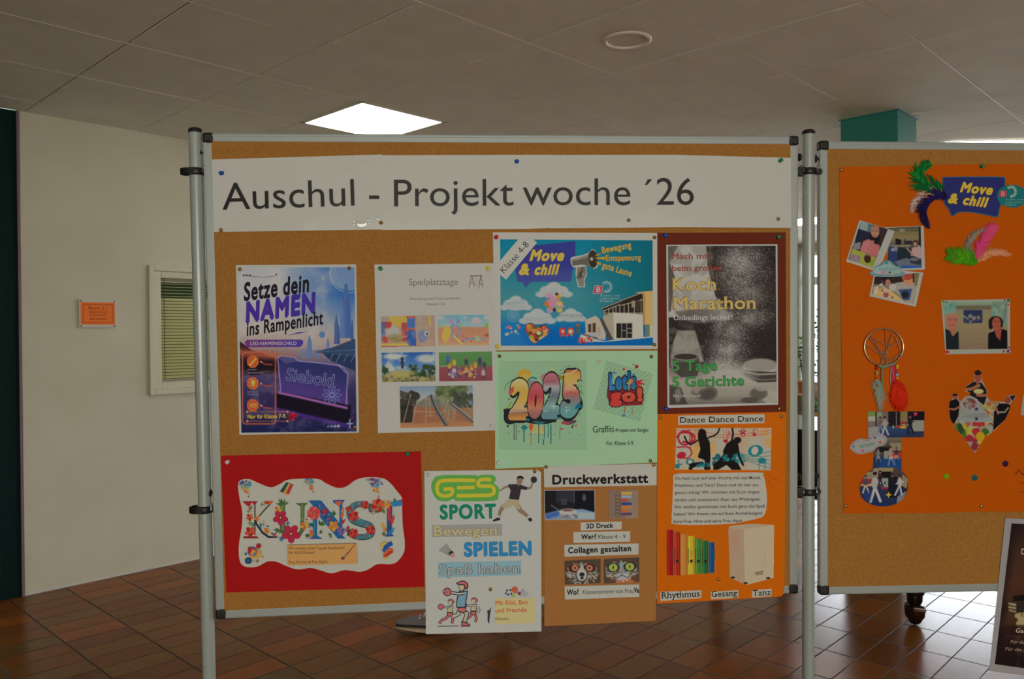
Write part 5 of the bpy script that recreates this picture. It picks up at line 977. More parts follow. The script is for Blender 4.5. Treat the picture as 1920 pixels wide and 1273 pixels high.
def animal(quad, cat_):
    R = Ras(quad, 84, 58); x0, y0 = quad[0]; R.fill((74, 60, 48)); cx_, cy_ = x0 + 132, y0 + 95; fr_ = np.random.default_rng(2 + cat_)
    for k in range(150):
        a = fr_.random() * 6.28; rr_ = fr_.random() ** .5; x, y = cx_ + 112 * rr_ * math.cos(a), cy_ + 72 * rr_ * math.sin(a); R.seg([(x, y), (x + 14 * math.cos(a + .4), y + 14 * math.sin(a + .4))], 9, [(160, 156, 140), (140, 134, 116), (164, 150, 120), (110, 104, 96), (150, 120, 90), (120, 130, 120)][k % 6], .95)
    return R, cx_, cy_
R, cx_, cy_ = animal([(193, 762), (462, 748), (462, 928), (196, 938)], 0)
for s_ in (-1, 1): R.ell(cx_ + s_ * 56, cy_ - 42 + (s_ < 0) * 4, 44, 30, (40, 34, 30)); R.ell(cx_ + s_ * 54, cy_ - 42, 27, 25, (176, 80, 46)); R.ell(cx_ + s_ * 54, cy_ - 42, 14, 14, (160, 150, 130)); R.ell(cx_ + s_ * 54, cy_ - 42, 8, 9, (30, 24, 22))
R.ell(cx_ - 4, cy_ + 10, 44, 54, (50, 44, 40)); R.ell(cx_ - 4, cy_ + 8, 38, 48, (158, 156, 146)); R.poly([(cx_ - 30, cy_ - 20), (cx_ - 4, cy_ - 70), (cx_ + 22, cy_ - 20)], (158, 154, 142)); R.ell(cx_ - 2, cy_ + 6, 20, 15, (34, 36, 40)); R.ell(cx_ - 2, cy_ + 32, 14, 10, (60, 50, 50)); R.seg([(cx_ - 2, cy_ + 18), (cx_ - 2, cy_ + 40)], 5, (40, 36, 36)); R.ell(cx_ - 2, cy_ + 50, 10, 6, (170, 130, 120)); P.put(R, 'photo_print', 'glued collage picture of a dog face with orange eyes')
R, cx_, cy_ = animal([(486, 750), (750, 736), (752, 916), (488, 932)], 1); R.poly([(495, 925), (560, 880), (750, 870), (752, 916)], (90, 60, 46), .6); R.ell(cx_ + 10, cy_ + 35, 60, 34, (160, 158, 150), .9, 14); R.ell(cx_, cy_ - 30, 30, 40, (120, 140, 146), .8, 14)
for s_ in (-1, 1): R.ell(cx_ + s_ * 62, cy_ - 40 + 6 * (s_ < 0), 48, 34, (40, 44, 34)); R.ell(cx_ + s_ * 62, cy_ - 40 + 6 * (s_ < 0), 33, 28, (136, 156, 72)); R.ell(cx_ + s_ * 62, cy_ - 40 + 6 * (s_ < 0), 10, 17, (200, 150, 60)); R.ell(cx_ + s_ * 62, cy_ - 40 + 6 * (s_ < 0), 5, 14, (30, 24, 22))
R.poly([(cx_ - 16, cy_ - 16), (cx_ + 18, cy_ - 18), (cx_ + 4, cy_ + 4)], (180, 110, 100)); R.seg(smooth([(cx_ - 68, cy_ + 20), (cx_ - 40, cy_ + 44), (cx_ + 2, cy_ + 24), (cx_ + 44, cy_ + 42), (cx_ + 66, cy_ + 14)], 5, False), 5, (60, 50, 56)); R.seg([(cx_ + 2, cy_ + 4), (cx_ + 2, cy_ + 24)], 4, (70, 50, 56)); R.clump(20, (cx_ - 40, cy_ + 55, cx_ + 90, cy_ + 82), 10, [(176, 100, 60), (180, 90, 60), (160, 150, 130)], 3); P.put(R, 'photo_print', 'glued collage picture of a cat face with green eyes')
P.z += 2e-4; P.part('lettering')
P.text('Druckwerkstatt', 102, 817, 190, 66, K, 178, .035); P.text('3D Druck', 357, 556, 520, 34, K, 514, .03); P.text('Wer?', 318, 430, 601, 36, K, 598, .03, .06); P.text('Klasse 4 - 9', 446, 648, 598, 30, (66, 60, 54), 594, -.002); P.text('Collagen gestalten', 220, 690, 705, 42, K, 688, .03); P.text('Wo?', 212, 300, 1016, 38, K, 1012, .03, .06); P.text('Klassenzimmer von Frau', 330, 708, 1010, 31, (66, 60, 54), 1000, -.002); P.text('Va', 712, 750, 1000, 38, K, 998, .035); P.flush()

# ------------------------------------------------------------------ dance poster
P = Poster('poster', 'orange Dance Dance Dance poster with dancers and a wooden box drum', 'poster', B1, (1220, 770), 3.44, .8, (455, 630))
P.sheet([(43, 22), (873, 8), (862, 1150), (858, 1180), (845, 1198), (41, 1246)], (186, 86, 4), .3)
for pts, nm, lb in (([(178, 32), (735, 22), (733, 80), (177, 92)], 'title_strip', 'white strip reading Dance Dance Dance'), ([(62, 1168), (328, 1158), (326, 1208), (63, 1228)], 'text_strip', 'white strip reading Rhythmus'), ([(388, 1168), (566, 1157), (565, 1206), (390, 1216)], 'text_strip', 'white strip reading Gesang'), ([(654, 1158), (781, 1148), (779, 1195), (655, 1205)], 'text_strip', 'white strip reading Tanz'), (smooth([(158, 410), (300, 404), (690, 398), (725, 415), (742, 480), (750, 580), (735, 670), (690, 695), (600, 715), (560, 725), (400, 735), (160, 733), (136, 700), (140, 600), (146, 460)], 4), 'text_panel', 'white rounded text panel')):
    P.sheet(pts, (164, 158, 140), .12, nm, lb); P.z -= 1e-4
P.z += 2e-4
R = Ras([(165, 113), (780, 111), (774, 384), (157, 380)], 178, 80); R.fill((162, 152, 132)); R.mix(np.clip((R.fbm(150, 3) - .5) * 3, 0, .5), (170, 140, 100)); OG = (196, 140, 70); TE = (24, 110, 112); CRD = (160, 30, 44)
for x, y, a, b_ in ((300, 270, 46, 50), (400, 240, 24, 44), (735, 140, 28, 26), (765, 205, 30, 36), (615, 315, 18, 16), (270, 320, 18, 20)): R.ell(x, y, a, b_, OG, .75)
for k in range(5): R.seg(smooth([(165, 118 + 10 * k), (300, 116 + 11 * k), (480, 150 + 8 * k), (780, 118 + 9 * k)], 5, False), 2.5, CRD if k % 2 else OG, .8); R.seg(smooth([(560, 270 + 5 * k), (650, 285 + 12 * k), (778, 262 + 28 * k)], 4, False), 4, TE, .85)
R.seg(smooth([(170, 235), (240, 235), (265, 270), (240, 305), (200, 300), (180, 285)], 5, False), 9, CRD); R.ell(198, 288, 30, 22, CRD, 1, None, -.3); R.seg(smooth([(170, 170), (200, 140), (260, 145), (285, 180), (260, 205), (210, 200)], 5, False), 13, CRD); R.ring(222, 175, 44, 12, CRD); R.seg([(248, 120), (256, 240)], 5, CRD)
for x in (290, 305, 470, 490): R.seg([(x, 118), (x, 230 if x < 400 else 200)], 5, (176, 100, 60))
R.ell(484, 196, 14, 11, CRD); R.seg([(495, 190), (505, 130), (520, 160)], 4, CRD); R.ell(670, 155, 12, 9, CRD); R.seg([(660, 150), (665, 120), (690, 125)], 4, CRD)
for l in (((570, 130), (610, 150)), ((575, 150), (615, 130)), ((585, 120), (590, 165)), ((600, 115), (605, 160))): R.seg(l, 6, CRD)
R.ell(676, 258, 48, 36, TE, 1, None, -.2); R.ell(672, 258, 22, 28, (170, 160, 140), 1, None, .3); R.ell(718, 322, 26, 20, TE); R.seg([(742, 315), (738, 380)], 5, TE); R.seg([(700, 325), (700, 384)], 4, TE); R.ell(255, 330, 28, 22, TE); R.ell(255, 330, 14, 14, (170, 160, 140)); R.seg([(180, 320), (180, 372)], 8, TE); R.seg([(162, 350), (200, 345)], 8, TE); R.ell(170, 360, 18, 12, TE); R.clump(30, (410, 290, 520, 340), 12, [TE, (40, 140, 130), (20, 80, 84)], 6); R.clump(20, (545, 290, 610, 335), 9, [TE, (40, 140, 130)], 7)
BK = (22, 17, 16)
R.poly(smooth([(305, 160), (312, 125), (330, 116), (355, 130), (362, 170), (380, 200), (384, 250), (386, 310), (380, 350), (385, 378), (345, 378), (348, 320), (305, 300), (320, 250), (310, 200)], 3), BK); R.seg([(320, 180), (262, 218), (236, 205), (218, 165)], 10, BK); R.seg([(370, 175), (412, 160), (435, 140), (445, 113)], 10, BK); R.seg([(330, 340), (262, 350), (258, 372)], 24, BK); R.seg([(250, 374), (300, 350)], 12, BK)
R.poly([(490, 210), (530, 185), (565, 210), (566, 260), (550, 300), (470, 290), (466, 260)], BK); R.ell(560, 190, 25, 20, BK); R.seg([(526, 113), (532, 150), (522, 200)], 12, BK); R.seg([(560, 230), (570, 290), (596, 350)], 14, BK); R.poly([(470, 280), (545, 300), (585, 382), (525, 382), (490, 350), (455, 370), (430, 382), (404, 382), (404, 345), (440, 320)], BK); R.clump(14, (470, 285, 560, 330), 9, [TE, (30, 120, 120)], 9, .8); R.clump(18, (300, 335, 385, 360), 8, [TE, (30, 110, 110)], 10, .7)
P.put(R, 'picture_strip', 'glued strip with black dancers and music notes')
R = Ras([(102, 768), (420, 768), (420, 1062), (102, 1062)], 104, 96); R.fill((186, 86, 4)); cols = [(142, 18, 20), (160, 40, 24), (186, 112, 40), (186, 156, 36), (62, 116, 40), (30, 92, 50), (20, 66, 110)]; tops = [765, 783, 796, 808, 824, 838, 848]; bots = [1066, 1062, 1060, 1056, 1052, 1050, 1046]
pol = [(102, 764)]
for k, c in enumerate(cols):
    x0 = 104 + k * 46 - k * .6; R.rect(x0, tops[k], x0 + 42 - (k == 6) * 8, bots[k], c); R.rect(x0 + 6, tops[k], x0 + 13, bots[k], tuple(min(255, v + 40) for v in c), .5); R.rect(x0 + 34, tops[k], x0 + 42 - (k == 6) * 8, bots[k], tuple(v * .6 for v in c), .5); R.rect(x0 + 41, tops[k], x0 + 45, bots[k], (150, 140, 110), .5)
    if k in (1, 3, 4, 5): R.ell(x0 + 22, 970, 9, 11, (40, 36, 30)); R.seg([(x0 + 22, 900), (x0 + 22, 945)], 5, (60, 60, 40), .6); R.seg([(x0 + 3, 890), (x0 + 3, 985)], 6, (40, 40, 34), .6)
    if k in (0, 6): R.rect(x0, 880, x0 + 40, 970, tuple(v * .8 + 20 for v in c), .5)
    pol += [(x0, tops[k] - 2), (x0 + 46, tops[k] - 2)]
P.put(R, 'cut_out_picture', 'glued picture of seven rainbow coloured tubes', mask=pol + [(422, 1048), (102, 1068)])
bx_ = [(502, 750), (530, 742), (660, 730), (795, 738), (792, 1078), (622, 1122), (600, 1116), (512, 1076)]
R = Ras([(500, 728), (798, 728), (798, 1124), (500, 1124)], 170, 226); R.fill((168, 150, 122)); R.mix(np.clip((R.X - 590) / 6, 0, 1), (172, 154, 122)); R.poly([(502, 752), (660, 730), (795, 740), (600, 762)], (160, 142, 112)); R.poly([(502, 752), (598, 764), (604, 1116), (512, 1076)], (160, 136, 108)); R.blob(545, 830, 26, 80, (170, 112, 80), .5); R.mix(np.clip((R.fbm(90, 5) - .5) * 2, 0, .3), (176, 160, 130)); R.seg([(735, 900), (733, 1020)], 2, (130, 116, 92), .6); R.seg([(598, 764), (604, 1116)], 3, (140, 120, 92), .7)
for x, y in ((530, 1076), (612, 1112), (758, 1080)): R.ell(x, y, 14, 7, (50, 44, 36))
R.seg([(676, 1044), (726, 1036)], 4, (60, 46, 34)); P.put(R, 'cut_out_picture', 'glued picture of a pale wooden box drum', mask=bx_)
P.z += 1e-4; P.part('lettering'); K = (38, 34, 32)
P.text('Dance Dance Dance', 190, 725, 78, 36, K, 68, .006, 0, True); P.text('Rhythmus', 70, 318, 1212, 40, K, 1198, .008, 0, True); P.text('Gesang', 394, 560, 1202, 38, K, 1193, .008, 0, True); P.text('Tanz', 660, 776, 1196, 38, K, 1188, .008, 0, True)
K = (62, 56, 52)
for t_, x0, x1, y, y1 in (('Du hast Lust auf eine Woche mit viel Musik,', 160, 712, 445, 441), ('Rhythmus und Tanz? Dann seid ihr bei uns', 157, 694, 491, 487), ('genau richtig! Wir m\u00f6chten mit Euch singen,', 155, 706, 537, 532), ('tanzen und musizieren! Aber das Wichtigste:', 154, 708, 584, 579), ('Wir wollen gemeinsam mit Euch ganz viel Spa\u00df', 151, 737, 630, 624), ('haben! Wir freuen uns auf Eure Anmeldungen!', 150, 720, 676, 669), ('Eure Frau Hinz und eure Frau Appt', 149, 592, 724, 718)): P.text(t_, x0, x1, y, 19, K, y1, .008)
P.text('Fame', 675, 724, 1064, 22, (70, 50, 36), 1058, .0, .2)
for l in (((750, 405), (800, 440), (845, 460)), ((765, 445), (775, 490)), ((790, 435), (820, 440)), ((785, 480), (800, 495)), ((815, 510), (835, 520), (845, 525))): P.line(l, 2.5, (150, 66, 6))
P.flush()
# ------------------------------------------------------------------ the big orange sheet on the right board (crop a: 1540,270 x 3.637; crop b: 1540,600 x 3.35)
SA, OA = 3.637, (1540, 270)
P = Poster('poster', 'big orange sheet with feathers, photos and glitter stones on the right board', 'poster', B2, OA, SA, .3, (800, 1300))
a2 = lambda x, y: ((1540 - OA[0] + x / 3.35) * SA, (600 - OA[1] + y / 3.35) * SA)      # from crop b
def cv(o, s): return lambda x, y: ((o[0] - OA[0] + x / s) * SA, (o[1] - OA[1] + y / s) * SA)
ORG = (160, 68, 0)
P.sheet([(123, 157), (760, 143), (1700, 128), (1700, 2505), (1000, 2508), (770, 2518), a2(380, 1213), a2(138, 1216)], ORG, .3)
ZS = P.z
# speech bubble sign and round sticker
c8 = cv((1700, 290), 8.727)
def q8(L): return [c8(*p_) for p_ in L]
P.z = ZS + .0006
P.sheet(q8(smooth([(590, 390), (620, 365), (1100, 358), (1560, 362), (1612, 400), (1605, 560), (1530, 870), (1495, 1012), (1440, 1020), (1300, 990), (1050, 945), (850, 950), (760, 1008), (725, 990), (680, 890), (610, 790), (590, 600)], 3)), (18, 84, 104), .5, 'bubble_sign', 'dark blue speech bubble sign reading Move & chill')
P.part('bubble_print'); P.poly(q8(smooth([(602, 396), (625, 378), (1100, 374), (1555, 378), (1596, 404), (1590, 560), (1515, 870), (1482, 996), (1440, 1004), (1300, 974), (1050, 930), (845, 936), (758, 990), (738, 980), (692, 884), (622, 785), (602, 600)], 3)), (38, 40, 88))
Yg = (206, 152, 50)
for t_, x0, x1, y0, y1, h in (('Move', 872, 1405, 602, 655, 150), ('&', 676, 835, 785, 795, 150), ('chill', 915, 1330, 808, 862, 150)):
    (X0, Y0), (X1, Y1) = c8(x0, y0), c8(x1, y1); P.otext(t_, X0, X1, Y0, h / 8.727 * SA, Yg, (120, 80, 20), Y1, .05, .016, .25)
P.flush()
P.z = ZS + .0014
P.sheet(q8(smooth([(1480, 700), (1500, 590), (1600, 515), (1740, 490), (1850, 520), (1960, 590), (1990, 700), (1900, 820), (1780, 865), (1640, 850), (1530, 800)], 4)), (22, 96, 92), .3, 'sticker', 'teal oval club sticker')
P.part('sticker_print'); P.poly(q8([(1530, 590), (1640, 590), (1630, 690), (1505, 690)]), (160, 44, 54)); X, Y = c8(1545, 675); P.text('B', X, X + 28, Y, 32, (190, 110, 110), None, .04)
for k in range(10):
    t = -2.2 + k * .42; P.ell(*c8(1710 + 75 * math.cos(t), 605 + 80 * math.sin(t)), 11, 5, (150, 160, 146), 8, t)
for k, (x, y, t_) in enumerate(((1625, 745, 'Kinder- und'), (1620, 787, 'Jugendhaus'), (1605, 828, 'Bregenz'))): X, Y = c8(x, y); P.text(t_, X, X + (118, 116, 80)[k], Y, 9, (110, 146, 130), None, .01)
P.flush()
# feathers
fe = np.random.default_rng(21)
def feather(pts, wid, cols, label, lift=3.0, tuft=.55, n=150):
    """shaft along pts (sheet coordinates) with soft curved barbs on both sides"""
    S = np.array(smooth(pts, 10, False)); m = len(S); d = np.gradient(S, axis=0); d /= np.linalg.norm(d, axis=1)[:, None]
    P.part('feather', label)
    for k in range(n):
        u = fe.random() ** .85; i = min(int(u * (m - 1)), m - 2); side = fe.choice((-1, 1)); prof = math.sin(math.pi * min(1, .12 + .88 * u)) ** .6
        L = wid * prof * fe.uniform(.55, 1.1); e = d[i] * fe.uniform(.5, 1.0) * (.6 + u) + np.array([-d[i][1], d[i][0]]) * side; e /= np.linalg.norm(e)
        bend = d[i] * L * fe.uniform(.1, tuft); w_ = wid * .07
        q0 = S[i]; q1 = q0 + e * L * .5 + bend * .3; q2 = q0 + e * L + bend; t0 = np.array([-e[1], e[0]]) * w_
        V = np.array([q0 - t0, q0 + t0, q1 + t0 * .8, q1 - t0 * .8, q2 + t0 * .12, q2 - t0 * .12]); z_ = P.z + .0006 + fe.random() * .0012
        A = P.loc(V, z_); A[2:4, 2] += lift * .001 * fe.uniform(.2, .8); A[4:, 2] += lift * .001 * fe.uniform(.0, 1.2)
        P.raw(A, [[0, 1, 2, 3], [3, 2, 4, 5]], alb(cols[int(u * 2.99 + fe.random() * .8) % len(cols)] if fe.random() < .8 else cols[fe.integers(len(cols))]))
    P.z += .0016; P.line([tuple(p_) for p_ in S], [6 - 4 * i / m for i in range(m)], cols[0]); P.z -= .0016
    return P.flush()
P.z = ZS + .0004
feather([(835, 325), (760, 290), (690, 265), (672, 200), (735, 125)], 85, [(6, 66, 32), (8, 74, 28), (12, 104, 34)], 'green feather', n=260)
feather([(842, 350), (740, 325), (655, 380), (605, 470)], 48, [(150, 116, 96), (160, 108, 74), (160, 140, 124)], 'pale beige feather')
P.z = ZS + .0020
feather([(855, 370), (790, 345), (715, 390), (690, 470), (735, 575)], 62, [(22, 16, 56), (28, 20, 66), (18, 12, 44)], 'dark blue feather', n=240)
P.z = ZS + .0004
feather([(1050, 770), (1000, 700), (1040, 620), (1120, 575)], 40, [(104, 112, 92), (110, 112, 100), (124, 106, 86)], 'grey feather', n=120)
feather([(1065, 790), (1085, 700), (1140, 610), (1185, 555)], 62, [(206, 60, 84), (214, 52, 96), (206, 60, 90)], 'pink feather', n=220)
feather([(1065, 800), (1130, 755), (1200, 740), (1295, 760)], 44, [(176, 112, 66), (182, 120, 80), (176, 116, 80)], 'pale cream feather')
feather([(1060, 815), (1000, 780), (930, 765), (865, 755)], 78, [(56, 116, 10), (66, 132, 14), (60, 110, 16)], 'bright green feather', n=260)

def photo(quad, border, w, h, paint, label, z, cvf, rim=(150, 148, 134), mask=None):
    P.z = ZS + z; q = [cvf(*p_) for p_ in quad]
    o = None
    if border: o = P.sheet(q, rim, .25, 'photo_print', label)
    inn = [cvf(*p_) for p_ in (border or quad)]; R = Ras(inn, w, h)
    # paint in the crop's own coordinates
    R.X, R.Y = _inv(cvf, R.X, R.Y); R.px = float(np.hypot(R.X[0, 1] - R.X[0, 0], R.Y[0, 1] - R.Y[0, 0])); paint(R)
    if mask is not None: keep = R.sd(mask)
    R.X, R.Y = cvf(R.X, R.Y); 
    return P.put(R, 'printed_image' if o else 'photo_cut_out', None if o else label, parent=o, mask=[cvf(*p_) for p_ in mask] if mask else None)
def _inv(f, X, Y):
    x0, y0 = f(0.0, 0.0); x1, _ = f(1.0, 0.0); return (X - x0) / (x1 - x0), (Y - y0) / (x1 - x0)
cA = cv((1580, 400), 7.075)
def pa(R):
    R.fill((40, 34, 36)); R.poly([(200, 90), (440, 160), (380, 420), (140, 420)], (74, 96, 100)); R.poly([(240, 100), (340, 130), (330, 230), (220, 240)], (120, 136, 130)); R.poly([(200, 200), (380, 260), (330, 420), (160, 420)], (34, 34, 46)); R.poly([(150, 400), (240, 380), (230, 480), (130, 480)], (120, 110, 112)); R.poly([(590, 210), (690, 240), (560, 640), (520, 610), (560, 420)], (176, 140, 96)); R.poly([(620, 225), (690, 240), (600, 480), (560, 560)], (150, 146, 120)); R.poly([(400, 150), (600, 200), (560, 430), (480, 400)], (50, 38, 36))
    R.poly([(130, 470), (290, 520), (440, 590), (520, 640), (390, 720), (80, 620)], (140, 140, 56)); R.poly([(440, 590), (530, 640), (400, 710), (340, 640)], (120, 130, 36)); R.poly([(110, 540), (240, 570), (220, 650), (90, 620)], (124, 104, 110)); R.clump(10, (120, 560, 210, 630), 12, [(150, 70, 80), (140, 130, 140)], 3)
    R.ell(420, 330, 75, 110, (28, 24, 28)); R.poly([(350, 310), (350, 420), (480, 440), (490, 300)], (28, 24, 28)); R.poly([(230, 500), (270, 370), (350, 340), (420, 400), (490, 420), (490, 520), (430, 590), (300, 520)], (164, 92, 86), 1, 10); R.poly([(360, 360), (420, 360), (410, 430)], (150, 100, 84)); R.ell(430, 245, 55, 76, (158, 112, 86), 1, 8); R.ell(430, 200, 58, 40, (150, 104, 80), .8, 14); R.seg([(385, 230), (415, 235)], 7, (40, 32, 32), .8); R.seg([(440, 238), (470, 240)], 7, (40, 32, 32), .8); R.seg([(410, 290), (445, 292)], 8, (150, 70, 66)); R.mix(np.clip((R.fbm(50, 3) - .5) * 3, 0, .4) * (R.Y > 380) * (R.Y < 560) * (R.X > 240) * (R.X < 490), (176, 120, 120)); R.ell(330, 600, 46, 60, (56, 26, 26), .95, 10); R.ell(340, 548, 34, 14, (120, 116, 96), .8, 8)
photo([(222, 88), (690, 236), (530, 640), (400, 755), (45, 640)], [(242, 103), (600, 210), (395, 722), (75, 612)], 66, 80, pa, 'tilted photo of a person in a pink top at a table', .0006, cA)
def pb(R):
    R.vg([(180, (96, 88, 60)), (330, (124, 108, 66)), (440, (70, 70, 70)), (600, (40, 52, 56)), (740, (60, 76, 90))]); R.rect(560, 175, 1040, 240, (84, 76, 58), .8); R.ell(790, 225, 40, 18, (120, 130, 90)); R.rect(1010, 170, 1040, 420, (30, 26, 28)); R.poly([(700, 330), (780, 350), (770, 420), (700, 410)], (24, 22, 26)); R.rect(815, 340, 920, 410, (40, 38, 40)); R.rect(830, 345, 930, 360, (130, 130, 116)); R.rect(640, 420, 900, 440, (130, 120, 84)); R.rect(630, 440, 760, 640, (40, 52, 90)); R.clump(12, (650, 440, 730, 500), 20, [(110, 110, 120), (70, 80, 110), (150, 150, 150)], 3); R.poly([(730, 450), (930, 470), (900, 640), (720, 620)], (30, 40, 42)); R.poly([(690, 640), (850, 590), (1040, 680), (1040, 725), (760, 720)], (90, 96, 104)); R.poly([(780, 690), (1040, 700), (1050, 725), (780, 725)], (30, 80, 140)); R.poly([(920, 460), (1010, 420), (1050, 470), (1050, 620), (960, 570), (900, 560)], (160, 130, 124), 1, 10); R.ell(965, 400, 45, 48, (60, 46, 36)); R.ell(962, 410, 26, 30, (150, 110, 86), 1, 8); R.seg([(930, 550), (850, 460)], 22, (150, 104, 84)); R.poly([(880, 590), (1040, 600), (1030, 690), (900, 660)], (44, 46, 52), .9, 10); R.ell(950, 610, 60, 22, (110, 108, 110), .8, 10)
photo([(565, 185), (1075, 165), (1092, 745), (780, 760), (600, 640)], [(590, 192), (1035, 172), (1048, 720), (600, 740)], 62, 76, pb, 'photo of a person kneeling on a floor mat', .0004, cA)
def pc(R):
    R.fill((110, 100, 84)); R.poly([(400, 830), (1000, 770), (960, 960), (420, 940)], (44, 32, 30)); R.poly([(390, 1080), (470, 960), (620, 1010), (830, 1170), (800, 1190), (400, 1100)], (186, 148, 92)); R.poly([(620, 1000), (720, 1060), (860, 1180), (930, 1190), (990, 930), (880, 900), (700, 920)], (144, 136, 122), 1, 10); R.ell(660, 980, 46, 50, (160, 152, 140), 1, 12); R.ell(590, 880, 60, 60, (34, 26, 26)); R.ell(600, 920, 36, 46, (150, 104, 82), 1, 8); R.ell(870, 890, 62, 66, (176, 118, 84), 1, 8); R.ell(860, 830, 70, 56, (150, 66, 50), 1, 10); R.poly([(780, 840), (830, 830), (800, 900)], (150, 84, 60)); R.poly([(740, 1010), (920, 1000), (890, 1150), (800, 1150)], (52, 70, 100), 1, 8); R.ell(830, 1080, 50, 46, (28, 28, 34), .9, 10); R.ell(575, 1075, 36, 44, (130, 60, 70), .9, 8); R.ell(580, 1040, 34, 16, (170, 150, 140), .8, 6); R.clump(20, (410, 900, 560, 1040), 18, [(160, 140, 110), (176, 150, 120), (70, 60, 60), (186, 180, 166)], 3); R.rect(950, 800, 1000, 960, (110, 100, 54)); R.ell(660, 1115, 12, 12, (60, 50, 50))
photo([(420, 790), (600, 740), (1070, 785), (970, 1240), (355, 1100)], [(425, 840), (1020, 790), (935, 1195), (385, 1075)], 74, 52, pc, 'tilted photo of people working at a table', .0002, cA)
P.z = ZS + .0013; cl_ = [cA(*p_) for p_ in smooth([(360, 790), (400, 760), (430, 700), (500, 680), (560, 630), (630, 630), (700, 690), (760, 710), (780, 760), (825, 790), (800, 830), (600, 842), (400, 830)], 4)]
P.sheet(cl_, (96, 128, 124), .3, 'cloud_cut_out', 'pale teal cloud cut-out with a flower print'); P.part('cloud_print')
P.poly([cA(*p_) for p_ in smooth([(410, 790), (440, 720), (520, 690), (600, 650), (690, 710), (750, 740), (770, 790), (600, 810)], 4)], (130, 148, 140)); P.ell(*cA(600, 740), 70, 12, (110, 140, 136)); P.ell(*cA(545, 785), 16, 15, (170, 110, 124), 10); P.ell(*cA(480, 790), 14, 10, (150, 140, 150), 10); P.ell(*cA(625, 785), 7, 8, (40, 60, 60), 8); P.ell(*cA(650, 812), 12, 6, (176, 120, 80), 8)
def star(f, x, y, r, c, n=5, k=.45):
    P.poly([f(x + r * (1 if i % 2 == 0 else k) * math.sin(math.pi * i / n), y - r * (1 if i % 2 == 0 else k) * math.cos(math.pi * i / n)) for i in range(2 * n)], c)
star(cA, 580, 655, 30, (20, 110, 124)); P.flush()
# landscape photo of two people
cB = cv((1750, 550), 10.6)
def pd(R):
    R.vg([(150, (120, 146, 120)), (300, (120, 116, 88)), (600, (132, 116, 80)), (1110, (120, 100, 76))]); R.rect(210, 170, 450, 420, (104, 136, 116)); R.clump(12, (215, 180, 460, 330), 40, [(90, 136, 116), (126, 140, 120), (70, 120, 100)], 3, .7); R.poly([(1160, 170), (1450, 160), (1470, 700), (1160, 480)], (106, 126, 100)); R.clump(12, (1190, 180, 1400, 420), 40, [(70, 120, 90), (126, 140, 116), (96, 130, 110)], 4, .7); R.seg([(1450, 180), (1400, 560)], 20, (80, 92, 120)); R.rect(450, 240, 1150, 320, (92, 82, 60), .8); R.rect(600, 330, 975, 590, (38, 46, 74)); R.clump(18, (610, 460, 965, 580), 28, [(130, 124, 110), (60, 60, 90), (140, 120, 60), (110, 70, 70), (40, 60, 80)], 5, .8); R.ell(735, 450, 40, 40, (120, 120, 110), .9, 10)
    for y in (720, 800, 880, 1000): R.seg([(520, y), (1060, y + 10)], 4, (104, 92, 66), .7)
    R.poly([(235, 700), (330, 740), (400, 840), (500, 740), (510, 1115), (255, 1118), (240, 900)], (24, 30, 34), 1, 10); R.poly([(300, 660), (460, 660), (410, 850), (370, 840)], (150, 92, 70), 1, 12); R.ell(370, 550, 120, 150, (156, 96, 76), 1, 14); R.poly([(240, 560), (230, 440), (330, 385), (440, 390), (515, 450), (510, 540), (470, 450), (300, 440)], (150, 110, 80), 1, 18); R.seg([(290, 520), (350, 520)], 14, (70, 50, 50), .7); R.seg([(410, 525), (460, 525)], 14, (70, 50, 50), .7); R.seg([(340, 630), (420, 630)], 12, (120, 56, 56), .8)
    R.ell(1240, 580, 145, 130, (30, 20, 24)); R.poly([(1105, 520), (1100, 700), (1160, 720), (1180, 560)], (30, 20, 24)); R.poly([(1330, 520), (1385, 600), (1370, 680), (1320, 660)], (30, 20, 24)); R.poly([(1090, 800), (1200, 740), (1380, 710), (1470, 740), (1475, 1105), (1085, 1108)], (16, 14, 16), 1, 10); R.poly([(1200, 690), (1360, 690), (1330, 940), (1250, 860)], (140, 66, 46), 1, 12); R.ell(1255, 600, 88, 130, (146, 74, 56), 1, 14); R.seg([(1200, 560), (1240, 560)], 12, (50, 30, 30), .8); R.seg([(1275, 560), (1310, 560)], 12, (50, 30, 30), .8); R.seg([(1220, 660), (1290, 655)], 12, (120, 50, 50), .8); R.poly([(1120, 760), (1210, 710), (1190, 760)], (140, 136, 128))
photo([(155, 140), (1525, 112), (1525, 1190), (240, 1210)], [(205, 165), (1470, 150), (1475, 1105), (255, 1120)], 116, 92, pd, 'landscape photo of two people with dark tops', .0004, cB, (140, 140, 122))
P.z += .0002; P.part('glitter_stone', 'small coloured stones along the photo edge')
for x, y, r_, c in ((195, 165, 24, (60, 120, 20)), (258, 168, 16, (60, 40, 40)), (1415, 135, 18, (140, 30, 44)), (1490, 140, 30, (24, 90, 70)), (1490, 225, 18, (160, 50, 60)), (270, 1165, 34, (170, 30, 34)), (312, 1170, 16, (150, 40, 40)), (1400, 1150, 22, (150, 40, 60)), (1490, 1150, 34, (70, 44, 110)), (1522, 1155, 14, (200, 190, 210)), (1505, 1075, 18, (50, 30, 50)), (195, 250, 10, (90, 60, 60))): P.ell(*cB(x, y), r_ * SA / 10.6, r_ * SA / 10.6, c, 12)
P.flush()
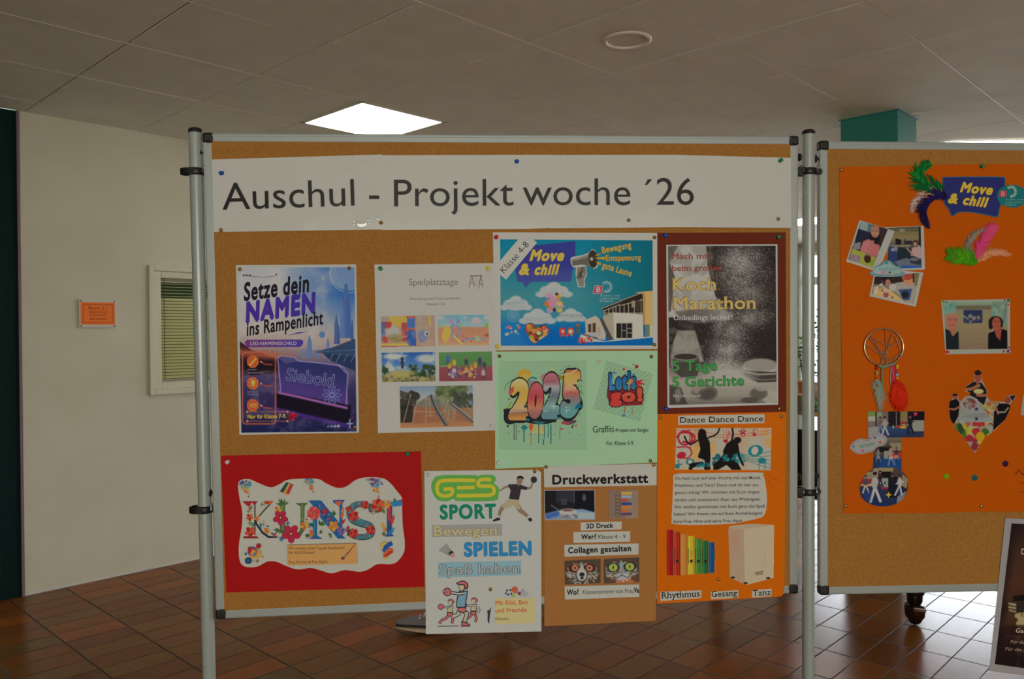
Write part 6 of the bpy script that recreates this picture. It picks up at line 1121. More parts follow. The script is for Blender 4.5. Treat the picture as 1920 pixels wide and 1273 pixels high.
# photos cut to a music note
cC = cv((1590, 760), 6.367)
def dancer(R, x, y, k, top, leg, lean=0.0):
    R.seg([(x, y), (x - 34 * k + lean, y + 110 * k)], 20 * k, leg); R.seg([(x, y), (x + 40 * k + lean, y + 105 * k)], 20 * k, leg); R.ell(x, y - 30 * k, 26 * k, 48 * k, top); R.seg([(x, y - 50 * k), (x - 40 * k, y - 10 * k)], 13 * k, top); R.seg([(x, y - 50 * k), (x + 40 * k, y - 30 * k)], 13 * k, top); R.ell(x, y - 92 * k, 15 * k, 19 * k, (140, 96, 80)); R.ell(x, y - 102 * k, 16 * k, 13 * k, (40, 30, 28))
def pe(R):
    R.vg([(70, (96, 84, 66)), (230, (110, 104, 90)), (260, (40, 62, 96)), (385, (36, 46, 70))]); R.rect(240, 70, 330, 130, (100, 122, 60)); R.rect(240, 130, 330, 190, (150, 146, 120)); R.rect(240, 190, 340, 260, (110, 92, 84)); R.poly([(240, 262), (360, 250), (400, 385), (240, 390)], (132, 126, 116)); R.rect(326, 70, 342, 250, (40, 34, 32)); R.rect(345, 80, 405, 150, (120, 126, 100)); R.rect(480, 70, 625, 250, (26, 22, 24)); R.rect(572, 75, 582, 240, (110, 104, 96)); R.rect(625, 70, 700, 200, (120, 100, 60)); R.rect(570, 240, 700, 268, (150, 54, 34)); R.rect(625, 250, 690, 275, (190, 140, 40)); R.rect(630, 195, 695, 225, (140, 36, 36)); R.rect(712, 70, 915, 180, (18, 14, 20)); R.rect(770, 178, 905, 310, (130, 126, 110)); R.rect(700, 310, 905, 385, (40, 44, 66)); dancer(R, 385, 235, .9, (96, 80, 76), (110, 110, 120)); dancer(R, 440, 245, 1.0, (140, 130, 120), (150, 146, 140)); dancer(R, 742, 225, 1.0, (26, 24, 28), (24, 22, 28))
photo([(238, 72), (915, 72), (905, 380), (238, 388)], None, 106, 50, pe, 'top strip of dance photos cut like a music note', .0006, cC)
def pf(R):
    R.vg([(385, (112, 96, 76)), (500, (60, 52, 46)), (590, (70, 56, 50)), (640, (36, 50, 80)), (780, (30, 60, 110))]); R.rect(500, 445, 640, 540, (126, 112, 84)); R.rect(345, 500, 500, 560, (22, 18, 20)); R.rect(520, 560, 640, 630, (150, 50, 40)); R.rect(520, 600, 590, 635, (176, 90, 60)); R.rect(430, 545, 480, 640, (120, 124, 110)); dancer(R, 360, 590, .75, (110, 100, 96), (130, 130, 130)); dancer(R, 505, 600, 1.0, (140, 120, 110), (170, 168, 160), 12); dancer(R, 580, 580, .7, (60, 40, 40), (130, 120, 110)); R.poly([(380, 640), (640, 640), (640, 780), (470, 770), (300, 750)], (26, 62, 112), .6, 20); R.rect(300, 640, 380, 760, (28, 40, 60), .6)
photo([(320, 385), (640, 385), (640, 780), (295, 755)], None, 54, 62, pf, 'middle strip of dance photos cut like a music note', .0004, cC)
nm = smooth([(300, 760), (420, 740), (560, 745), (650, 790), (712, 880), (712, 1000), (660, 1110), (560, 1180), (400, 1205), (250, 1170), (160, 1090), (142, 960), (170, 880), (220, 810)], 5)
def pg(R):
    R.vg([(740, (70, 60, 50)), (930, (60, 54, 54)), (990, (36, 44, 62)), (1210, (24, 40, 76))]); R.rect(300, 745, 360, 900, (130, 118, 90)); R.rect(365, 745, 540, 790, (130, 116, 80)); R.rect(370, 790, 510, 860, (20, 16, 20)); R.poly([(200, 800), (300, 790), (300, 880), (180, 890)], (126, 112, 86)); R.rect(150, 880, 310, 920, (140, 36, 36)); R.rect(150, 935, 300, 965, (180, 110, 40)); R.rect(400, 870, 480, 980, (124, 128, 116)); R.ell(443, 925, 10, 14, (40, 44, 44)); R.rect(480, 850, 590, 1100, (20, 20, 28)); R.poly([(650, 820), (715, 880), (700, 1000), (640, 960)], (124, 110, 88)); R.poly([(640, 960), (710, 1000), (690, 1060), (640, 1020)], (36, 30, 36)); R.poly([(590, 1090), (700, 1020), (660, 1120), (580, 1170)], (110, 110, 110)); dancer(R, 210, 940, .95, (70, 60, 66), (160, 150, 140)); dancer(R, 322, 975, 1.6, (150, 140, 134), (164, 158, 150)); dancer(R, 385, 880, .9, (40, 32, 36), (44, 40, 46)); dancer(R, 530, 930, 1.0, (26, 24, 30), (24, 24, 30)); dancer(R, 618, 950, 1.1, (160, 150, 140), (150, 146, 144), -20); R.poly([(190, 1030), (290, 1000), (270, 1170), (180, 1110)], (34, 62, 110), .5, 20); R.rect(400, 975, 470, 1000, (140, 36, 50))
photo([(140, 735), (715, 735), (715, 1210), (140, 1210)], None, 184, 152, pg, 'round dance photo at the foot of the music note', .0008, cC, mask=nm)
P.z = ZS + .0012; P.sheet([cC(*p_) for p_ in smooth([(25, 490), (60, 440), (140, 395), (240, 405), (300, 360), (350, 335), (440, 360), (465, 405), (440, 470), (350, 500), (290, 550), (140, 582), (70, 555), (30, 520)], 4)], (140, 134, 126), .3, 'cloud_label', 'white cloud label reading tanzen')
P.part('cloud_label_print'); cl2 = smooth([(42, 488), (75, 450), (145, 408), (245, 418), (305, 372), (352, 350), (430, 370), (452, 405), (430, 458), (345, 488), (280, 538), (140, 568), (80, 545)], 4); P.line([cC(*p_) for p_ in cl2], 2.2, (70, 60, 110), True); (X, Y), (X1, Y1) = cC(142, 510), cC(325, 468); P.text('tanzen', X, X1, Y, 26, (40, 116, 84), Y1, .01)
star(cC, 322, 386, 18, (40, 30, 50)); star(cC, 382, 442, 26, (176, 72, 30)); star(cC, 68, 490, 28, (30, 90, 100), 6, .25); star(cC, 175, 540, 20, (214, 40, 70)); P.flush()
P.z = ZS + .0012; P.part('glitter_stars', 'shiny yellow and red star stickers'); star(cC, 540, 258, 26, (186, 200, 30), 2, .35); star(cC, 668, 235, 18, (140, 170, 30)); star(cC, 805, 102, 32, (190, 50, 76)); star(cC, 485, 1068, 38, (214, 150, 30), 4, .4); P.flush()
# heart of fruit with three cooks
cD = cv((1770, 690), 7.487)
out = [(425, 80), (440, 40), (490, 28), (525, 60), (530, 170), (560, 220), (600, 320), (610, 400), (640, 460), (760, 460), (860, 480), (860, 410), (930, 380), (1015, 385), (985, 450), (930, 500), (925, 580), (860, 720), (700, 890), (590, 960), (500, 1080), (440, 1190), (400, 1150), (290, 990), (170, 870), (90, 720), (70, 560), (85, 460), (120, 430), (120, 370), (160, 355), (200, 380), (195, 430), (230, 470), (300, 400), (365, 390), (370, 330), (290, 330), (290, 280), (350, 220), (430, 190)]
def ph(R):
    R.fill((130, 124, 110)); R.clump(90, (120, 740, 760, 1150), 40, [(150, 40, 40), (176, 140, 40), (60, 100, 40), (110, 50, 50), (150, 150, 60), (140, 140, 120), (170, 70, 44)], 3, .9); R.poly([(140, 800), (200, 770), (330, 900), (290, 980), (170, 870)], (70, 92, 30)); R.ell(235, 850, 36, 80, (34, 56, 30), .9, 6, -.3); R.seg([(300, 800), (330, 930)], 30, (150, 140, 40)); R.rect(400, 760, 570, 815, (160, 40, 36)); R.ell(445, 885, 56, 40, (156, 34, 36)); R.ell(580, 895, 52, 48, (44, 90, 34)); R.ell(510, 960, 62, 66, (170, 130, 24)); R.ell(355, 985, 56, 50, (140, 34, 40)); R.ell(430, 1100, 46, 60, (120, 40, 44)); R.ell(430, 1020, 40, 34, (130, 40, 44)); R.clump(30, (550, 480, 720, 720), 26, [(150, 140, 60), (176, 140, 90), (160, 70, 40), (120, 110, 60)], 4, .9)
    R.poly([(80, 460), (180, 430), (215, 480), (215, 560), (200, 680), (135, 790), (90, 720), (70, 560)], (18, 14, 16)); R.ell(155, 395, 38, 46, (130, 70, 50)); R.ell(155, 372, 42, 22, (30, 22, 22)); R.seg([(80, 575), (150, 580), (215, 545)], 26, (140, 84, 60))
    R.poly([(300, 270), (400, 200), (450, 190), (530, 210), (590, 300), (605, 380), (560, 520), (400, 400), (360, 380)], (20, 22, 22)); R.ell(478, 120, 48, 80, (130, 66, 48)); R.ell(476, 62, 54, 38, (34, 22, 22)); R.seg([(470, 180), (475, 215)], 44, (130, 66, 48)); R.seg([(290, 300), (380, 295), (490, 245)], 44, (142, 86, 58)); R.seg([(590, 380), (530, 385), (470, 380)], 40, (142, 80, 56)); R.ell(485, 328, 72, 36, (150, 140, 84)); R.ell(485, 322, 64, 26, (160, 152, 100))
    R.poly([(690, 880), (700, 620), (770, 500), (880, 500), (940, 520), (920, 590), (860, 720)], (16, 13, 15)); R.seg([(760, 640), (720, 530)], 28, (140, 80, 56)); R.seg([(770, 620), (850, 620), (900, 560)], 24, (120, 112, 90)); R.ell(895, 450, 42, 50, (124, 56, 48)); R.poly([(920, 390), (1010, 385), (960, 465)], (28, 20, 22)); R.ell(720, 480, 70, 26, (140, 100, 40), .9, 10)
    R.ell(365, 500, 130, 100, (134, 128, 120)); R.ell(362, 500, 90, 76, (90, 60, 50), .95); R.clump(34, (290, 440, 430, 565), 20, [(130, 124, 116), (120, 60, 50), (70, 44, 44)], 8); R.ell(362, 510, 40, 30, (126, 120, 112), .8, 8); R.poly(smooth([(200, 720), (250, 640), (400, 590), (470, 545), (560, 590), (620, 650), (690, 730), (560, 755), (460, 760), (300, 740)], 4), (126, 130, 124)); R.poly(smooth([(240, 690), (400, 640), (560, 630), (640, 690), (440, 705)], 4), (118, 112, 104), .7)
    for y in (575, 712): R.poly([(455 + (34 if i % 2 == 0 else 15) * math.sin(math.pi * i / 5), y - (34 if i % 2 == 0 else 15) * math.cos(math.pi * i / 5)) for i in range(10)], (46, 30, 66))
photo([(70, 25), (1020, 25), (1020, 1195), (70, 1195)], None, 256, 316, ph, 'heart shaped fruit picture with three people cooking', .0004, cD, mask=out)
# glitter stones and handwriting
def stone(x, y, r, c, label):
    P.z = ZS; P.part('glitter_stone', label); X, Y = a2(x, y); R_ = r * SA / 3.35; V = []; C0 = P.loc([(X, Y)], ZS)[0]; n = 9
    for rr_, h in ((R_, .0), (R_, .0012), (R_ * .62, .0034)):
        q_ = P.loc([(X + rr_ * math.cos(6.283 * k / n), Y + rr_ * math.sin(6.283 * k / n)) for k in range(n)], ZS); q_[:, 2] += h; V += list(q_)
    fs = [[a * n + k, (a + 1) * n + k, (a + 1) * n + (k + 1) % n, a * n + (k + 1) % n] for a in (0, 1) for k in range(n)] + [[2 * n + k for k in range(n)][::-1]]
    P.raw(V, fs, alb(c)); o = P.flush(); o.data.materials.clear(); o.data.materials.append(print_mat('glitter_stone', .08, .9)); return o
stone(785, 982, 19, (104, 136, 10), 'lime green glitter stone'); stone(963, 990, 20, (16, 76, 74), 'teal glitter stone'); stone(1155, 902, 20, (40, 16, 44), 'dark purple glitter stone')
P.z = ZS + .0002; P.part('handwriting'); K = (110, 34, 16); X, Y = a2(1215, 975); P.text('Na', X, X + 110, Y, 40, K, None, -.002, .35); X, Y = a2(1245, 1030); P.text('mit', X, X + 60, Y, 20, K, None, -.002, .3); X, Y = a2(1248, 1085); P.text('tag', X, X + 60, Y, 20, K, None, -.002, .3); P.flush()
P.z = ZS + .0004; P.sheet([a2(1268, 470), a2(1330, 455), a2(1330, 610), a2(1252, 596)], (134, 130, 116), .25, 'photo_print', 'edge of a further white bordered photo')
# dreamcatcher hanging on the sheet
cE = cv((1590, 600), 7.07)
D = Poster('dreamcatcher', 'dreamcatcher ring with red and grey feathers on the orange sheet', 'dreamcatcher', B2, OA, SA, .9, cE(475, 350)); P = D; ZS = D.z
def wpts(L, z=.002): return [tuple(P.loc([cE(*q_)], P.lvl + z)[0]) for q_ in L]
b = MB(); b.tube(wpts([(475 + 258 * math.cos(t), 358 + 245 * math.sin(t)) for t in np.linspace(0, 6.283, 60, endpoint=False)], .004), .0023, 8, 0, True); b.build('ring', mat('ring_metal', (.62, .55, .36), .22, .9), P.root)
b = MB()
for l in (((300, 200), (480, 480), (520, 600)), ((350, 240), (500, 340), (580, 250)), ((590, 170), (520, 400), (430, 600)), ((495, 115), (510, 420), (520, 590)), ((270, 215), (420, 420), (470, 590)), ((620, 200), (700, 430), (600, 540)), ((720, 440), (560, 520), (490, 600)), ((240, 330), (400, 440), (510, 420)), ((700, 280), (560, 350), (480, 440))): b.tube(wpts(l, .004), .0011, 6)
b.build('thread_web', mat('thread_grey', alb(126, 100, 78), .8), P.root)
b = MB(); b.tube(wpts([(430, 590), (450, 640), (450, 760), (455, 900), (490, 1030)], .003), .0026, 6); b.tube(wpts([(400, 600), (460, 630), (540, 600), (620, 570)], .004), .004, 6); b.build('wrapped_cord', mat('thread_teal', alb(96, 108, 84), .8), P.root)
b = MB(); b.tube(wpts([(570, 620), (560, 760), (572, 900)], .003), .0008, 5); b.tube(wpts([(565, 620), (610, 750)], .003), .0008, 5); b.build('white_string', mat('string_white', alb(150, 130, 110), .8), P.root)
P.z = P.lvl + .001; P.part('ribbon', 'pink ribbon'); P.poly([cE(*q_) for q_ in [(555, 600), (610, 555), (640, 600), (660, 690), (630, 800), (575, 830), (575, 640)]], (160, 40, 56)); P.flush()
for x, y, r_, c in ((378, 612, 13, (140, 20, 14)), (378, 645, 14, (140, 20, 14)), (380, 700, 19, (110, 136, 100)), (378, 728, 10, (170, 130, 90)), (366, 770, 10, (130, 30, 20)), (385, 868, 17, (150, 60, 40)), (652, 612, 19, (190, 156, 30)), (650, 636, 11, (196, 170, 40)), (650, 685, 13, (150, 50, 90)), (650, 728, 20, (104, 136, 136)), (652, 770, 13, (200, 150, 30))):
    b = MB(); bm = bmesh.new(); bmesh.ops.create_uvsphere(bm, u_segments=12, v_segments=8, radius=r_ / 7.07 * 1.36e-3 * 1.15); b.bm(bm, 0, True, Matrix.Translation(wpts([(x, y)], .0045)[0])); b.build('bead', mat('bead_%d_%d_%d' % c, alb(c), .25), P.root)
P.z = P.lvl + .001
feather([cE(*q_) for q_ in [(640, 800), (655, 900), (670, 1020), (690, 1180)]], 78, [(160, 24, 6), (176, 34, 8), (168, 30, 6)], 'bright red feather', 5.0, n=340)
feather([cE(*q_) for q_ in [(390, 800), (400, 900), (420, 1030), (420, 1195)]], 46, [(112, 126, 108), (116, 120, 100), (130, 118, 96)], 'grey feather', 4.0, n=180)
feather([cE(*q_) for q_ in [(400, 790), (360, 840), (345, 905)]], 30, [(112, 130, 112), (104, 126, 112)], 'small grey feather', 3.0, n=60)
b = MB(); b.tube(wpts([(500, 1020), (530, 1090), (570, 1140)], .002), .0012, 5); b.build('bent_wire', mat('string_orange', alb(190, 90, 40), .6), P.root)

# ------------------------------------------------------------------ dark poster at the lower right
P = Poster('poster', 'dark brown book poster with white border hanging at the lower right', 'poster', B2, (1850, 960), 4.07, .9, (300, 640))
P.sheet([(142, 45), (690, 80), (620, 1290), (18, 1212)], (132, 126, 118), .3)
R = Ras([(190, 86), (648, 112), (575, 1235), (62, 1160)], 110, 270); R.vg([(80, (34, 20, 18)), (330, (62, 38, 26)), (560, (70, 42, 26)), (760, (50, 30, 22)), (1000, (34, 20, 18)), (1200, (24, 15, 15))]); R.mix(np.clip((R.fbm(120, 6) - .5) * 2.4, 0, .5), (92, 58, 34)); R.mix(np.clip(1 - (R.X - 70 - (1160 - R.Y) * .12) / 60, 0, 1) * .6, (26, 14, 16))
R.poly([(200, 640), (480, 610), (480, 670), (200, 680)], (20, 16, 18)); R.poly([(165, 690), (232, 700), (228, 720), (168, 708)], (140, 122, 84)); R.poly([(165, 716), (230, 728), (228, 744), (166, 732)], (140, 122, 84)); R.poly([(168, 740), (228, 754), (226, 770), (170, 756)], (130, 110, 76)); R.poly([(225, 690), (470, 700), (470, 770), (225, 772)], (40, 34, 30)); R.poly(smooth([(215, 800), (240, 770), (420, 760), (450, 850), (420, 900), (250, 880), (225, 850), (240, 820)], 4), (148, 130, 88)); R.rect(190, 860, 500, 945, (34, 22, 18), .7); R.seg([(150, 945), (500, 965)], 4, (90, 60, 40), .7); R.ell(420, 560, 40, 80, (90, 52, 30), .7, 30); R.seg([(450, 460), (440, 620)], 16, (50, 30, 24)); P.put(R, 'printed_picture')
P.part('lettering'); c = (164, 146, 108); P.text('Die', 262, 350, 322, 44, c, 328, 0, 0, True); P.text('Ein', 262, 330, 795, 34, (52, 36, 28), 800, 0, 0, True); P.text('Game', 222, 345, 918, 32, (176, 160, 130), 926, .008, .15); P.text('F\u00fcr die Klassen', 182, 430, 1000, 24, (150, 124, 96), 1014, 0, .2); P.text('F\u00fcr die Neuen', 142, 400, 1055, 24, (150, 124, 96), 1070, 0, .2); P.flush()

# ------------------------------------------------------------------ thumbtacks and push pins
M_BRASS = mat('brass', (.66, .46, .20), .22, .95)
PINC = {'blue': (16, 56, 130), 'green': (10, 104, 60), 'red': (170, 20, 34), 'yellow': (190, 164, 40), 'white': (170, 166, 158)}
def pin_mb(kind):
    b = MB()
    if kind == 'brass': b.lathe([(.0006, -.004), (.0006, .0), (.0046, .0002), (.0050, .0010), (.0044, .0026), (.0028, .0039), (.0004, .0044)], n=20)
    else: b.lathe([(.0005, -.004), (.0005, .0), (.0048, .0003), (.0050, .0014), (.0040, .0024), (.0036, .0055), (.0048, .0068), (.0050, .0080), (.0042, .0090), (.0004, .0094)], n=18)
    return b
PROTO = {}
def pin(pl, x, y, col, where, z):
    M0 = pl.M(*pl.at(x, y, z)[0], z)
    if col != 'brass': M0 = M0 @ Matrix.Rotation(.35 * math.sin(x), 4, 'X') @ Matrix.Rotation(.35 * math.cos(y), 4, 'Y')
    if col not in PROTO:
        m = M_BRASS if col == 'brass' else mat('pin_' + col, alb(PINC[col]), .25)
        o = pin_mb(col).build('thumbtack' if col == 'brass' else 'push_pin', m); PROTO[col] = o
    else:
        o = PROTO[col].copy(); COL.objects.link(o)
    o.matrix_world = M0; tag(o, ('brass thumbtack ' if col == 'brass' else col + ' push pin ') + where, 'thumbtack' if col == 'brass' else 'push pin', 'pins on the boards')
for x, y, c, w_, z in (
    (417, 324, 'blue', 'at the upper left end of the white banner', .001), (414.6, 431, 'brass', 'at the lower left corner of the white banner', .001), (968, 302.6, 'blue', 'at the top middle of the white banner', .0012), (714.5, 417.5, 'brass', 'at the bottom of the banner below the hyphen', .001), (1178.7, 412.6, 'brass', 'at the bottom of the banner below woche', .0014), (1462, 302, 'green', 'at the upper right corner of the white banner', .0016), (1459, 410.5, 'brass', 'at the lower right corner of the white banner', .0016),
    (449.8, 504.6, 'brass', 'at the upper left of the space city poster', .0008), (655, 502.5, 'brass', 'at the upper right of the space city poster', .0008), (665, 801, 'brass', 'at the lower right of the space city poster', .0008),
    (714, 504.5, 'green', 'at the upper left of the playground poster', .0008), (915.5, 504.5, 'yellow', 'at the upper right of the playground poster', .0008), (921, 798, 'white', 'at the lower right of the playground poster', .0008),
    (931.5, 443.5, 'red', 'at the upper left of the teal poster', .0015), (1227, 445, 'brass', 'at the upper right of the teal poster', .0015), (932.5, 648.5, 'yellow', 'at the lower left of the teal poster', .0015), (1227, 646, 'brass', 'at the lower right of the teal poster', .0015),
    (936.6, 667.5, 'brass', 'at the upper left of the green graffiti poster', .0013), (1221, 668.5, 'brass', 'at the upper right of the green graffiti poster', .0013), (1219.5, 863.5, 'brass', 'at the lower right of the green graffiti poster', .0013), (935, 868.5, 'white', 'at the lower left of the green graffiti poster', .0013),
    (1248, 442.5, 'blue', 'at the upper left of the cooking poster', .001), (1460, 443.5, 'green', 'at the upper right of the cooking poster', .001), (1247.5, 766, 'blue', 'at the lower left of the cooking poster', .001), (1461, 766, 'brass', 'at the lower right of the cooking poster', .001),
    (1238, 782.5, 'brass', 'at the upper left of the orange dance poster', .0013), (1464.8, 780, 'brass', 'at the upper right of the orange dance poster', .0013), (1347, 1085.4, 'brass', 'beside the box drum on the orange dance poster', .0013),
    (427.5, 865.3, 'white', 'at the upper left of the red poster', .0008), (765.5, 851.4, 'green', 'at the upper right of the red poster', .0008),
    (803.5, 891, 'white', 'at the upper left of the sports poster', .0014), (1002.5, 883.5, 'brass', 'at the upper right of the sports poster', .0014), (919.6, 1104.6, 'brass', 'in the lower middle of the sports poster', .0014),
    (1023.8, 875, 'brass', 'at the upper left of the brown card poster', .0018), (1225.7, 871.3, 'brass', 'at the upper right of the brown card poster', .0018)): pin(B1, x, y, c, w_, z)
for x, y, c, w_ in ((1578, 319, 'brass', 'at the upper left of the big orange sheet'), (1841, 312, 'green', 'at the top of the big orange sheet'), (1585.4, 948.4, 'brass', 'at the lower left of the big orange sheet'), (1839.4, 949, 'brass', 'at the bottom of the big orange sheet')): pin(B2, x, y, c, w_, .0007)
# ------------------------------------------------------------------ room sign on the left wall
q = WALL.at([147, 215, 214, 150], [561, 563, 614, 614]); sx0, sx1 = q[0, 0], q[1, 0]; sz1, sz0 = q[0, 1], q[3, 1]
r = empty('room_sign', Matrix.Translation(((sx0 + sx1) / 2, YW, (sz0 + sz1) / 2))); tag(r, 'orange room sign with clear holder on the cream wall', 'sign')
w_, h_ = (sx1 - sx0) / 2, (sz1 - sz0) / 2
b = MB(); b.box((-w_, -.012, -h_), (w_, -.004, h_), 0, .001); b.build('clear_holder', mat('holder_plate', alb(150, 146, 122), .15, spec=.6), r)
b = MB(); b.box((-w_ * .93, -.0128, -h_ * .80), (w_ * .97, -.0121, h_ * .80)); b.build('orange_card', mat('card_orange', alb(196, 84, 16), .6), r)
b = MB(); z_ = -.0131
def ring2(b, x0, x1, z0, z1, t):
    for a in ((x0, z0, x1, z0 + t), (x0, z1 - t, x1, z1), (x0, z0, x0 + t, z1), (x1 - t, z0, x1, z1)): b.box((a[0], z_, a[1]), (a[2], z_ + .0004, a[3]))
ring2(b, -w_ * .80, w_ * .84, -h_ * .66, h_ * .66, .003)
def wtext(t_, x0, x1, z0, h, off=0.0):
    V, Fc, _ = glyphs(t_, off); a, c = V[:, 0].min(), V[:, 0].max(); b.add([(x0 + (v[0] - a) / (c - a) * (x1 - x0), z_ - .0002, z0 + v[1] / CAPH * h) for v in V], Fc)
wtext('Raum 2.1', -w_ * .50, w_ * .50, h_ * .30, h_ * .22, .01); wtext('Besprechung', -w_ * .44, w_ * .46, h_ * .06, h_ * .12, .02); wtext('Schulsozial', -w_ * .42, w_ * .46, -h_ * .16, h_ * .12, .02); wtext('Bitte anklopfen', -w_ * .43, w_ * .46, -h_ * .44, h_ * .12, .03)
b.build('sign_print', mat('sign_ink', alb(120, 40, 6), .6), r)
for x in (-w_ * .9, w_ * .93):
    for z in (-h_ * .9, h_ * .9):
        b = MB(); b.lathe([(.0005, -.0165), (.004, -.016), (.0045, -.012), (.0045, 0)], (x, 0, z), (0, 1, 0), 14); b.build('screw', mat('screw_steel', (.12, .11, .07), .4, .7), r)

# ------------------------------------------------------------------ grand piano behind the boards
def fl(x, d): return np.array([.7208 * d + .6932 * x, .6932 * d - .7208 * x])      # from (sideways, ahead) to the floor plan
M_PIANO = mat('piano_lacquer', (.006, .006, .007), .12, spec=.6)
anch = fl(1.6, 4.5); r = empty('grand_piano', Matrix.Translation((anch[0], anch[1], 0))); tag(r, 'black grand piano behind the gap between the boards', 'piano')
outl = [(1.05, 4.42), (1.43, 4.07), (1.54, 3.995), (1.72, 3.86), (1.90, 3.82), (2.12, 4.02), (2.14, 4.14), (1.86, 4.46), (1.74, 4.66), (1.62, 4.92), (1.46, 5.08), (1.26, 5.06), (1.10, 4.86), (1.02, 4.62)]
pl2 = [tuple(fl(*p_) - anch) for p_ in smooth(outl, 4)]
b = MB(); b.prism(pl2, .625, .945); b.build('case', M_PIANO, r)
pl3 = [tuple((np.array(p_) - np.mean(pl2, 0)) * 1.02 + np.mean(pl2, 0)) for p_ in pl2]
b = MB(); b.prism(pl3, .947, .972); b.build('lid', M_PIANO, r)
def pleg(x, d):
    o = np.append(fl(x, d) - anch, 0); b = MB(); b.lathe([(.0005, .19), (.040, .19), (.047, .30), (.058, .625), (.0005, .625)], o, n=4); lg = b.build('leg', M_PIANO, r)
    b = MB(); b.lathe([(.0005, .105), (.030, .105), (.036, .12), (.036, .15), (.044, .155), (.046, .175), (.040, .19), (.0005, .19)], o, n=16); b.build('ferrule', mat('dark_bronze', (.05, .03, .02), .35, .8), lg)
    b = MB(); b.lathe([(.0005, .03), (.036, .03), (.046, .045), (.049, .085), (.047, .10), (.0005, .105)], o, n=14); b.lathe([(.0005, -.012), (.03, -.012), (.034, 0), (.03, .012), (.0005, .012)], o + np.array([.0, .0, .034]), (1, .3, 0), 18); b.build('caster', mat('caster_bronze', (.08, .05, .03), .3, .85), lg)
    w2 = np.array([-.7208, -.6932, 0]); s2 = np.array([.6932, -.7208, 0]); c_ = o + w2 * .047 + np.array([0, 0, .088]); b = MB()
    b.add([c_ - s2 * .03 + [0, 0, .004], c_ + s2 * .03 - [0, 0, .006], c_ + s2 * .03 + [0, 0, .004], c_ - s2 * .03 + [0, 0, .014], c_ - s2 * .03 + w2 * .006, c_ + s2 * .03 + w2 * .006 - [0, 0, .01], c_ + s2 * .03 + w2 * .006, c_ - s2 * .03 + w2 * .006 + [0, 0, .01]], [[4, 5, 6, 7], [0, 1, 5, 4], [3, 2, 6, 7], [0, 3, 7, 4], [1, 2, 6, 5]])
    b.build('caster_glint', mat('chrome_glint', (.85, .85, .85), .12, .95), lg)  # chrome plate added to imitate a bright highlight on the caster
pleg(1.99, 4.01); pleg(1.60, 4.78); pleg(1.22, 4.86)

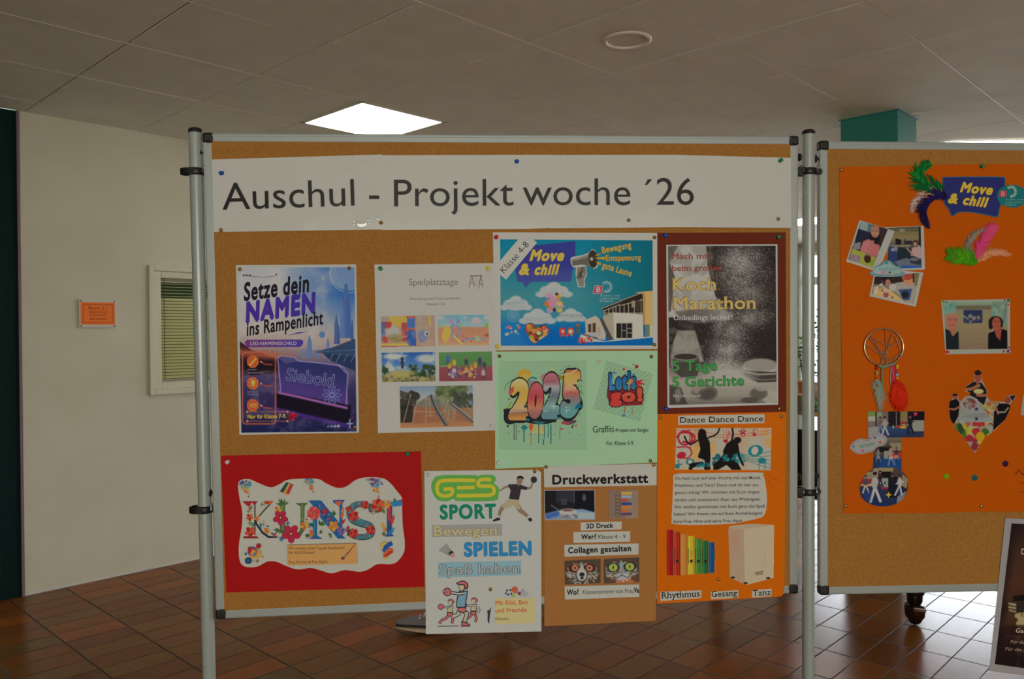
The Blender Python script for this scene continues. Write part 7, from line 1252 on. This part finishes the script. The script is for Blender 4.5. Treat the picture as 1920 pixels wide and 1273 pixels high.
# ------------------------------------------------------------------ person standing behind the left board (a shoe shows below it)
def person():
    f0 = fl(-.455, 4.01); r = empty('person', Matrix.Translation((f0[0], f0[1], 0))); tag(r, 'person walking behind the left board with a dark pale-soled shoe showing below', 'person')
    s_ = np.array([.6932, -.7208, 0]); fw = np.array([.7208, .6932, 0]); up = np.array([0, 0, 1.0])
    def pt_(x, d, z): return s_ * x + fw * d + up * z
    def skin(nodes, edges, radii, name, m, sub=2):
        me = bpy.data.meshes.new(name); me.from_pydata([tuple(n_) for n_ in nodes], edges, []); o = bpy.data.objects.new(name, me); link(o, r)
        md = o.modifiers.new('skin', 'SKIN'); md.use_smooth_shade = True; o.modifiers.new('sub', 'SUBSURF').levels = sub; o.modifiers['sub'].render_levels = sub
        for i, v in enumerate(me.skin_vertices[0].data): v.radius = radii[i] if hasattr(radii[i], '__len__') else (radii[i], radii[i])
        me.skin_vertices[0].data[0].use_root = True; me.materials.append(m); return o
    SKN = mat('skin_tone', (.52, .33, .24), .55)
    # pelvis, spine, neck, head, legs, arms in mid stride towards the left
    N = [pt_(.22, .06, .93), pt_(.22, .06, 1.15), pt_(.21, .06, 1.38), pt_(.20, .06, 1.50), pt_(.19, .06, 1.58), pt_(.18, .06, 1.68), pt_(.21, -.03, .88), pt_(.17, -.04, .52), pt_(.06, -.04, .11), pt_(.24, .14, .88), pt_(.30, .15, .52), pt_(.42, .15, .13), pt_(.21, -.13, 1.40), pt_(.26, -.18, 1.14), pt_(.20, -.20, .92), pt_(.21, .25, 1.40), pt_(.15, .29, 1.14), pt_(.05, .28, .94)]
    E_ = [(0, 1), (1, 2), (2, 3), (3, 4), (4, 5), (0, 6), (6, 7), (7, 8), (0, 9), (9, 10), (10, 11), (2, 12), (12, 13), (13, 14), (2, 15), (15, 16), (16, 17)]
    Rr = [.12, .12, .13, .05, .07, .08, .08, .052, .036, .08, .052, .036, .05, .038, .028, .05, .038, .028]
    skin(N, E_, Rr, 'body', SKN)
    skin([pt_(.22, .06, .95), pt_(.21, -.03, .86), pt_(.17, -.04, .52), pt_(.07, -.04, .13), pt_(.24, .14, .86), pt_(.30, .15, .52), pt_(.41, .15, .15)], [(0, 1), (1, 2), (2, 3), (0, 4), (4, 5), (5, 6)], [.135, .096, .07, .056, .096, .07, .056], 'trousers', mat('trousers_dark', (.02, .02, .025), .8))
    skin([pt_(.22, .06, .98), pt_(.22, .06, 1.15), pt_(.21, .06, 1.40), pt_(.21, -.13, 1.41), pt_(.24, -.17, 1.2), pt_(.21, .25, 1.41), pt_(.17, .28, 1.2)], [(0, 1), (1, 2), (2, 3), (3, 4), (2, 5), (5, 6)], [.145, .145, .15, .07, .06, .07, .06], 'shirt', mat('shirt_grey', (.2, .2, .22), .8))
    b = MB(); bm = bmesh.new(); bmesh.ops.create_uvsphere(bm, u_segments=20, v_segments=14, radius=.098); b.bm(bm, 0, True, Matrix.Translation(pt_(.19, .07, 1.71))); b.build('hair', mat('hair_dark', (.03, .02, .015), .7), r)
    # shoes: toe to the left, heel to the right
    def shoe(x, d, z, pitch):
        M = Matrix.Translation(pt_(x, d, z)) @ Matrix(((s_[0], fw[0], 0, 0), (s_[1], fw[1], 0, 0), (0, 0, 1, 0), (0, 0, 0, 1))) @ Matrix.Rotation(pitch, 4, 'Y')
        us = np.linspace(0, 1, 13); wd = lambda u: .046 * (math.sin(math.pi * min(1, max(.0, .10 + .86 * u))) ** .34) * (1 - .12 * math.sin(math.pi * u))
        def loft(z0f, z1f, k0, k1):
            vs = []; n = 16
            for u in us:
                for t in range(n):
                    a = 2 * math.pi * t / n; zz = .5 - .5 * math.cos(a) if False else (math.sin(a) * .5 + .5)
                    w2 = wd(u) * (k0 * (1 - zz) + k1 * zz); vs.append(M @ Vector((-.13 + .28 * u, w2 * math.cos(a), z0f(u) * (1 - zz) + z1f(u) * zz)))
            fs = [[i * n + t, i * n + (t + 1) % n, (i + 1) * n + (t + 1) % n, (i + 1) * n + t] for i in range(len(us) - 1) for t in range(n)] + [list(range(n)), [(len(us) - 1) * n + t for t in range(n)]]
            return vs, fs
        b = MB(); b.add(*loft(lambda u: .012 * (1 - u) ** 3 * 2, lambda u: .034 + .004 * u, 1.05, 1.1), 0, True); so = b.build('shoe_sole', mat('sole_tan', alb(150, 132, 100), .6), r)
        b = MB(); b.add(*loft(lambda u: .030, lambda u: .055 + .055 * u ** 1.2 + .01 * math.sin(6 * u), 1.0, .7), 0, True); b.build('shoe_upper', mat('shoe_grey', alb(92, 82, 76), .75), r)
        b = MB(); b.add(*loft(lambda u: .030, lambda u: .050, 1.06, 1.04), 0, True); b.build('shoe_band', mat('shoe_black', (.01, .01, .012), .6), r)
        b = MB()
        for k in range(5): b.box((-.02 + .022 * k, -.03, .075 + .011 * k), (-.012 + .022 * k, .03, .079 + .011 * k), 0, .001, M)
        b.build('shoe_laces', mat('lace_white', (.6, .6, .6), .7), r)
    shoe(0.0, -.04, .0, .06); shoe(.42, .15, .0, 0.0)
person()

# ------------------------------------------------------------------ things on the window shelf
def leaves_mb(n, c, rx, rz, size, seed):
    R_ = np.random.default_rng(seed); b = MB()
    for k in range(n):
        a, t, q_ = R_.random() * 6.28, R_.random(), R_.random() ** .5; p_ = np.array([rx * q_ * math.cos(a), rx * q_ * math.sin(a), c + rz * t]); d_ = R_.normal(0, 1, 3); d_[2] *= .5; d_ /= np.linalg.norm(d_); s2 = np.cross(d_, R_.normal(0, 1, 3)); s2 /= np.linalg.norm(s2) + 1e-9; L = size * R_.uniform(.6, 1.2); nn = np.cross(d_, s2) * L * .12
        b.add([p_, p_ + d_ * L * .4 + s2 * L * .24 + nn, p_ + d_ * L, p_ + d_ * L * .4 - s2 * L * .24 + nn, p_ + d_ * L * .45], [[0, 1, 4], [1, 2, 4], [0, 4, 3], [4, 2, 3]], 0, True)
    return b
M_LEAF = mat('leaf_green', alb(56, 96, 36), .5); M_SOIL = mat('soil', (.03, .02, .015), .9)
def plant(name, label, x, y, z, potc, pr, ph_, n, rx, rz, size, seed, c0):
    r = empty(name, Matrix.Translation((x, y, z))); tag(r, label, 'potted plant')
    b = MB(); b.lathe([(.0005, 0), (pr * .75, 0), (pr, ph_), (pr * 1.06, ph_), (pr * 1.06, ph_ - .012)], n=24); b.build('pot', mat('pot_%s_%d' % (name, seed), potc, .5), r)
    b = MB(); b.lathe([(.0005, ph_ - .015), (pr * .95, ph_ - .015)], n=20); b.build('soil', M_SOIL, r)
    b = MB(); R_ = np.random.default_rng(seed)
    for k in range(6): a = R_.random() * 6.28; b.tube([(0, 0, ph_ - .02), (rx * .3 * math.cos(a), rx * .3 * math.sin(a), ph_ + rz * .4), (rx * .7 * math.cos(a), rx * .7 * math.sin(a), ph_ + c0 + rz * (.5 + .4 * R_.random()))], .005, 6)
    b.build('stems', mat('stem_brown', (.06, .05, .02), .8), r); leaves_mb(n, ph_ + c0, rx, rz, size, seed).build('foliage', M_LEAF, r)
def on(px_, X): D_ = rays(px_, 640)[0]; return D_[1] / D_[0] * X
plant('potted_plant', 'leafy potted plant in an orange pot on the window shelf', XF - .24, 5.03, zs, (.62, .22, .05), .08, .17, 80, .10, .50, .09, 3, .12)
plant('potted_plant', 'tall leafy plant on the shelf in front of the bright window', XF - .22, on(1540, XF - .22) - .06, zs, (.55, .5, .42), .08, .12, 110, .19, 1.0, .12, 5, .10)
for k, (px_, c, h, r_, lb) in enumerate(((1484, (.7, .68, .6), .30, .05, 'tall pale vase on the window shelf left of the grey pole'), (1531, (.55, .42, .3), .16, .045, 'small clay jar on the window shelf right of the grey pole'), (1519, (.6, .4, .3), .12, .04, 'low brown bowl on the window shelf behind the grey pole'))):
    X = XF - .27; b = MB(); b.lathe([(.0005, 0), (r_ * .7, 0), (r_, h * .4), (r_ * .7, h * .85), (r_ * .8, h), (r_ * .7, h), (r_ * .6, h * .85)], n=20); o = b.build('vase' if k == 0 else ('jar' if k == 1 else 'bowl'), mat('ceramic_%d' % k, c, .4)); o.location = (X, on(px_, X), zs); tag(o, lb, 'vase' if k == 0 else ('jar' if k == 1 else 'bowl'))
yy = on(1533.5, XF - .9); r0 = empty('plant_stool', Matrix.Translation((XF - .9, yy, 0))); tag(r0, 'low wooden plant stool before the far window', 'stool')
b = MB(); b.box((-.18, -.18, .22), (.18, .18, .25), 0, .005); b.build('seat', M_WOOD, r0)
for sx_ in (-.15, .15):
    for sy_ in (-.15, .15): b = MB(); b.box((sx_ - .015, sy_ - .015, 0), (sx_ + .015, sy_ + .015, .22), 0, .003); b.build('leg', M_WOOD, r0)
plant('potted_plant', 'low green plant in a yellow pot on the stool by the window', XF - .9, yy, .25, (.62, .5, .06), .12, .16, 120, .17, .16, .10, 9, -.02)
